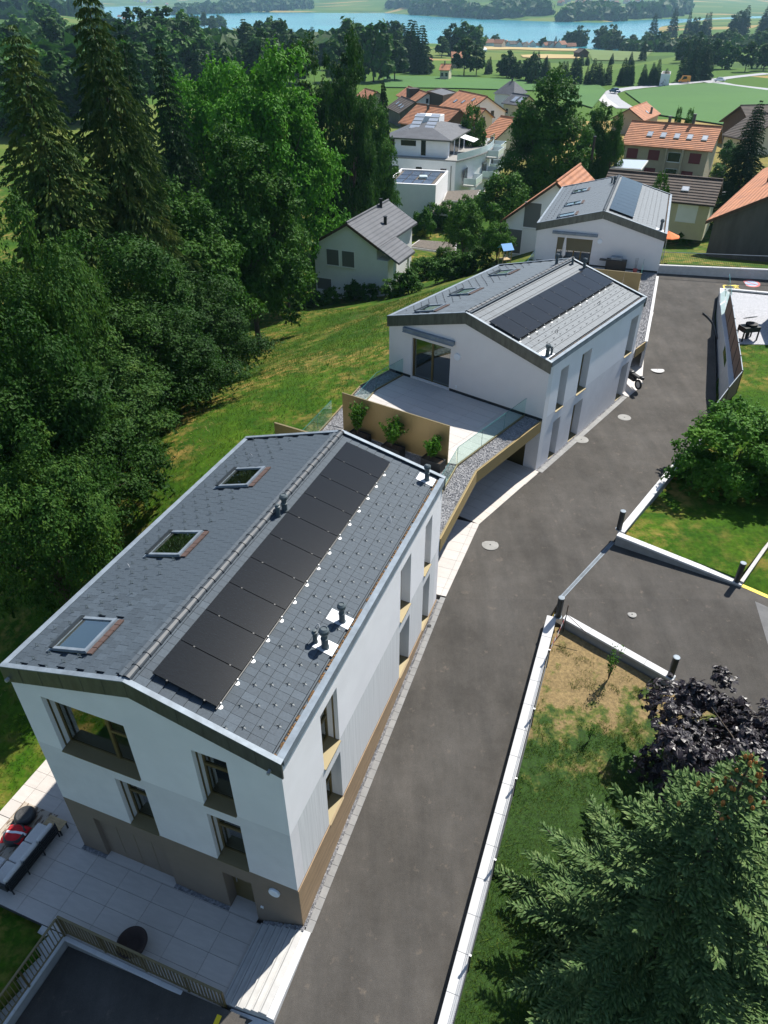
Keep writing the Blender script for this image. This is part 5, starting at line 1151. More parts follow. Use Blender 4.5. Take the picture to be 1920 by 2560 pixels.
h = Gable(tt(842,207), tt(868,210), tt(820,225), -5.0, -9.5, -12.5, 'barn', 'isolated brown field barn near the lake', 'barn', 'farm buildings in the fields', 'timber_dark', 'tile_umber')
h = Gable(tt(378,207), tt(440,205), tt(376,216), -9.0, -11.0, -12.0, 'greenhouse', 'long white polytunnel in the yellow field', 'greenhouse', 'farm buildings in the fields', 'canvas_white', 'canvas_white', over=.05)
o, Q, win, ins = box_house('flat_block', [tt(1415,228), tt(1465,232), tt(1480,214), tt(1440,210)], -6.5, 7, 'white industrial block among the trees near the lake', group='farm buildings in the fields'); win(0, .5, 4, 12, 1.2)
o, Q, win, ins = box_house('flat_block', [tt(1198,318), tt(1238,320), tt(1240,308), tt(1205,306)], -5.5, 4.5, 'small white hall beside the conifer hedge', group='farm buildings in the fields')
# ---------------------------------------------------------------- vegetation
def leaf_mat(name, c0, c1, c2, sc=0.6, trans=0.3, rough=0.6, rnd=0.14, spec=0.16):
    m = bpy.data.materials.new(name); m.use_nodes = True; MATS[name] = m; nt = m.node_tree; b = nt.nodes['Principled BSDF']
    b.inputs['Roughness'].default_value = rough; b.inputs['Specular IOR Level'].default_value = spec
    tc = nn(nt, 'ShaderNodeTexCoord')
    nz = nn(nt, 'ShaderNodeTexNoise', Scale=sc, Detail=5.0, Roughness=0.75); nt.links.new(tc.outputs['Object'], nz.inputs['Vector'])
    rp = nn(nt, 'ShaderNodeValToRGB'); e = rp.color_ramp.elements; e[0].position = .32; e[1].position = .70; e[0].color = rgba(c0); e[1].color = rgba(c2)
    k = e.new(.5); k.color = rgba(c1); nt.links.new(nz.outputs['Fac'], rp.inputs[0])
    oi = nn(nt, 'ShaderNodeObjectInfo'); mr = nn(nt, 'ShaderNodeMapRange'); mr.inputs[3].default_value = 1-rnd; mr.inputs[4].default_value = 1+rnd; nt.links.new(oi.outputs['Random'], mr.inputs[0])
    mx = nn(nt, 'ShaderNodeVectorMath', operation='SCALE'); nt.links.new(rp.outputs[0], mx.inputs[0]); nt.links.new(mr.outputs[0], mx.inputs['Scale'])
    nt.links.new(mx.outputs[0], b.inputs['Base Color'])
    o = nt.nodes['Material Output']; tl = nn(nt, 'ShaderNodeBsdfTranslucent'); nt.links.new(mx.outputs[0], tl.inputs[0])
    ms = nn(nt, 'ShaderNodeMixShader'); ms.inputs[0].default_value = trans; nt.links.new(b.outputs[0], ms.inputs[1]); nt.links.new(tl.outputs[0], ms.inputs[2]); nt.links.new(ms.outputs[0], o.inputs[0])
leaf_mat('leaf_bright', (0.030, 0.130, 0.006), (0.062, 0.210, 0.009), (0.115, 0.290, 0.016), .5)
leaf_mat('leaf_mid', (0.019, 0.076, 0.006), (0.039, 0.123, 0.009), (0.076, 0.174, 0.015), .5)
leaf_mat('leaf_dark', (0.011, 0.045, 0.005), (0.023, 0.074, 0.007), (0.050, 0.118, 0.012), .5)
leaf_mat('leaf_silver', (0.016, 0.056, 0.008), (0.035, 0.096, 0.012), (0.096, 0.168, 0.022), .9)
leaf_mat('leaf_shrub', (0.026, 0.092, 0.008), (0.052, 0.150, 0.011), (0.110, 0.235, 0.020), 1.6)
leaf_mat('leaf_lime', (0.10, 0.17, 0.01), (0.20, 0.27, 0.015), (0.30, 0.34, 0.02), 1.6)
leaf_mat('leaf_purple', (0.010, 0.007, 0.010), (0.018, 0.013, 0.018), (0.040, 0.030, 0.036), 1.8, trans=.12, rough=.42, spec=.5)
leaf_mat('leaf_red', (0.10, 0.025, 0.015), (0.17, 0.05, 0.02), (0.20, 0.09, 0.03), 2)
leaf_mat('needle_blue', (0.040, 0.088, 0.030), (0.082, 0.155, 0.048), (0.165, 0.250, 0.080), 1.3, trans=.12)
leaf_mat('needle_tip', (0.070, 0.130, 0.045), (0.125, 0.200, 0.068), (0.210, 0.285, 0.100), 1.3, trans=.2)
leaf_mat('needle_dark', (0.017, 0.051, 0.020), (0.031, 0.076, 0.024), (0.051, 0.111, 0.031), .6, trans=.12)
leaf_mat('needle_olive', (0.025, 0.062, 0.016), (0.057, 0.108, 0.021), (0.176, 0.197, 0.037), .45, trans=.15)
leaf_mat('grass_blade', (0.031, 0.086, 0.006), (0.061, 0.132, 0.011), (0.162, 0.152, 0.035), 1.6, trans=.3)
leaf_mat('grass_pale', (0.053, 0.098, 0.009), (0.090, 0.143, 0.015), (0.165, 0.173, 0.038), 1.2, trans=.3)
leaf_mat('grass_dry', (0.17, 0.14, 0.05), (0.26, 0.20, 0.08), (0.34, 0.27, 0.12), 1.0, trans=.2)
mat('bark', (0.085, 0.065, 0.048), 0.9, var=0.4, vscale=6, bump=0.6, bscale=20)
mat('cone_orange', (0.42, 0.16, 0.03), 0.7, var=0.3, vscale=20)

def leaves_from(P, N, size, asp=0.55, fold=0.25, rng=RNG):
    """diamond leaves at points P with normals N"""
    k = len(P); t = rng.normal(size=(k,3)); t -= (t*N).sum(1, keepdims=True)*N; t /= np.linalg.norm(t, axis=1, keepdims=True)+1e-9
    bt = np.cross(N, t); L = (size*rng.uniform(.65, 1.35, k))[:,None]; Wd = L*asp
    V = np.stack([P-t*L*.5, P+bt*Wd*.5+N*L*fold*.3, P+t*L*.5, P-bt*Wd*.5+N*L*fold*.3], 1).reshape(-1,3)
    return V, np.arange(4*k).reshape(-1,4)
def unit(n, rng=RNG): v = rng.normal(size=(n,3)); return v/np.linalg.norm(v, axis=1, keepdims=True)
def crown_points(rng, rx, rz, nclump, nleaf, cs=(.24,.40), flat=1.0, droop=0.0, lower=-.8, spray=.42):
    """uneven clumps over an ellipsoid shell with leafy sprays sticking out; leaves on clump skins and along the sprays"""
    d = unit(nclump*4, rng); d = d[d[:,2] > lower][:nclump]; nc = len(d)
    lobe = 1+.16*np.sin(3*np.arctan2(d[:,1], d[:,0])+rng.uniform(0, 6))+.12*np.sin(5*d[:,2]+rng.uniform(0, 6))
    rad = rng.uniform(.40, .90, nc)**.7*lobe
    c = d*rad[:,None]*np.array([rx, rx, rz]); cr = rng.uniform(cs[0]*.7, cs[1], nc)*min(rx, rz)*(1.12-.35*np.minimum(rad, 1.1))*rng.choice([.6, 1, 1, 1.2], nc)
    w_ = cr**2; n1 = int(nleaf*(1-spray)); n2 = nleaf-n1
    idx = rng.choice(nc, n1, p=w_/w_.sum()); u = unit(n1, rng); u[:,2] = np.abs(u[:,2])*np.where(rng.random(n1) < .72, 1, -1)
    sh = rng.uniform(.35, 1.08, n1)**.6
    P = c[idx] + u*(cr[idx]*sh)[:,None]*np.array([1.15, 1.15, .85*flat]); N = u*.8 + d[idx]*.35 + rng.normal(size=(n1,3))*.36 + np.array([0,0,.25])
    ns = nc*9; si = rng.integers(0, nc, ns); sd_ = d[si]*.6+unit(ns, rng)*.8+np.array([0,0,.15]); sd_ /= np.linalg.norm(sd_, axis=1, keepdims=True); sl = cr[si]*rng.uniform(1.0, 1.75, ns)
    k = rng.integers(0, ns, n2); t = rng.uniform(.25, 1, n2)**.8; P2 = c[si[k]] + sd_[k]*(sl[k]*t)[:,None]; P2[:,2] -= .18*sl[k]*t*t; P2 += rng.normal(size=(n2,3))*(cr[si[k]]*.16*(1.15-t))[:,None]
    N2 = rng.normal(size=(n2,3))*.45+sd_[k]*.35+np.array([0,0,.75])
    P = np.r_[P, P2]; N = np.r_[N, N2]; P[:,2] -= droop*np.hypot(P[:,0], P[:,1])**1.5; N /= np.linalg.norm(N, axis=1, keepdims=True)
    return P, N, c, cr
def tree_proto(key, seed, rx, rz, trunk_h, nclump, nleaf, lsize, m, cs=(.24,.40), limbs=True, asp=.6):
    rng = np.random.default_rng(seed); P, N, c, cr = crown_points(rng, rx, rz, nclump, nleaf, cs)
    P = P + np.array([0,0,trunk_h+rz*.82]); V, F_ = leaves_from(P, N, lsize, asp, rng=rng); crown = np_mesh('crown', V, F_, m)
    tb = MB(); r0 = .045*(trunk_h+rz*2)*.5; top = Vector((0,0,trunk_h+rz*.9)); tb.tube((0,0,-.6), (0,0,trunk_h*.6), r0, r0*.75, 9, False); tb.tube((0,0,trunk_h*.6), top, r0*.75, r0*.25, 8, False)
    if limbs:
        for k in range(min(len(c), 16)):
            e = Vector(c[k])+Vector((0,0,trunk_h+rz*.82)); s = Vector((0,0,trunk_h*.6+(k/16)*rz*.7)); mid = s.lerp(e, .5)+Vector((0,0,.12*(e-s).length)); tb.tube(s, mid, r0*.32, r0*.2, 5, False); tb.tube(mid, e, r0*.2, r0*.05, 5, False)
    tm = tb.mesh('trunk'); tm.materials.append(MATS['bark']); return (crown, tm)
def conifer_proto(key, seed, H, R0, nlev, nbr, ntw, m, tw=.55, droop=.35, z0=.08, hang=True, pw=.85):
    rng = np.random.default_rng(seed); Ps, Ts, Ns, Ls = [], [], [], []
    for i in range(nlev):
        f = i/(nlev-1); z = H*(z0+(1-z0)*f**.92); rad = R0*(1-f)**pw*rng.uniform(.85, 1.1)+.12
        for k in range(nbr):
            a = 2*math.pi*(k+rng.random()*.7)/nbr + i*1.3; ln = rad*rng.uniform(.72, 1.12); nt_ = max(3, int(ntw*ln/R0)+2)
            s = (np.arange(nt_)+rng.random(nt_))/nt_; s = .12+.88*s; r = ln*s; zz = z + .12*r - droop*r*r/max(ln, .5)*.8
            off = rng.normal(0, .10+.16*(1-s)*1.0, nt_)*ln*.55
            P = np.c_[np.cos(a)*r-np.sin(a)*off, np.sin(a)*r+np.cos(a)*off, zz+rng.normal(0, .05, nt_)]
            out = np.array([math.cos(a), math.sin(a), 0]); side = np.array([-math.sin(a), math.cos(a), 0])
            T = out*rng.uniform(.3, 1, (nt_,1)) + side*np.sign(off)[:,None]*rng.uniform(.1, .9, (nt_,1)) + np.array([0,0,-1])*rng.uniform(.2, 1.2 if hang else .5, (nt_,1))
            Ps.append(P); Ts.append(T); Ls.append(np.full(nt_, tw*(.5+.5*(1-f))))
    P = np.concatenate(Ps); T = np.concatenate(Ts); T /= np.linalg.norm(T, axis=1, keepdims=True); L = np.concatenate(Ls)[:,None]*rng.uniform(.7, 1.3, (len(P),1))
    N = rng.normal(size=P.shape)*.6+np.array([0,0,1.0]); B_ = np.cross(T, N); B_ /= np.linalg.norm(B_, axis=1, keepdims=True); W_ = L*.17
    V = np.stack([P-B_*W_*.6, P+T*L*.55-B_*W_, P+T*L, P+T*L*.55+B_*W_, P+B_*W_*.6], 1)
    V4 = np.stack([P, P+T*L*.5-B_*W_, P+T*L, P+T*L*.5+B_*W_], 1).reshape(-1,3)
    N2 = np.cross(T, B_); V5 = np.stack([P, P+T*L*.5-N2*W_*.8, P+T*L*.95, P+T*L*.5+N2*W_*.8], 1).reshape(-1,3)
    Va = np.r_[V4, V5]; crown = np_mesh('crown', Va, np.arange(len(Va)).reshape(-1,4), m)
    tb = MB(); tb.tube((0,0,-.6), (0,0,H*.98), H*.013+.05, .02, 8, False); tm = tb.mesh('trunk'); tm.materials.append(MATS['bark']); return (crown, tm)
def plant(name, proto, loc, s, label, cat='tree', group=None, sz=None, rz=None):
    o = empty(name, loc, random.uniform(0, 6.28) if rz is None else rz, label, cat, group); o.scale = (s, s, sz or s)
    inst('crown', proto[0], o); inst('trunk', proto[1], o); return o
PR = {}
PR['elm1'] = tree_proto('elm1', 11, 5.0, 5.2, 1.0, 95, 46000, .21, 'leaf_silver', (.20,.34))
PR['elm2'] = tree_proto('elm2', 12, 4.6, 4.8, .9, 85, 40000, .21, 'leaf_dark', (.20,.36))
PR['maple1'] = tree_proto('maple1', 13, 8.0, 9.0, 1.6, 190, 80000, .36, 'leaf_bright', (.17,.28))
PR['lime1'] = tree_proto('lime1', 14, 6.5, 9.0, 1.4, 150, 54000, .38, 'leaf_mid', (.18,.30))
PR['ash1'] = tree_proto('ash1', 15, 5.0, 7.5, 1.2, 110, 30000, .34, 'leaf_dark', (.18,.32))
PR['bush1'] = tree_proto('bush1', 16, 1.0, .8, .05, 40, 5200, .13, 'leaf_shrub', (.26,.42), limbs=False)
PR['bush2'] = tree_proto('bush2', 17, 1.0, .9, .05, 30, 4200, .15, 'leaf_mid', (.28,.45), limbs=False)
PR['smalltree'] = tree_proto('smalltree', 18, 2.2, 2.4, 1.2, 45, 9000, .22, 'leaf_shrub', (.24,.38))
PR['far1'] = tree_proto('far1', 21, 5.0, 6.0, 1.0, 40, 2600, 1.15, 'leaf_dark', (.26,.42), limbs=False, asp=.8)
PR['far2'] = tree_proto('far2', 22, 5.0, 5.2, 1.0, 36, 2400, 1.15, 'leaf_mid', (.26,.42), limbs=False, asp=.8)
PR['far3'] = tree_proto('far3', 23, 4.5, 6.6, 1.0, 36, 2400, 1.1, 'leaf_dark', (.26,.42), limbs=False, asp=.8)
PR['spruce'] = conifer_proto('spruce', 31, 26, 5.2, 44, 9, 120, 'needle_olive', tw=.62, droop=.6, pw=.62)
PR['spruce2'] = conifer_proto('spruce2', 32, 24, 4.4, 42, 8, 90, 'needle_dark', tw=.6, droop=.5, pw=.7)
PR['thuja'] = conifer_proto('thuja', 33, 12, 2.6, 40, 8, 22, 'needle_dark', tw=.8, droop=-.1, hang=False, pw=.6)
PR['farfir'] = conifer_proto('farfir', 34, 12, 2.7, 18, 7, 9, 'needle_dark', tw=1.7, droop=.2, hang=False)
PR['farfir2'] = conifer_proto('farfir2', 35, 14, 2.5, 20, 7, 9, 'needle_dark', tw=1.7, droop=.25, hang=False)
def gpt(x, y, dz=0): return (x, y, gz(x, y)+dz)
DIM = {'elm1':(5.3,10.6),'elm2':(4.9,9.7),'maple1':(8.4,18.2),'lime1':(6.8,17.9),'ash1':(5.3,15),'bush1':(1.1,1.4),'bush2':(1.1,1.6),'smalltree':(2.4,5.3),'spruce':(5.4,26),'spruce2':(4.6,24),'thuja':(2.7,12)}
def tpx(name, key, u, vtop, y, wpx, label, group=None, cat='tree', zb=None):
    """tree whose top is seen at (u, vtop) when it stands y metres off, wpx pixels wide; rooted in the ground"""
    p = GY(u, vtop, y); t = y/ray(u, vtop).y; rad = wpx/2/1794.0*t; g_ = gz(p.x, y) if zb is None else zb
    rx, H = DIM[key]; return plant(name, PR[key], (p.x, y, g_-.1), rad/rx, label, cat, group, sz=max(.3, (p.z-g_)/H))
GL = 'leafy trees along the meadow'
for (nm, k, u, vt, y, wp, lab) in (
    ('elm_tree','elm1',20,1080,21,420,'leafy tree with pale leaves above the straw coloured slope beside the patio'),
    ('elm_tree','elm2',95,960,25,460,'dark leafy tree behind the pale leaved one beside the patio'),
    ('elm_tree','elm1',220,900,30,380,'pale leaved tree whose shadow crosses the meadow beside the nearest roof'),
    ('elm_tree','elm2',380,770,36,330,'dark leafy tree on a thin stem at the bend of the meadow edge'),
    ('elm_tree','elm1',130,690,33,440,'silvery leaved tree rising in the middle of the wood'),
    ('elm_tree','elm2',470,690,43,300,'dark leafy tree beside the silver leaved bush at the meadow edge'),
    ('elm_tree','elm2',300,600,40,400,'dense dark tree below the drooping spruce boughs'),
    ('elm_tree','elm1',20,490,30,380,'tall pale leaved tree below the olive spruce'),
    ('elm_tree','elm2',10,780,26,420,'dark tree filling the gap between the two pale leaved ones'),
    ('lime_tree','lime1',590,330,62,330,'tall mid green tree with bare twigs at the far end of the meadow'),
    ('lime_tree','lime1',440,480,52,330,'mid green tree between the spruces and the meadow'),
    ('maple_tree','maple1',645,125,80,390,'huge bright green maple with a broad round crown'),
    ('maple_tree','maple1',500,160,88,330,'bright green crown showing behind the huge maple'),
    ('ash_tree','ash1',870,100,92,150,'dark columnar tree beside the huge maple'),
    ('ash_tree','ash1',800,120,100,220,'dark tall tree behind the huge maple'),
    ('lime_tree','lime1',930,255,104,130,'bright green tree overhanging the playground path'),
    ('lime_tree','lime1',700,480,72,130,'pale green tree between the huge maple and the small white house'),
    ('chestnut_tree','lime1',1385,188,108,240,'large dark green chestnut beside the apartment block'),
    ('lime_tree','lime1',1500,265,122,110,'rounded light green tree behind the chestnut'),
    ('lime_tree','lime1',1545,290,120,70,'small light green tree beside the wooden fence'),
    ('spruce_tree','spruce',205,-70,48,400,'tallest dark drooping spruce reaching the top of the picture'),
    ('spruce_tree','spruce',30,60,44,480,'wide olive tinged spruce beside the tallest one'),
    ('spruce_tree','spruce2',300,62,60,230,'slim dark spruce with pointed top behind the tallest one'),
    ('spruce_tree','spruce2',395,95,66,230,'straggly spruce with thin twigs beside the bright green crown'),
    ('spruce_tree','spruce2',1905,250,104,150,'blue green conifer at the end of the row of parked cars'),
    ('thuja_tree','thuja',958,205,118,55,'dark pointed conifer in front of the grey tiled village houses')):
    tpx(nm, k, u, vt, y, wp, lab, GL if nm == 'elm_tree' else None)
# large shrub on the right of the road, hazel like
for (x, y, s, sz, lb) in ((16.7,28.9,3.0,2.7,'big round green shrub overhanging the coping wall'),(20.0,28.6,2.9,2.6,'big green shrub merging with its neighbour above the shaded lawn')):
    plant('shrub', tree_proto('hz', 41, 1.0, .85, .05, 110, 24000, .058, 'leaf_shrub', (.16,.28), limbs=False), (x, y, 2.5), s, lb, 'shrub', 'big shrubs above the shaded lawn', sz=sz)
# copper maple with lobed leaves
def copper_maple():
    rng = np.random.default_rng(51); P, N, c, cr = crown_points(rng, 3.6, 2.1, 150, 17000, (.22,.36), spray=.25); P = P+np.array([0,0,2.6])
    lob = []
    for k in range(10):
        a = R(-160+320*k/9); r = (1.0 if k % 2 else .52) if k not in (0, 9) else .3; lob.append((r*math.cos(a)*.5, r*math.sin(a)*.5))
    lob = np.array([(-.42,0)]+lob); nl = len(lob); k = len(P)
    t = rng.normal(size=(k,3)); t -= (t*N).sum(1, keepdims=True)*N; t /= np.linalg.norm(t, axis=1, keepdims=True); bt = np.cross(N, t); sz = rng.uniform(.16, .27, k)[:,None,None]
    cup = (lob[:,0]**2+lob[:,1]**2)*.5
    V = P[:,None,:] + sz*(t[:,None,:]*lob[None,:,0,None]+bt[:,None,:]*lob[None,:,1,None]-N[:,None,:]*cup[None,:,None]); F_ = (np.array([(0,i,i+1) for i in range(1,nl-1)])[None]+nl*np.arange(k)[:,None,None]).reshape(-1,3)
    crown = np_mesh('crown', V.reshape(-1,3), F_, 'leaf_purple'); tb = MB(); tb.tube((0,0,-.4),(0,0,2.2),.14,.10,8,False)
    for q in range(18): e = Vector(c[q])+Vector((0,0,2.6)); tb.tube((0,0,1.2+q*.06), e, .05, .012, 5, False)
    tm = tb.mesh('trunk'); tm.materials.append(MATS['bark']); return (crown, tm)
plant('copper_maple', copper_maple(), (11.5,11.7,1.0), 1.18, 'dark purple leaved maple behind the blue spruce', sz=1.0, rz=1.0)
# blue spruce with stubby twigs
def blue_spruce():
    rng = np.random.default_rng(61); H, R0 = 9.4, 4.6; segP, segT, segL = [], [], []; tb = MB(); tb.tube((0,0,-.4),(0,0,H),.17,.015,8,False); cones = MB(); nlev = 25
    for i in range(nlev):
        f = i/(nlev-1); z = .5+(H-.75)*f**.95; rad = R0*(1-f)**1.12+.14
        nb = 8 if f < .8 else 6
        for k in range(nb):
            a = 2*math.pi*(k+rng.random()*.6)/nb+i*2.1; ln = rad*rng.uniform(.75, 1.12); out = np.array([math.cos(a), math.sin(a), 0]); side = np.array([-out[1], out[0], 0])
            up = .25*f-.02; bp = lambda s: out*s*ln+np.array([0,0,z+up*s*ln-.20*(1-f)*(s*ln)**1.5*.45+.10*ln*s**4])
            p_ = bp(0)
            for s in np.linspace(.15, 1, 7): q_ = bp(s); tb.tube(p_, q_, .022*(1-s*.7)*(1.2-f)+.004, n=4, caps=False); p_ = q_
            n = int(ln/.105)+2
            for j in range(n):
                s = .22+.78*(j+rng.random()*.5)/n; b0 = bp(s); b1 = bp(min(1, s+.02)); td = (b1-b0); td = td/(np.linalg.norm(td)+1e-9) if np.linalg.norm(td) > 1e-6 else out
                for sg in (-1, 1):
                    bl = ln*.30*(1-s)**.8*rng.uniform(.6, 1.1)+.14; dirn = td*.75+side*sg*.85+np.array([0,0,rng.uniform(-.35,.12)]); dirn /= np.linalg.norm(dirn); m = max(1, int(bl/.15))
                    for q in range(m): segP.append(b0+dirn*(q*.15)); segT.append(dirn*1.0+rng.normal(0,.16,3)); segL.append(rng.uniform(.16,.22))
                    if m > 1 and rng.random() < .8:
                        q = rng.integers(0, m); d2 = dirn+side*sg*rng.uniform(-.9,.9)+np.array([0,0,rng.uniform(-.3,.35)]); segP.append(b0+dirn*(q*.15)); segT.append(d2); segL.append(rng.uniform(.13,.19))
                segP.append(b0); segT.append(td+np.array([0,0,.35])*rng.random()+rng.normal(0,.1,3)); segL.append(.18)
            if f > .80 and rng.random() < .85 or rng.random() < .035:
                for q in range(2): e = bp(rng.uniform(.55, 1)); cones.lathe([(.01,0),(.036,-.04),(.042,-.10),(.018,-.17)], tuple(e+rng.normal(0,.06,3)+np.array([0,0,-.02 if f < .8 else .1])), 6)
    P = np.array(segP); T = np.array(segT); T /= np.linalg.norm(T, axis=1, keepdims=True); L = np.array(segL)[:,None]
    A_ = np.cross(T, rng.normal(size=T.shape)); A_ /= np.linalg.norm(A_, axis=1, keepdims=True); B_ = np.cross(T, A_); n = 6; Vs = []
    for ri, (t, r) in enumerate(((0,.45),(.55,1.0),(1.0,.12))):
        for q in range(n):
            an = 2*math.pi*q/n+ri*.5; rr = r*(.036 if q % 2 else .017); Vs.append(P+T*L*(t+(.10 if q % 2 else 0))+(A_*math.cos(an)+B_*math.sin(an))*rr)
    V = np.stack(Vs, 1); F0 = np.array([(a*n+q, a*n+(q+1) % n, (a+1)*n+(q+1) % n, (a+1)*n+q) for a in range(2) for q in range(n)]); k = len(P)
    crown = np_mesh('crown', V.reshape(-1,3), (F0[None]+3*n*np.arange(k)[:,None,None]).reshape(-1,4), 'needle_blue'); crown.materials.append(MATS['needle_tip']); crown.polygons.foreach_set('material_index', np.tile(np.repeat([0,1], n), k).astype(np.int32)); tm = tb.mesh('trunk'); tm.materials.append(MATS['bark']); return crown, tm, cones, k
cr_, tm_, cn_, nseg = blue_spruce()
bs = plant('blue_spruce', (cr_, tm_), (7.15,8.5,.65), 1.0, 'blue green spruce with orange cones at its tip beside the lawn', rz=.4); cn_.build('cones', 'cone_orange', bs, kind='stuff')
# sapling on the lawn, planter shrubs, garden shrubs
def sprig(seed, h, n, m, ls=.05, nl=220, spread=.35):
    rng = np.random.default_rng(seed); tb = MB(); P = []
    for k in range(n):
        a = rng.uniform(0, 6.28); sp = rng.uniform(.2, 1)*spread; e = Vector((math.cos(a)*sp, math.sin(a)*sp, h*rng.uniform(.65, 1))); mid = e*.5+Vector((0,0,.1*h)); tb.tube((0,0,0), mid, .012, .008, 4, False); tb.tube(mid, e, .008, .004, 4, False)
        for q in range(nl//n): s = rng.uniform(.25, 1.05); p = (mid*(s*2) if s < .5 else mid.lerp(e, s*2-1)); P.append(np.array(p)+rng.normal(0,.055,3))
    P = np.array(P); N = unit(len(P), rng)+np.array([0,0,.5]); N /= np.linalg.norm(N, axis=1, keepdims=True); V, F_ = leaves_from(P, N, ls, .6, rng=rng); cm_ = np_mesh('foliage', V, F_, m); tm = tb.mesh('stems'); tm.materials.append(MATS['bark']); return cm_, tm
c_, t_ = sprig(71, 1.6, 6, 'leaf_shrub', .075, 260, .35); o = empty('sapling', (8.05,17.4,2.05), 0, 'thin young sapling on the patchy lawn beside the driveway wall', 'sapling'); inst('foliage', c_, o); inst('stems', t_, o)
for (x, y, h, sd_) in ((6.9,15.1,.9,72),(5.0,9.9,.7,73)):
    c_, t_ = sprig(sd_, h, 5, 'leaf_mid', .06, 120, .3); o = empty('sapling', (x,y,road_z(y)+.05), 0, 'small weedy sapling in the middle of the lawn' if sd_ == 72 else 'small weedy sapling at the foot of the blue spruce', 'sapling'); inst('foliage', c_, o); inst('stems', t_, o)
pdir = math.atan2((FA.P(6.52,17.36)-FA.P(1.11,18.6)).y, (FA.P(6.52,17.36)-FA.P(1.11,18.6)).x)
for k, (u, w_, h, n, lab) in enumerate(((2.25,17.78,1.5,9,'tallest planter shrub at the ridge end of the bronze screen'),(4.05,17.28,1.25,12,'bushy spreading planter shrub at the middle of the bronze screen'),(6.0,16.90,1.05,9,'small leafy planter shrub at the open end of the bronze screen'))):
    p = FA.P(u, w_, TZ+.0); o = empty('planter', p, pdir, 'black box planter with the ' + lab.replace('planter ', ''), 'planter', 'black planters by the bronze screen')
    b = MB(); b.box(-.48,.48,-.24,.24,0,.06); b.box(-.48,.48,-.24,-.205,.06,.45); b.box(-.48,.48,.205,.24,.06,.45); b.box(-.48,-.445,-.205,.205,.06,.45); b.box(.445,.48,-.205,.205,.06,.45); b.build('box', 'black_metal', o)
    MB().box(-.44,.44,-.2,.2,.07,.40).build('soil', 'soil', o)
    c_, t_ = sprig(80+k, h, n*2, 'leaf_shrub', .12, 1300, .42 if k != 1 else .6); inst('foliage', c_, o, (-.1,0,.4)); inst('stems', t_, o, (-.1,0,.4))
# ---------------------------------------------------------------- lawns and grass
mat('lawn_soil', (0.20, 0.145, 0.075), 0.95, col2=(0.05, 0.085, 0.012), vscale=.55, detail=10, bump=.8, bscale=14, thr=(.42,.56))
def lawn_nodes():
    m = MATS['lawn_soil']; nt = m.node_tree; b = nt.nodes['Principled BSDF']; geo = nn(nt, 'ShaderNodeNewGeometry'); pos = geo.outputs['Position']
    def nz_(sc, det): n = nn(nt, 'ShaderNodeTexNoise', Scale=sc, Detail=det, Roughness=.7); nt.links.new(pos, n.inputs['Vector']); return n.outputs['Fac']
    sx = nn(nt, 'ShaderNodeSeparateXYZ'); nt.links.new(pos, sx.inputs[0]); mr = nn(nt, 'ShaderNodeMapRange'); mr.inputs[1].default_value = 11.0; mr.inputs[2].default_value = 17.5; mr.inputs[3].default_value = -.28; mr.inputs[4].default_value = .15; nt.links.new(sx.outputs['Y'], mr.inputs[0])
    ad = nn(nt, 'ShaderNodeMath', operation='ADD'); nt.links.new(nz_(1.1, 8), ad.inputs[0]); nt.links.new(mr.outputs[0], ad.inputs[1])
    rp = nn(nt, 'ShaderNodeValToRGB'); e = rp.color_ramp.elements; e[0].position = .46; e[1].position = .60; e[0].color = (0.020, 0.058, 0.003, 1); e[1].color = (0.24, 0.17, 0.075, 1); kk = e.new(.53); kk.color = (0.10, 0.115, 0.02, 1); nt.links.new(ad.outputs[0], rp.inputs[0])
    r2 = nn(nt, 'ShaderNodeValToRGB'); e = r2.color_ramp.elements; e[0].position = .3; e[1].position = .7; e[0].color = (.5,.5,.5,1); e[1].color = (1.3,1.3,1.3,1); nt.links.new(nz_(9, 6), r2.inputs[0])
    mx = nn(nt, 'ShaderNodeMixRGB', blend_type='MULTIPLY'); mx.inputs[0].default_value = 1; nt.links.new(rp.outputs[0], mx.inputs[1]); nt.links.new(r2.outputs[0], mx.inputs[2]); nt.links.new(mx.outputs[0], b.inputs['Base Color'])
lawn_nodes()
tag(sheet('lawn', LAWN, lambda x, y: road_z(y)+.03+.05*noise.noise((x*.7,y*.7,0)), 'lawn_soil', step=.5, skirt=.3), 'patchy lawn with bare soil right of the long coping wall')
tag(sheet('lawn', LAWN2, lambda x, y: float(np.interp(x+.3*(y-24), [10,14.4,20], [3.22,2.86,3.2])), 'meadow', step=.5, skirt=.3), 'shaded lawn below the big shrubs')
def yard_z(x, y): return float(np.interp(y, [31, 36, 42, 50], [4.2, 4.55, 4.75, 4.95]))
tag(sheet('lawn', YARD, yard_z, 'meadow', step=.6, skirt=.5), 'yellowing garden lawn behind the rusty brown fence')
def grass(name, X, Y, Z, h, wd, m, lab, lean=.35):
    k = len(X); P = np.c_[X, Y, Z]; a = RNG.uniform(0, 6.28, k); t = np.c_[np.cos(a), np.sin(a), np.zeros(k)]; hh = (h*RNG.uniform(.5, 1.4, k))[:,None]; ln = RNG.normal(0, lean, (k,2)); tip = P+np.c_[ln[:,0]*hh[:,0], ln[:,1]*hh[:,0], hh[:,0]]
    V = np.stack([P-t*wd, P+t*wd, tip], 1).reshape(-1,3); o = inst(name, np_mesh(name, V, np.arange(3*k).reshape(-1,3), m)); tag(o, lab, kind='stuff'); return o
def scatter(poly, n):
    x0, x1 = min(p[0] for p in poly), max(p[0] for p in poly); y0, y1 = min(p[1] for p in poly), max(p[1] for p in poly); X = RNG.uniform(x0, x1, n); Y = RNG.uniform(y0, y1, n); ok = inpoly(X, Y, poly); return X[ok], Y[ok]
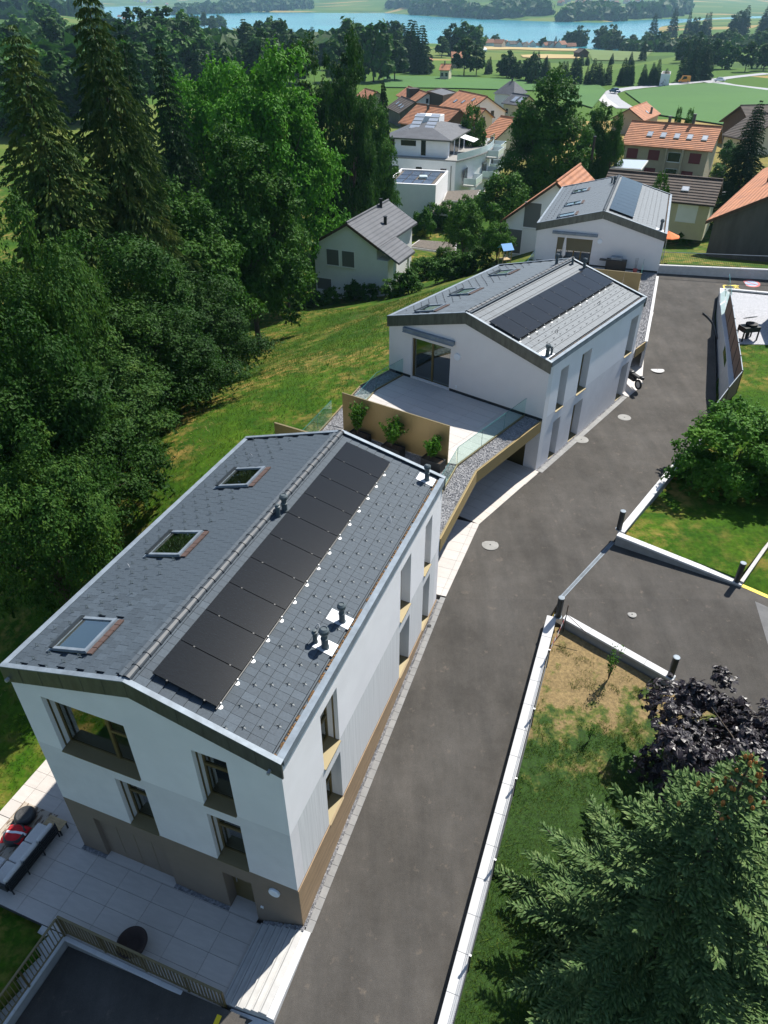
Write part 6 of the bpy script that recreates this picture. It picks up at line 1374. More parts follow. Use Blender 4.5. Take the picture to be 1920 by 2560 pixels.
def nfield(X, Y, sc): return np.array([noise.noise((x*sc, y*sc, 3.1))+.5*noise.noise((x*sc*2.7, y*sc*2.7, 1.3)) for x, y in zip(X, Y)])
X, Y = scatter(Pa((12.45,-6),(12.45,12.5))+[(6.9,19.5),(10.2,16.9),(14,13.8),(15,8),(10,0)], 230000); d = .6*nfield(X, Y, .9)+.6*nfield(X, Y, 2.6) - np.interp(Y, [9.5,13.5,17.5], [-1.0,-.15,.30]); ok = d > 0; X, Y = X[ok], Y[ok]; d = d[ok]
tall = RNG.random(len(X)) < .12
grass('grass', X[~tall], Y[~tall], np.array([road_z(y)+.02 for y in Y[~tall]]), .09, .007, 'grass_blade', 'short green grass growing in tufts on the patchy lawn', .6)
grass('grass', X[tall], Y[tall], np.array([road_z(y)+.02 for y in Y[tall]]), .17, .009, 'grass_pale', 'longer pale grass stalks between the short lawn grass', .7)
X, Y = scatter(LAWN2, 26000); grass('grass', X, Y, np.array([float(np.interp(x+.3*(y-24), [10,14.4,20], [3.22,2.86,3.2])) for x, y in zip(X, Y)]), .07, .007, 'grass_blade', 'short grass on the shaded lawn under the big shrubs')
MEAD = [(-26,10),(-13.1,9.6),(-12.9,13),(-10.8,18.5),(-9.6,20.5),(-8.2,25),(-4.6,27.5),(-3.2,30),(-1.9,34),(.2,36.2),(6,43),(8,52),(2,66),(-8,74),(-22,60),(-30,40)]
X, Y = scatter(MEAD, 150000); Z = ground_h(X.copy(), Y.copy()); d = nfield(X, Y, .28); dry = d > .30
grass('grass', X[~dry], Y[~dry], Z[~dry]-.02, .17, .014, 'grass_blade', 'long meadow grass on the hillside left of the houses', .5)
grass('grass', X[dry][::2], Y[dry][::2], Z[dry][::2]-.02, .14, .014, 'grass_dry', 'dry straw coloured grass in patches on the meadow', .6)
X, Y = scatter(YARD, 24000); ok = (Y < 41.3); X, Y = X[ok], Y[ok]; grass('grass', X, Y, np.array([yard_z(x, y) for x, y in zip(X, Y)]), .07, .009, 'grass_blade', 'short grass on the garden lawn behind the brown fence')
# ---------------------------------------------------------------- fences, yard and small things on the right
fp = [(12.47,10.68),(12.46,8.22),(12.45,5.69),(12.44,3.15),(12.43,.6),(12.42,-1.95)]
fe = empty('mesh_fence', FA.P(*fp[0], 0), 0, 'low dark wire mesh fence on posts along the lawn side of the long wall', 'fence'); o0 = FA.P(*fp[0], 0)
for (u, w_) in fp:
    p = FA.P(u, w_); z = road_z(p.y); m = MB(); m.box(-.03,.03,-.02,.02,z-.1,z+.92); po = m.build('post', 'anthracite', fe); po.location = p-o0; po.rotation_euler = (0,0,FA.th)
    MB().box(-.035,.035,-.025,.025,z+.9201,z+.94).build('post_cap', 'alu', po)
for (a, b) in zip(fp[:-1], fp[1:]):
    p, q = FA.P(*a)-o0, FA.P(*b)-o0; zp, zq = road_z(p.y+o0.y), road_z(q.y+o0.y); m = MB()
    for k in range(6): h = .10+.155*k; m.tube(p+Vector((0,0,zp+h)), q+Vector((0,0,zq+h)), .006, n=4)
    n = 50
    for k in range(n): t = k/n; x = p.lerp(q, t); z = zp+(zq-zp)*t; m.tube(x+Vector((0,0,z+.06)), x+Vector((0,0,z+.88)), .003, n=3)
    m.build('mesh_panel', 'anthracite', fe)
# thin stake with red and white tape
tp = empty('barrier_tape', (6.78,19.45,2.5), 0, 'red and white barrier tape on a thin stake beside the first bollard', 'tape')
MB().tube((.02,.02,-.3),(.02,.02,1.25),.02,n=8).build('stake', 'timber_dark', tp); MB().tube((.02,.02,.8),(.7,-.5,.35),.012,n=6).build('brace', 'timber_dark', tp)
a, b = Vector((0,0,.55)), FA.P(12.47,10.68)-Vector((6.78,19.45,0)); b.z = road_z(17.9)+.75-2.5
for k in range(10):
    s, e = a.lerp(b, k/10)+Vector((0,0,.05*math.sin(k))), a.lerp(b, (k+1)/10)+Vector((0,0,.05*math.sin(k+1))); MB().prism([s, e, e+Vector((0,0,.16)), s+Vector((0,0,.16))], (0,0,0), (.004,.002,0)).build('tape', 'red_paint' if k % 2 else 'white_cloth', tp)
# retaining wall of the yard with coping, brown metal fence above
yw = [(24.0,50.95),(22.95,48.2),(21.62,44.1),(20.6,40.9),(19.5,37.7),(18.7,35.4)]
coping_run('retaining_wall', yw, .34, lambda x, y: float(np.interp(y, [35.4,40.9,51], [4.62,4.82,5.05])), 'tall pale concrete wall with coping below the brown metal fence', 'wall', seg=1.5, wall_h=2.2, side=-1, mw='concrete')
pipe = empty('drain_hose', (20.3,43.9,3.7), 0, 'black hose lying along the foot of the yard wall', 'hose')
MB().path([(1.75+.2*math.sin(i*.8), 4.4-i*.62, road_z(48.3-i*.62)-3.64) for i in range(9)], .05, 8).build('hose', 'black_metal', pipe)
cfz = empty('metal_fence', (18.9,35.9,4.6), 0, 'rusty brown sheet metal fence with slim posts on the yard wall', 'fence'); o0 = Vector((18.9,35.9,4.6))
run = [(22.55,46.2),(21.85,44.0),(21.2,42.0),(20.65,40.3),(20.1,38.6),(19.55,36.9),(19.05,35.3),(18.0,34.2),(17.1,33.2)]
for k, (a, b) in enumerate(zip(run[:-1], run[1:])):
    zb_ = float(np.interp(a[1], [33,35.3,36.9,46], [3.55,4.5,4.65,4.95])); zb2 = float(np.interp(b[1], [33,35.3,36.9,46], [3.55,4.5,4.65,4.95])); p, q = Vector((*a,zb_))-o0, Vector((*b,zb2))-o0; d = (q-p); d.z = 0; d.normalize(); n = Vector((d.y,-d.x,0))
    MB().prism([p+d*.04, q-d*.04, q-d*.04+Vector((0,0,1.3)), p+d*.04+Vector((0,0,1.3))], n*-.012, n*.012).build('panel', 'corten_panel', cfz)
    MB().prism([p+Vector((0,0,1.301)), q+Vector((0,0,1.301)), q+Vector((0,0,1.33)), p+Vector((0,0,1.33))], n*-.02, n*.02).build('top_rail', 'zinc', cfz)
    MB().prism([p-d*.03, p+d*.03, p+d*.03+Vector((0,0,1.36)), p-d*.03+Vector((0,0,1.36))], n*-.03, n*.03).build('post', 'black_metal', cfz)
gy = [(21.2,41.5),(21.75,43.9),(23.2,48.2),(24.3,50.4),(30,48.6),(36,46.5),(36,41),(28,41.2)]
tag(sheet('gravel_yard', gy, lambda x, y: yard_z(x, y), 'gravel_pale', step=.8, skirt=.2, dz=.03), 'pale gravel yard behind the coping wall') if False else None
mat('gravel_pale', (0.52, 0.52, 0.54), .95, col2=(0.27, 0.275, 0.29), vscale=14, detail=5, bump=.9, bscale=26)
tag(sheet('gravel_yard', gy, yard_z, 'gravel_pale', step=.8, skirt=.2, dz=.03), 'pale gravel yard behind the coping wall')
coping_run('kerb_wall', [(24.25,50.75),(30.2,48.95),(40,46)], .25, lambda x, y: 5.12, 'pale kerb wall along the far side of the gravel yard', 'wall', seg=2.0, wall_h=1.2, side=1)
gpnl = empty('glass_screen', (23.4,48.6,5.05), 0, 'clear glass panels standing on the yard wall', 'screen')
for k, (a, b) in enumerate((((24.2,50.5),(23.5,48.6)),((23.4,48.3),(22.75,46.4)))):
    p, q = Vector((*a,0))-Vector((23.4,48.6,0)), Vector((*b,0))-Vector((23.4,48.6,0)); d = (q-p).normalized(); n = Vector((d.y,-d.x,0)); g = MB().prism([p, q, q+Vector((0,0,1.1)), p+Vector((0,0,1.1))], n*-.01, n*.01).build('glass_panel', 'balustrade_glass', gpnl); MB().prism([p+Vector((0,0,1.101)), q+Vector((0,0,1.101)), q+Vector((0,0,1.12)), p+Vector((0,0,1.12))], n*-.012, n*.012).build('glass_edge', 'glass_edge', g)
# fire bowl grill on a black stand
bb = empty('grill', (22.35,42.2,4.78), R(12), 'black grill cabinet with round steel lid on the gravel yard', 'grill')
m = MB(); m.box(-.55,.55,-.35,.35,.55,.86); m.build('cabinet', 'black_metal', bb, bevel=.02)
for x in (-.5,.5):
    for y in (-.3,.3): MB().box(x-.035,x+.035,y-.035,y+.035,0,.549).build('leg', 'black_metal', bb)
MB().lathe([(.30,.862),(.36,.95),(.36,.99),(.30,.992)], (.1,0,0), 24).build('fire_bowl', 'charred', bb)
MB().lathe([(.40,0),(.40,.025),(.05,.05)], (.15,.35,1.22), 24, Matrix.Rotation(R(-28), 3, 'X')).build('lid', 'concrete', bb); MB().lathe([(.1,0.05),(.12,.3),(.1,.5)], (0,0,0), 12).build('gas_bottle', 'black_metal', bb); MB().path([(.1,0,.5),(.2,.1,.35),(.15,.2,.2)], .025).build('hose', 'black_metal', bb)
sh = empty('garden_shed', (24.6,42.6,4.78), R(-14), 'white slatted garden shed wall at the edge of the gravel yard', 'shed')
MB().box(0,3,0,.08,-.2,2.2).build('wall', 'render_white', sh); MB().box(-.02,.1,-.04,3.2,-.2,2.3).build('side_wall', 'zinc_dark', sh)
for k in range(15): MB().prism([(.02,-.001,.02+.145*k),(2.98,-.001,.02+.145*k),(2.98,-.001,.15+.145*k),(.02,-.001,.15+.145*k)], (0,-.03,0), (0,0,0)).build('slat', 'render_white', sh)
MB().box(-.2,3.3,-.25,3.3,2.3,2.4).build('roof', 'zinc_dark', sh)
# wall and railing closing the road end
ew = [(20.65,54.75),(28.5,53.62),(46,51.1)]
coping_run('kerb_wall', ew, .26, lambda x, y: 5.5, 'long concrete kerb wall closing the top end of the road', 'wall', seg=2.0, wall_h=1.6, side=-1, mw='concrete')
er = empty('railing', (20.7,54.85,5.5), 0, 'thin dark railing with close uprights on the wall at the road end', 'railing'); o0 = Vector((20.7,54.85,5.5))
for (a, b) in (((20.7,54.85),(28.5,53.75)),((28.5,53.75),(46,51.2))):
    p, q = Vector((*a,5.5))-o0, Vector((*b,5.5))-o0; L = (q-p).length
    MB().tube(p+Vector((0,0,.95)), q+Vector((0,0,.95)), .025, n=6).build('top_rail', 'zinc', er); MB().tube(p+Vector((0,0,.08)), q+Vector((0,0,.08)), .02, n=6).build('bottom_rail', 'anthracite', er)
    n = int(L/.13); bm_ = MB().tube((0,0,.08),(0,0,.95),.009,n=4); me = bm_.mesh('baluster'); me.materials.append(MATS['anthracite'])
    for k in range(1, n): x = p.lerp(q, k/n); inst('baluster', me, er, x)
# painted marks on the road near the top: round no-parking sign and yellow lettering
ps = empty('painted_sign', (27.2,53.0,road_z(53.0)+.006), R(-8), 'round red and blue no parking sign painted on the asphalt', 'road marking')
sq = Matrix.Scale(1.0, 3)
MB().lathe([(.62,0),(.62,.002),(.5,.0021)], n=32).build('red_ring', 'red_paint', ps); MB().lathe([(.46,.0022),(.46,.004),(.3,.0041)], n=32).build('blue_disc', 'blue_paint', ps); MB().cbox((0,0,.0055), .9, .11, .002, Matrix.Rotation(R(-40), 3, 'Z')).build('red_bar', 'red_paint', ps)
yb = empty('painted_lettering', (25.3,52.2,road_z(52.2)+.01), R(-9), 'yellow parking lines with the word PRIVE on the asphalt', 'road marking')
fc = bpy.data.curves.new('prive_text', 'FONT'); fc.body = 'PRIVÉ'; fc.size = .55; fc.align_x = 'CENTER'; fc.extrude = .001
to = bpy.data.objects.new('prive_text', fc); COL.objects.link(to); bpy.context.view_layer.update()
me = bpy.data.meshes.new_from_object(to.evaluated_get(bpy.context.evaluated_depsgraph_get())); bpy.data.objects.remove(to); me.materials.clear(); me.materials.append(MATS['yellow_paint'])
lt = inst('lettering', me, yb, (.35,-.1,.0), (math.atan2(5.17-2.9, 19)*0,0,R(-75)))
MB().box(-.35,.75,.42,.52,0,.002).build('line', 'yellow_paint', yb); MB().box(-.42,-.32,-.5,.40,0,.002).build('line', 'yellow_paint', yb)
for o in (ps, yb): o.rotation_euler = (math.atan((5.17-2.9)/19.0), 0, o.rotation_euler.z)
# ---------------------------------------------------------------- patio furniture
def A3(u, w_, z=0): return FA.P(u, w_, z)
rg = empty('rug', A3(-2.2,-.9), FA.th, 'brown and cream patterned outdoor rug under the sofa', 'rug')
mat('rug', (0.42, 0.36, 0.29), .95, col2=(0.15, 0.11, 0.08), vscale=7, detail=2, thr=(.42,.5), stretch=(1.5, .5, 1)); mat('rug_edge', (0.24, 0.18, 0.13), .95)
MB().box(-.68,.68,-1.4,1.4,.002,.014).build('field', 'rug', rg)
for q in ((-.7,-.681,-1.42,1.42),(.681,.7,-1.42,1.42)): MB().box(*q,.002,.016).build('edge_band', 'rug_edge', rg)
sf = empty('garden_sofa', A3(-1.28,-1.05), FA.th, 'long garden sofa with black slatted frame and grey cushions', 'sofa')
for y in (-.98, -.33, .33, .98): 
    for x in (-.33, .35): MB().tube((x,y,0),(x,y,.26),.022,n=6).build('leg', 'black_metal', sf)
MB().box(-.38,.38,-1.02,1.02,.24,.28).build('seat_frame', 'black_metal', sf)
for k in range(4): MB().box(.34,.375,-1.02,1.02,.32+.1*k,.37+.1*k).build('back_slat', 'black_metal', sf)
for y in (-1.02,-.34,.34,.99): MB().box(.335,.38,y,y+.03,.28,.72).build('back_post', 'black_metal', sf)
for k in range(3): MB().box(-.37,.22,-1.0+.667*k,-1.0+.667*(k+1)-.015,.281,.43).build('seat_cushion', 'cushion', sf, bevel=.05)
for k in range(3): MB().box(.18,.325,-1.0+.667*k,-1.0+.667*(k+1)-.015,.42,.76).build('back_cushion', 'cushion', sf, bevel=.06)
MB().box(-.37,.3,-1.08,-1.02,.28,.6).build('arm', 'black_metal', sf)
ot = empty('garden_sofa', A3(-2.02,-1.72), FA.th, 'grey cushioned garden sofa end module turned across the rug', 'sofa'); MB().box(-.36,.32,-.34,.34,.24,.28).build('seat_frame', 'black_metal', ot); MB().box(-.36,.32,-.34,.34,.281,.43).build('seat_cushion', 'cushion', ot, bevel=.05); MB().box(-.36,.32,-.36,-.2,.42,.74).build('back_cushion', 'cushion', ot, bevel=.06)
for x in (-.32,.28):
    for y in (-.3,.3): MB().tube((x,y,0),(x,y,.239),.022,n=6).build('leg', 'black_metal', ot)
mat('rattan', (0.02, 0.022, 0.024), .5, bump=.6, bscale=70)
for (u, w_, r_, lab) in ((-2.34,.02,.34,'black round bowl shaped pouf on the rug corner'),(-2.14,-.62,.37,'black round pouf with a red blanket thrown over it')):
    p = empty('pouf', A3(u, w_, .016), FA.th, lab, 'pouf'); MB().lathe([(.12,0),(r_*.8,.05),(r_,.17),(r_*.96,.28),(r_*.80,.34),(r_*.72,.335),(r_*.3,.30)], n=28).build('body', 'rattan', p, smooth=True)
bl = empty('blanket', A3(-2.14,-.62,.37), FA.th+R(15), 'red blanket with a white stripe draped on the black pouf', 'blanket')
def cloth(x0, x1, y0, y1, m, nm, dz=0):
    n = 14; mb = MB()
    for i in range(n+1):
        for j in range(n+1):
            x = x0+(x1-x0)*i/n; y = y0+(y1-y0)*j/n; r_ = math.hypot(x, y); mb.v.append((x, y, dz+.012+.012*math.sin(x*23+y*7)+.010*math.sin(y*31)-max(0, r_-.24)*.75))
    for i in range(n):
        for j in range(n): a = i*(n+1)+j; mb.f.append((a, a+n+1, a+n+2, a+1))
    o = mb.build(nm, m, bl, smooth=True); so = o.modifiers.new('thick', 'SOLIDIFY'); so.thickness = .012
cloth(-.38,.36,-.30,-.02,'red_cloth','red_part'); cloth(-.40,.38,-.02,.05,'white_cloth','white_stripe',.002); cloth(-.34,.38,.05,.32,'red_cloth','red_part')
tb = empty('side_table', A3(-1.18,.13), FA.th, 'low wooden slatted side table behind the sofa', 'table')
for k in range(4): MB().box(-.33,.33,-.17+.088*k,-.17+.088*k+.08,.32,.35).build('slat', 'wood_light', tb)
for x in (-.29,.29):
    for y in (-.14,.14): MB().box(x-.02,x+.02,y-.02,y+.02,0,.319).build('leg', 'black_metal', tb)
ft = empty('fire_bowl', A3(3.42,-2.0), FA.th, 'round rust brown fire bowl behind the ramp railing', 'fire bowl'); mat('rust_dark', (0.035, 0.018, 0.014), .75, var=.3, vscale=5)
MB().lathe([(.16,0),(.20,.06),(.34,.28),(.43,.42),(.43,.44),(.38,.44),(.18,.25)], n=36).build('bowl', 'rust_dark', ft); MB().lathe([(.2,-.0),(.26,.02),(.2,.04)], n=24).build('foot', 'rust_dark', ft)
# ---------------------------------------------------------------- motorcycle
mc = empty('motorcycle', (14.75,39.35,road_z(39.35)+.012), R(20), 'black motorcycle parked behind the corner of the middle house', 'motorcycle')
for y in (-.68, .70):
    w_ = MB(); n = 24; Rr = .30
    for i in range(n):
        for j in range(8): t = 2*math.pi*i/n; s = 2*math.pi*j/8; w_.v.append((.06*math.sin(s), y+(Rr-.06+.06*math.cos(s))*math.cos(t), .31+(Rr-.06+.06*math.cos(s))*math.sin(t)))
    for i in range(n):
        for j in range(8): w_.f.append((i*8+j, ((i+1) % n)*8+j, ((i+1) % n)*8+(j+1) % 8, i*8+(j+1) % 8))
    wo = w_.build('wheel', 'charred', mc); MB().lathe([(.19,-.02),(.19,.02),(.05,.025)], (0,y,.31), 14, Matrix.Rotation(R(90), 3, 'Y')).build('rim', 'alu', wo)
MB().box(-.13,.13,-.35,.35,.35,.62).build('engine', 'charred', mc, bevel=.05); MB().box(-.15,.15,-.05,.45,.62,.88).build('tank', 'black_metal', mc, bevel=.08); MB().box(-.13,.13,-.75,-.02,.68,.80).build('seat', 'charred', mc, bevel=.05); MB().box(-.09,.09,-1.0,-.72,.72,.9).build('tail', 'black_metal', mc, bevel=.03)
MB().path([(0,.70,.31),(0,.45,.95),(-.32,.36,1.02)], .022).build('fork', 'alu', mc); MB().path([(0,.45,.95),(.32,.36,1.02)], .018).build('handlebar', 'black_metal', mc); MB().lathe([(.09,0),(.08,.08)], (0,.55,.88), 14, Matrix.Rotation(R(-90), 3, 'X')).build('headlight', 'lamp_disc', mc); MB().tube((.16,-.1,.3),(.18,-.85,.42),.04).build('exhaust', 'alu', mc)
# ---------------------------------------------------------------- upper terrace things
def C3(u, w_, z=UZ+.013): return FC.P(u, w_, z)
q = empty('grill', C3(6.3,-.75), FC.th, 'wide black grill station against the top house wall', 'grill'); MB().box(-.75,.75,-.28,.28,.1,.88).build('cabinet', 'black_metal', q, bevel=.02); MB().box(-.45,.4,-.25,.25,.881,1.12).build('hood', 'zinc', q, bevel=.06); MB().box(-1.25,-.76,-.25,.25,.78,.82).build('side_shelf', 'black_metal', q)
for x in (-.7,.7): MB().box(x-.04,x+.04,-.2,.2,0,.099).build('foot', 'black_metal', q)
q = empty('parasol', C3(2.35,-1.2), 0, 'closed cream parasol on the upper terrace', 'parasol'); MB().tube((0,0,0),(0,0,2.45),.025,n=8).build('pole', 'alu', q); MB().lathe([(.05,.85),(.15,1.0),(.13,1.6),(.07,2.2),(.02,2.42)], n=12).build('canopy', 'cushion', q); MB().lathe([(.25,0),(.25,.06),(.05,.08)], n=16).build('base', 'concrete_grey', q)
q = empty('plant_pot', C3(7.75,-.6), 0, 'red clay pot with bamboo stakes beside the upper glass balustrade', 'pot'); MB().lathe([(.12,0),(.17,.28),(.18,.3),(.14,.29)], n=16).build('pot', 'red_paint', q)
for k in range(3): MB().tube((.05*k-.05,0,.25),(.09*k-.1,.03,1.1),.01,n=5).build('stake', 'timber_dark', q)
q = empty('sun_umbrella', (22.2,58.2,gz(22.2,58.2)), 0, 'orange sun umbrella in the garden below the road end', 'umbrella'); MB().tube((0,0,0),(0,0,2.4),.03).build('pole', 'alu', q); mat('canvas_orange', (0.75,0.19,0.06), .9); m = MB(); m.lathe([(.95,1.9),(.9,1.95),(.05,2.3)], n=8); m.build('canopy', 'canvas_orange', q)
# ---------------------------------------------------------------- garden things below the meadow
q = empty('trampoline', (*G(852,535,-6.2)[:2],gz(*G(852,535,-6.2)[:2])), 0, 'round trampoline with black safety net and blue rim', 'trampoline'); mat('blue_plastic', (0.02,0.07,0.30), .5); mat('net', (0.012,0.015,0.016), .9)
MB().lathe([(1.75,.85),(1.9,.88),(1.9,.95),(1.6,.95)], n=24).build('rim', 'blue_plastic', q); MB().lathe([(1.6,.90),(1.6,.92),(.1,.921)], n=24).build('bed', 'net', q)
for k in range(6): t = k*math.pi/3; MB().tube((1.85*math.cos(t),1.85*math.sin(t),0),(1.85*math.cos(t),1.85*math.sin(t),2.7),.04,n=6).build('pole', 'blue_plastic', q)
for z in (1.3,1.7,2.1,2.6): m = MB(); m.path([(1.8*math.cos(t*.2618),1.8*math.sin(t*.2618),z) for t in range(25)], .02, 4); m.build('net_ring', 'net', q)
q = empty('playhouse', (*G(1262,648,1.0)[:2],.6), R(20), 'small wooden play tower with a blue roof sheet', 'playhouse'); q.scale = (.72,.72,.72); mat('blue_tarp', (0.05,0.27,0.62), .6)
for x in (-.6,.6):
    for y in (-.6,.6): MB().box(x-.05,x+.05,y-.05,y+.05,-1.4,1.9).build('post', 'wood_light', q)
MB().prism([(-.8,-.9,1.9),(.8,-.9,1.9),(.8,0,2.6),(-.8,0,2.6)], (0,0,0), (0,0,.04)).build('roof_sheet', 'blue_tarp', q); MB().prism([(-.8,.9,1.9),(.8,.9,1.9),(.8,0,2.6),(-.8,0,2.6)], (0,0,0), (0,0,.04)).build('roof_sheet', 'blue_tarp', q); MB().box(-.6,.6,-.6,.6,.55,.65).build('deck', 'wood_light', q)
q = empty('fence', (*G(1290,352,-4.6)[:2],-5), 0, 'weathered wooden board fence behind the shrubs', 'fence'); a, b = G(1478,362,-4.4), G(1568,372,-4.4); o0 = Vector(q.location); n = 34
for k in range(n): p = a.lerp(b, k/n)-o0; MB().box(p.x,p.x+.30,p.y-.03,p.y+.03,-.6,1.9+random.uniform(-.04,.04)).build('board', 'timber_dark', q)
# ---------------------------------------------------------------- cars
mat('tyre', (0.012,0.012,0.012), .9); mat('car_glass', (0.015,0.02,0.025), .08, spec=.7); mat('tail_lamp', (0.35,0.01,0.01), .3)
def car(loc, rz, col, name, label, L=4.3, W=1.78, H=1.48, van=False, group='cars parked below the tan house', tilt=0):
    m = mat('paint_'+col, {'silver':(0.50,0.52,0.54),'white':(0.75,0.76,0.78),'black':(0.02,0.022,0.026),'blue':(0.03,0.07,0.16),'orange':(0.75,0.28,0.02),'grey':(0.16,0.17,0.18)}[col], .3, .2, coat=.6)
    o = empty(name, loc, rz, label, 'car', group); o.rotation_euler = (tilt, 0, rz); h = L/2
    pr = [(-h,.32),(-h,.78),(-h+.15,.92),(-h*.62 if not van else -h+.2,.95),(-h*.30 if van else -h*.45,H-.04),(h*.05,H),(h*.36,H-.05),(h*.62,.98),(h-.12,.80),(h,.55),(h,.32)]
    if van: pr = [(-h,.3),(-h,1.0),(-h+.06,H-.1),(-h+.3,H),(h*.45,H),(h*.70,1.05),(h-.1,.85),(h,.55),(h,.3)]
    b = MB(); n = len(pr); secs = [(-W/2,.86),(-W/2+.06,1.0),(0,1.0),(W/2-.06,1.0),(W/2,.86)]
    for (x, k) in secs:
        for (y, z) in pr: zz = z if z < .95 else .95+(z-.95)*(1 if abs(x) < W/2-.05 else .55); b.v.append((x*(1 if z < 1.0 else .86), y, zz))
    for i in range(4):
        for j in range(n): b.f.append((i*n+j, i*n+(j+1) % n, (i+1)*n+(j+1) % n, (i+1)*n+j))
    b.f.append(tuple(range(n))[::-1]); b.f.append(tuple(range(4*n, 5*n))); bo = b.build('body', m, o, bevel=.02)
    for s in (-1, 1):
        x = s*(W/2*.86-.008); g = MB().prism([(x,-h*.42,1.0),(x,h*.48,1.0),(x,h*.28,H-.14),(x,-h*.30,H-.14)], (0,0,0), (s*.03,0,0)).build('side_window', 'car_glass', o)
    MB().prism([(-W*.36,h*.40,H-.12),(W*.36,h*.40,H-.12),(W*.39,h*.60,1.0),(-W*.39,h*.60,1.0)], (0,.02,.015), (0,.05,.04)).build('windscreen', 'car_glass', o)
    MB().prism([(-W*.36,-h*.48,H-.12),(W*.36,-h*.48,H-.12),(W*.38,-h*.66 if not van else -h*.98,1.0),(-W*.38,-h*.66 if not van else -h*.98,1.0)], (0,-.02,.02), (0,-.06,.04)).build('rear_window', 'car_glass', o)
    for y in (-h*.62, h*.62):
        for s in (-1, 1): wo = MB().lathe([(.31,-.09),(.32,-.06),(.32,.06),(.31,.09)], (s*(W/2-.09),y,.32), 18, Matrix.Rotation(R(90), 3, 'Y')).build('wheel', 'tyre', o); MB().lathe([(.2,0),(.2,.012),(.05,.02)], (s*(W/2-.0),y,.32), 12, Matrix.Rotation(R(90*s), 3, 'Y')).build('rim', 'alu', wo)
    for s in (-1, 1): MB().cbox((s*W*.36,h-.03,.68), .34, .1, .14).build('headlight', 'lamp_disc', o); MB().cbox((s*W*.38,-h+.01,.80), .26, .06, .16).build('tail_light', 'tail_lamp', o)
    return o
cz = lambda x, y: (1240+x*.41, 220+y*.41)
for (x, y, col, lab, rz) in ((1098,528,'silver','silver car parked beside the entrance of the tan house',-20),(1260,538,'black','black car parked beside the silver one',-15),(1335,550,'blue','dark blue car parked between the black and the white car',-12),(1415,568,'white','white car at the end of the parked row',-10)):
    p = G(*cz(x, y), -4.0); car((p.x, p.y, gz(p.x, p.y)+.02), R(rz), col, 'parked_car', lab)
car((18.55,23.05,2.75), R(-38), 'grey', 'parked_van', 'grey van parked at the edge of the shaded lawn', L=4.8, W=1.9, H=1.95, van=True, group=None)
# ---------------------------------------------------------------- valley: roads, fields, belts of trees
_T = np.geomspace(45, 8600, 1000)
def gpx(u, v, z=None):
    """where the sight line meets the ground (marched)"""
    d = ray(u, v); T = _T/d.y; X, Y, Z = d.x*T, _T, CAMH+d.z*T; Hh = np.maximum(ground_h(X.copy(), Y.copy()), LAKE_Z); k = np.argmax(Z < Hh)
    if not (Z < Hh).any(): k = len(_T)-1
    f = 0.0
    if k > 0: a, b = Z[k-1]-Hh[k-1], Hh[k]-Z[k]; f = a/(a+b+1e-9); t = T[k-1]+(T[k]-T[k-1])*f
    else: t = T[0]
    x, y = d.x*t, d.y*t; return Vector((x, y, gz(x, y)))
def ribbon(name, px, wd, m, lab, dz=.12):
    P = [gpx(*tt(*q)) for q in px]; Q = []
    for a, b in zip(P[:-1], P[1:]):
        for k in range(12): Q.append(a.lerp(b, k/12))
    Q.append(P[-1]); mb = MB()
    for i, p in enumerate(Q):
        d = (Q[min(i+1, len(Q)-1)]-Q[max(i-1, 0)]); d.z = 0; d.normalize(); n = Vector((d.y,-d.x,0))
        for s in (-1, 1): q = p+n*wd/2*s; mb.v.append((q.x, q.y, max(gz(q.x, q.y), gz(p.x, p.y))+dz))
    for i in range(len(Q)-1): mb.f.append((2*i, 2*i+1, 2*i+3, 2*i+2))
    o = mb.build(name, m); o['kind'] = 'structure'; o['label'] = lab; return o
mat('road_grey', (0.33,0.335,0.35), .85, var=.1, vscale=.3); mat('field_lush', (0.045,0.135,0.012), .95, col2=(0.035,0.115,0.010), vscale=.03, detail=6); mat('field_wheat', (0.42,0.31,0.12), .95, var=.12, vscale=.05); mat('field_pale', (0.10,0.155,0.02), .95, var=.2, vscale=.05)
ribbon('country_road', [(1045,470),(985,430),(968,405),(1010,390),(1100,378),(1250,365),(1400,350),(1500,335),(1660,318)], 6.5, 'road_grey', 'pale country road curving through the fields')
ribbon('country_road', [(1400,352),(1480,368),(1560,378),(1670,390)], 8.0, 'road_grey', 'side branch of the country road at the field edge', .16)
ribbon('field_track', [(990,462),(940,425),(930,400)], 4.0, 'concrete', 'short farm track beside the bend of the road')
def field(px, m, lab, dz=.06):
    P = [gpx(*tt(*q)) for q in px]; o = sheet('field', [(p.x, p.y) for p in P], lambda x, y: gz(x, y)+.35, m, step=14.0, skirt=0, dz=dz); o['label'] = lab
field([(1040,400),(1240,372),(1420,362),(1700,400),(1700,470),(1480,545),(1180,500)], 'field_lush', 'lush green crop field inside the bend of the road')
field([(0,330),(300,335),(660,350),(930,370),(960,395),(900,470),(660,395),(330,385),(0,380)], 'field_lush', 'long green field above the village roofs')
field([(430,203),(640,200),(830,206),(935,212),(820,222),(560,215),(430,216)], 'field_wheat', 'yellow wheat field near the lake', .1)
field([(590,240),(700,236),(860,240),(840,255),(700,255),(600,250)], 'field_wheat', 'second yellow wheat strip near the field barn', .1)
field([(870,215),(1160,228),(1120,265),(900,262)], 'field_pale', 'pale green pasture near the lake')
for (x, y, col, lab, rz) in ((995,405,'blue','blue car driving round the bend of the country road',20),(1295,360,'orange','orange lorry like car on the country road',75),(1448,356,'white','white car on the far end of the country road',70)):
    p = gpx(*tt(x, y)); car((p.x, p.y, p.z+.35), R(rz), col, 'car', lab, L=5.0, W=2.0, H=1.7 if col != 'orange' else 2.6, van=col == 'orange', group='cars on the country road')
NT = [0]
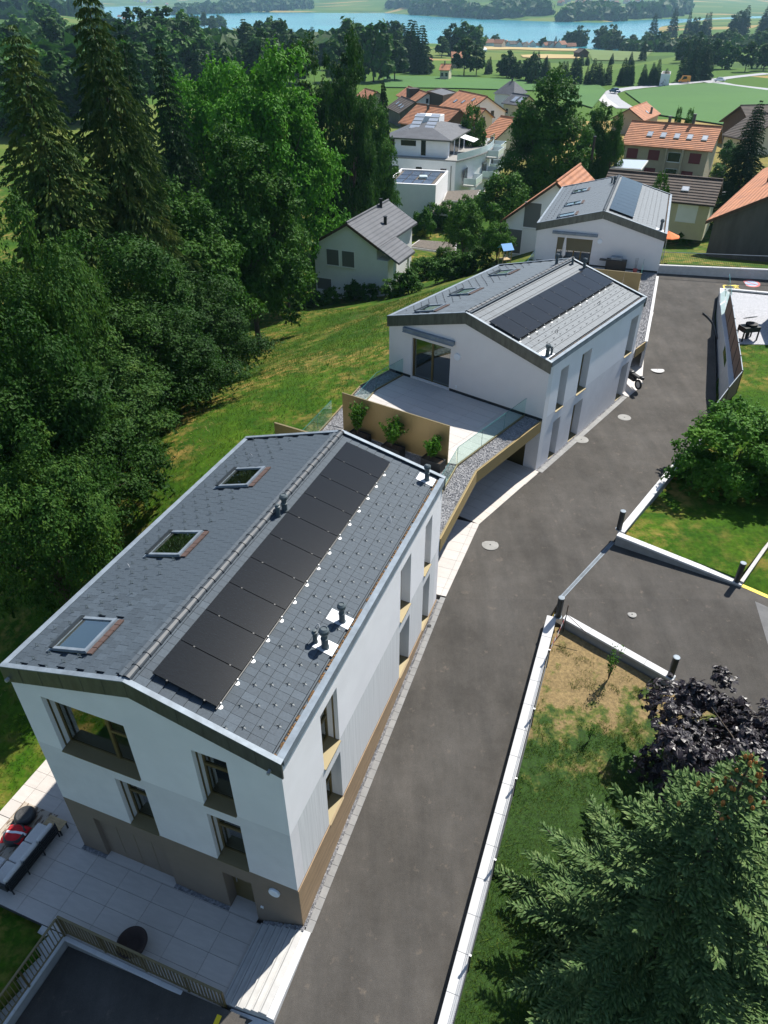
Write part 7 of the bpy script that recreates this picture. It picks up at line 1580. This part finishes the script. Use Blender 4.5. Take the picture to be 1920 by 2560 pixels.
DIM.update({'far1':(5.3,11.5),'far2':(5.3,10.1),'far3':(4.8,12.5),'farfir':(2.8,12),'farfir2':(2.6,14)})
def belt(p0, p1, n, h, keys, label, group, jit=6.0, name='tree', wide=1.0):
    for k in range(n):
        t = (k+random.uniform(-.35,.35))/max(1, n-1); u, v = p0[0]+(p1[0]-p0[0])*t, p0[1]+(p1[1]-p0[1])*t
        p = gpx(u, v); x, y = p.x+random.uniform(-jit,jit), p.y+random.uniform(-jit,jit); key = random.choice(keys); rx, H = DIM[key]; sz = h*random.uniform(.75,1.25)/H; s = sz*random.uniform(.85,1.15)*wide
        plant(name, PR[key], (x, y, gz(x, y)-.3), s, label, 'tree', group, sz=sz); NT[0] += 1
far = ['far1','far2','far3']; fir = ['farfir','farfir2']
# wood behind the maple
belt((420,215),(980,205), 12, 17, far, 'tree of the wood behind the huge maple', 'wood on the left slope', 8)
belt((0,330),(330,280), 9, 17, far, 'tree of the wood beyond the spruces', 'wood beyond the spruces', 10)
belt((0,215),(480,185), 12, 20, far, 'tree on the far slope beyond the spruces', 'wood beyond the spruces', 14)
belt((320,180),(1040,165), 18, 18, far+['farfir2'], 'tree in the long wood between the maple and the lake', 'long wood above the lake', 14)
belt((560,140),(1130,140), 18, 17, far+['farfir'], 'tree on the wood edge facing the lake', 'long wood above the lake', 20)
belt((0,140),(330,110), 9, 22, far, 'distant tree on the left hillside', 'woods on the left hillside', 25)
belt((1030,160),(1045,182), 3, 19, fir, 'dark conifer at the corner of the wood beside the farm', 'long wood above the lake', 5, 'conifer')
belt((985,172),(1035,185), 5, 19, fir, 'dark conifer standing in front of the long wood', 'long wood above the lake', 5, 'conifer')
# conifer rows in the fields
belt((1335,212),(1655,214), 34, 8.5, fir, 'conifer of the dark hedge row in the fields', 'conifer hedge row', 2.5, 'conifer', 1.0)
belt((1215,185),(1420,198), 11, 7.5, fir+['far2'], 'tree of the loose row above the conifer hedge', 'loose row in the fields', 6)
belt((1270,195),(1340,205), 6, 8.5, far, 'leafy tree at the end of the conifer hedge', 'loose row in the fields', 4)
belt((1345,165),(1540,162), 9, 6.5, fir, 'small conifer scattered in front of the wheat field', 'scattered conifers near the wheat', 8, 'conifer')
belt((1160,190),(1195,190), 2, 17, far, 'leafy tree beside the lonely farmhouse', 'trees by the farmhouse', 3)
# shore trees
belt((1190,112),(1420,116), 9, 13, far+['farfir'], 'tree standing on the lake shore among the cottages', 'shore trees', 18)
belt((1440,112),(1540,124), 5, 18, far, 'tall tree on the lake shore', 'shore trees', 12)
belt((1530,125),(1920,128), 22, 13, far, 'tree of the pale belt along the right shore', 'pale tree belt on the right shore', 16)
belt((1640,100),(1920,92), 13, 26, fir+['far1'], 'conifer of the dark wood on the right headland', 'dark wood on the right headland', 35, 'conifer')
belt((1640,150),(1920,180), 13, 12, far+fir, 'tree of the grove round the white industrial block', 'grove round the industrial block', 14)
belt((1690,205),(1790,200), 6, 13, fir, 'conifer beside the road junction', 'conifers beside the junction', 5, 'conifer')
belt((480,72),(570,70), 6, 20, far, 'tree of the small wood on the lake bank', 'small wood on the lake bank', 14)
belt((370,58),(560,78), 7, 16, far, 'tree along the left lake bank', 'left bank trees', 18)
# far shore woods read as dark masses
def far_wood(px, n, h, lab):
    rng = np.random.default_rng(len(px)*97+n); Vs, Fs, k0 = [], [], 0
    P = [gpx(*q) for q in px]
    pts = []
    for i in range(n):
        a = rng.dirichlet(np.ones(len(P))*.6); p = sum((P[j]*float(a[j]) for j in range(len(P))), Vector()); pts.append((p.x, p.y, gz(p.x, p.y)))
    pts = np.array(pts); m = 26
    d = unit(m, rng); d[:,2] = np.abs(d[:,2]); Pp = (pts[:,None,:]+d[None]*np.array([h*.55,h*.55,h*.9])*rng.uniform(.6,1.15,(n,m,1))).reshape(-1,3); N = np.tile(d, (n,1))+rng.normal(0,.4,(n*m,3)); N /= np.linalg.norm(N, axis=1, keepdims=True)
    V, F_ = leaves_from(Pp, N, h*.75, .8, rng=rng); o = inst('far_wood', np_mesh('far_wood', V, F_, 'leaf_dark')); tag(o, lab, kind='stuff')
far_wood([(430,38),(700,30),(640,22),(520,20)], 90, 28, 'wood on the far shore left of the bay')
far_wood([(620,28),(800,24),(740,10),(650,8)], 90, 30, 'wood on the far shore behind the headland')
far_wood([(1020,36),(1200,46),(1160,30),(1060,24)], 100, 26, 'wood on the far shore below the hamlet')
far_wood([(1200,48),(1380,40),(1340,20),(1240,22)], 110, 26, 'wood along the middle of the far shore')
far_wood([(1400,55),(1560,54),(1540,34),(1420,38)], 110, 24, 'dark wood on the far shore')
far_wood([(1570,48),(1640,46),(1630,32),(1575,34)], 60, 26, 'round wood on the far shore')
far_wood([(1650,44),(1720,40),(1720,6),(1660,10)], 90, 30, 'tall wood on the far shore at the right')
far_wood([(960,22),(1100,16),(1100,6),(980,6)], 70, 26, 'wood high on the far slope')
far_wood([(0,60),(300,55),(250,20),(0,10)], 160, 26, 'hazy wood on the left hillside')
far_wood([(430,178),(980,168),(1000,140),(560,132),(380,140)], 330, 13, 'continuous wood between the huge maple and the lake')
far_wood([(0,250),(330,215),(330,150),(0,130)], 220, 14, 'continuous wood beyond the spruces')
far_wood([(1560,128),(1920,134),(1920,112),(1560,116)], 160, 9, 'low pale belt of trees along the right shore')
# cottages on the shores
mat('roof_far', (0.26,0.12,0.07), .9); mat('wall_far', (0.6,0.57,0.52), .9)
def cottage(u, v, s, rz, lab, grp):
    p = gpx(u, v); o = empty('cottage', (p.x, p.y, p.z-.3), rz, lab, 'house', grp); L, W_, h = 9*s, 7*s, 4*s
    MB().prism([(0,-W_/2,-2),(0,-W_/2,h),(0,0,h+2.6*s),(0,W_/2,h),(0,W_/2,-2)], (-L/2,0,0), (L/2,0,0)).build('wall', 'wall_far', o)
    for sg in (-1, 1): MB().prism([(-L/2-.5,0,h+3.0*s),(L/2+.5,0,h+3.0*s),(L/2+.5,sg*(W_/2+.6),h-.2),(-L/2-.5,sg*(W_/2+.6),h-.2)], (0,0,-.1), (0,0,.25)).build('roof', 'roof_far' if random.random() < .75 else 'tile_umber', o)
for k in range(20): cottage(1165+14*k+random.uniform(-5,5), 117+random.uniform(-3,3), random.uniform(.8,1.15), random.uniform(0,3), 'small holiday cottage in the row on the near lake shore', 'cottages on the near shore')
for k in range(22): u = random.uniform(1400,1620); cottage(u, 5+random.uniform(-3,7)+(1620-u)*.01, 1.5, random.uniform(0,3), 'red roofed house of the village above the far shore', 'village above the far shore')
for k in range(8): cottage(random.uniform(330,420), random.uniform(2,14), 1.6, random.uniform(0,3), 'house of the hamlet on the far left shore', 'hamlet on the far left shore')
for k in range(6): cottage(300+12*k, 42+6*(k % 3), 1.2, random.uniform(0,3), 'red roofed house on the left bank slope', 'houses on the left bank')
# shrubs and hedges round the houses below the meadow
GS = 'garden shrubs below the meadow'
def bush(u, v, z, r_, hh, key, lab, name='shrub', grp=GS):
    p = gpx(u, v); plant(name, PR[key], (p.x, p.y, p.z-.1), r_, lab, 'shrub', grp, sz=hh)
for (u, v, r_, hh, key, lab) in ((835,756,1.2,1.1,'bush1','round green shrub at the garden corner of the grey roofed house'),(795,765,1.1,.9,'bush2','low shrub beside the white garden ball'),(748,772,1.3,.9,'bush1','wide low shrub along the garden fence'),(885,752,1.0,1.3,'bush2','dark shrub against the white gable'),(925,750,1.0,1.2,'bush1','leafy shrub at the house corner'),(985,742,1.5,1.3,'bush1','big green shrub beside the covered terrace'),
    (1020,735,1.5,1.5,'bush2','dark shrub next to the covered terrace'),(1060,700,1.9,1.7,'bush1','bushy garden shrub above the meadow edge'),(1110,705,1.8,1.5,'bush2','bushy shrub behind the middle house roof'),(1150,690,1.9,1.8,'bush1','pale green shrub behind the middle house roof'),(1190,680,1.6,1.5,'bush2','shrub next to the play tower'),
    (1060,590,1.6,2.2,'bush2','dark shrub beside the cubic house porch'),(1090,570,1.8,2.4,'bush1','tall bright hedge shrub along the drive'),(1130,570,1.8,2.6,'bush1','tall hedge shrub along the carport drive'),(1170,555,1.8,2.6,'bush1','hedge shrub beside the carport'),(1200,540,1.6,2.4,'bush1','clipped hedge end beside the drive'),
    (1045,580,.8,.9,'bush1','small shrub at the porch of the cubic house'),(1540,440,1.5,1.3,'bush1','round shrub in front of the board fence'),(1500,425,1.6,1.4,'bush1','shrub below the chestnut'),(1490,455,2.0,1.6,'bush2','wide shrub beside the grey carport roof'),(1460,420,1.8,1.5,'bush1','shrub at the foot of the chestnut'),(1520,400,1.5,1.2,'bush2','low shrub along the board fence'),
    (1790,440,1.6,1.5,'bush1','shrub beside the parked cars'),(1815,410,2.4,2.6,'bush2','leafy shrub at the corner of the tan house'),(1700,610,1.5,1.4,'bush1','shrub behind the top house corner'),(1710,560,1.7,1.4,'bush1','bright shrub beside the garage row'),(1690,500,1.4,2.2,'bush2','shrub against the garage wall')):
    bush(u, v, -4, r_, hh, key, lab)
PR['limebush'] = tree_proto('limebush', 19, 1.0, .8, .05, 30, 2500, .16, 'leaf_lime', (.28,.42), limbs=False); bush(1055,590,-4,.8,.9,'limebush','yellow green shrub in the cubic house garden')
for (key, u, vt, y, wp, lab) in (('smalltree',1165,505,88,110,'young leafy tree between the small garages'),('smalltree',1250,555,76,85,'bushy young tree beside the play tower'),('smalltree',890,450,106,120,'fruit tree beside the trampoline'),('smalltree',1110,615,84,60,'small tree in front of the low garage'),('smalltree',1185,262,142,75,'leafy tree behind the roof terrace'),('smalltree',1265,430,100,150,'dark leafy tree below the chestnut'),('smalltree',1660,432,88,55,'slim young tree beside the grey solar roof'),('smalltree',1730,272,170,25,'small round tree with clipped crown by the field'),('smalltree',1700,268,170,22,'small clipped tree by the field edge')):
    tpx('young_tree', key, u, vt, y, wp, lab, 'young trees between the houses')
# haze in the valley air
hz = MB(); hz.box(-9400,9400,-9400,9400,-29.2,330)
ho = hz.build('haze', None); ho['kind'] = 'stuff'; ho['label'] = 'thin blue summer haze over the valley'
hm = bpy.data.materials.new('haze'); hm.use_nodes = True; nt = hm.node_tree; nt.nodes.clear(); out = nn(nt, 'ShaderNodeOutputMaterial'); pv_ = nn(nt, 'ShaderNodeVolumePrincipled', Density=0.0001); pv_.inputs['Color'].default_value = (0.45, 0.76, 1.0, 1); pv_.inputs['Anisotropy'].default_value = 0.2
nt.links.new(pv_.outputs[0], out.inputs['Volume']); ho.data.materials.append(hm)
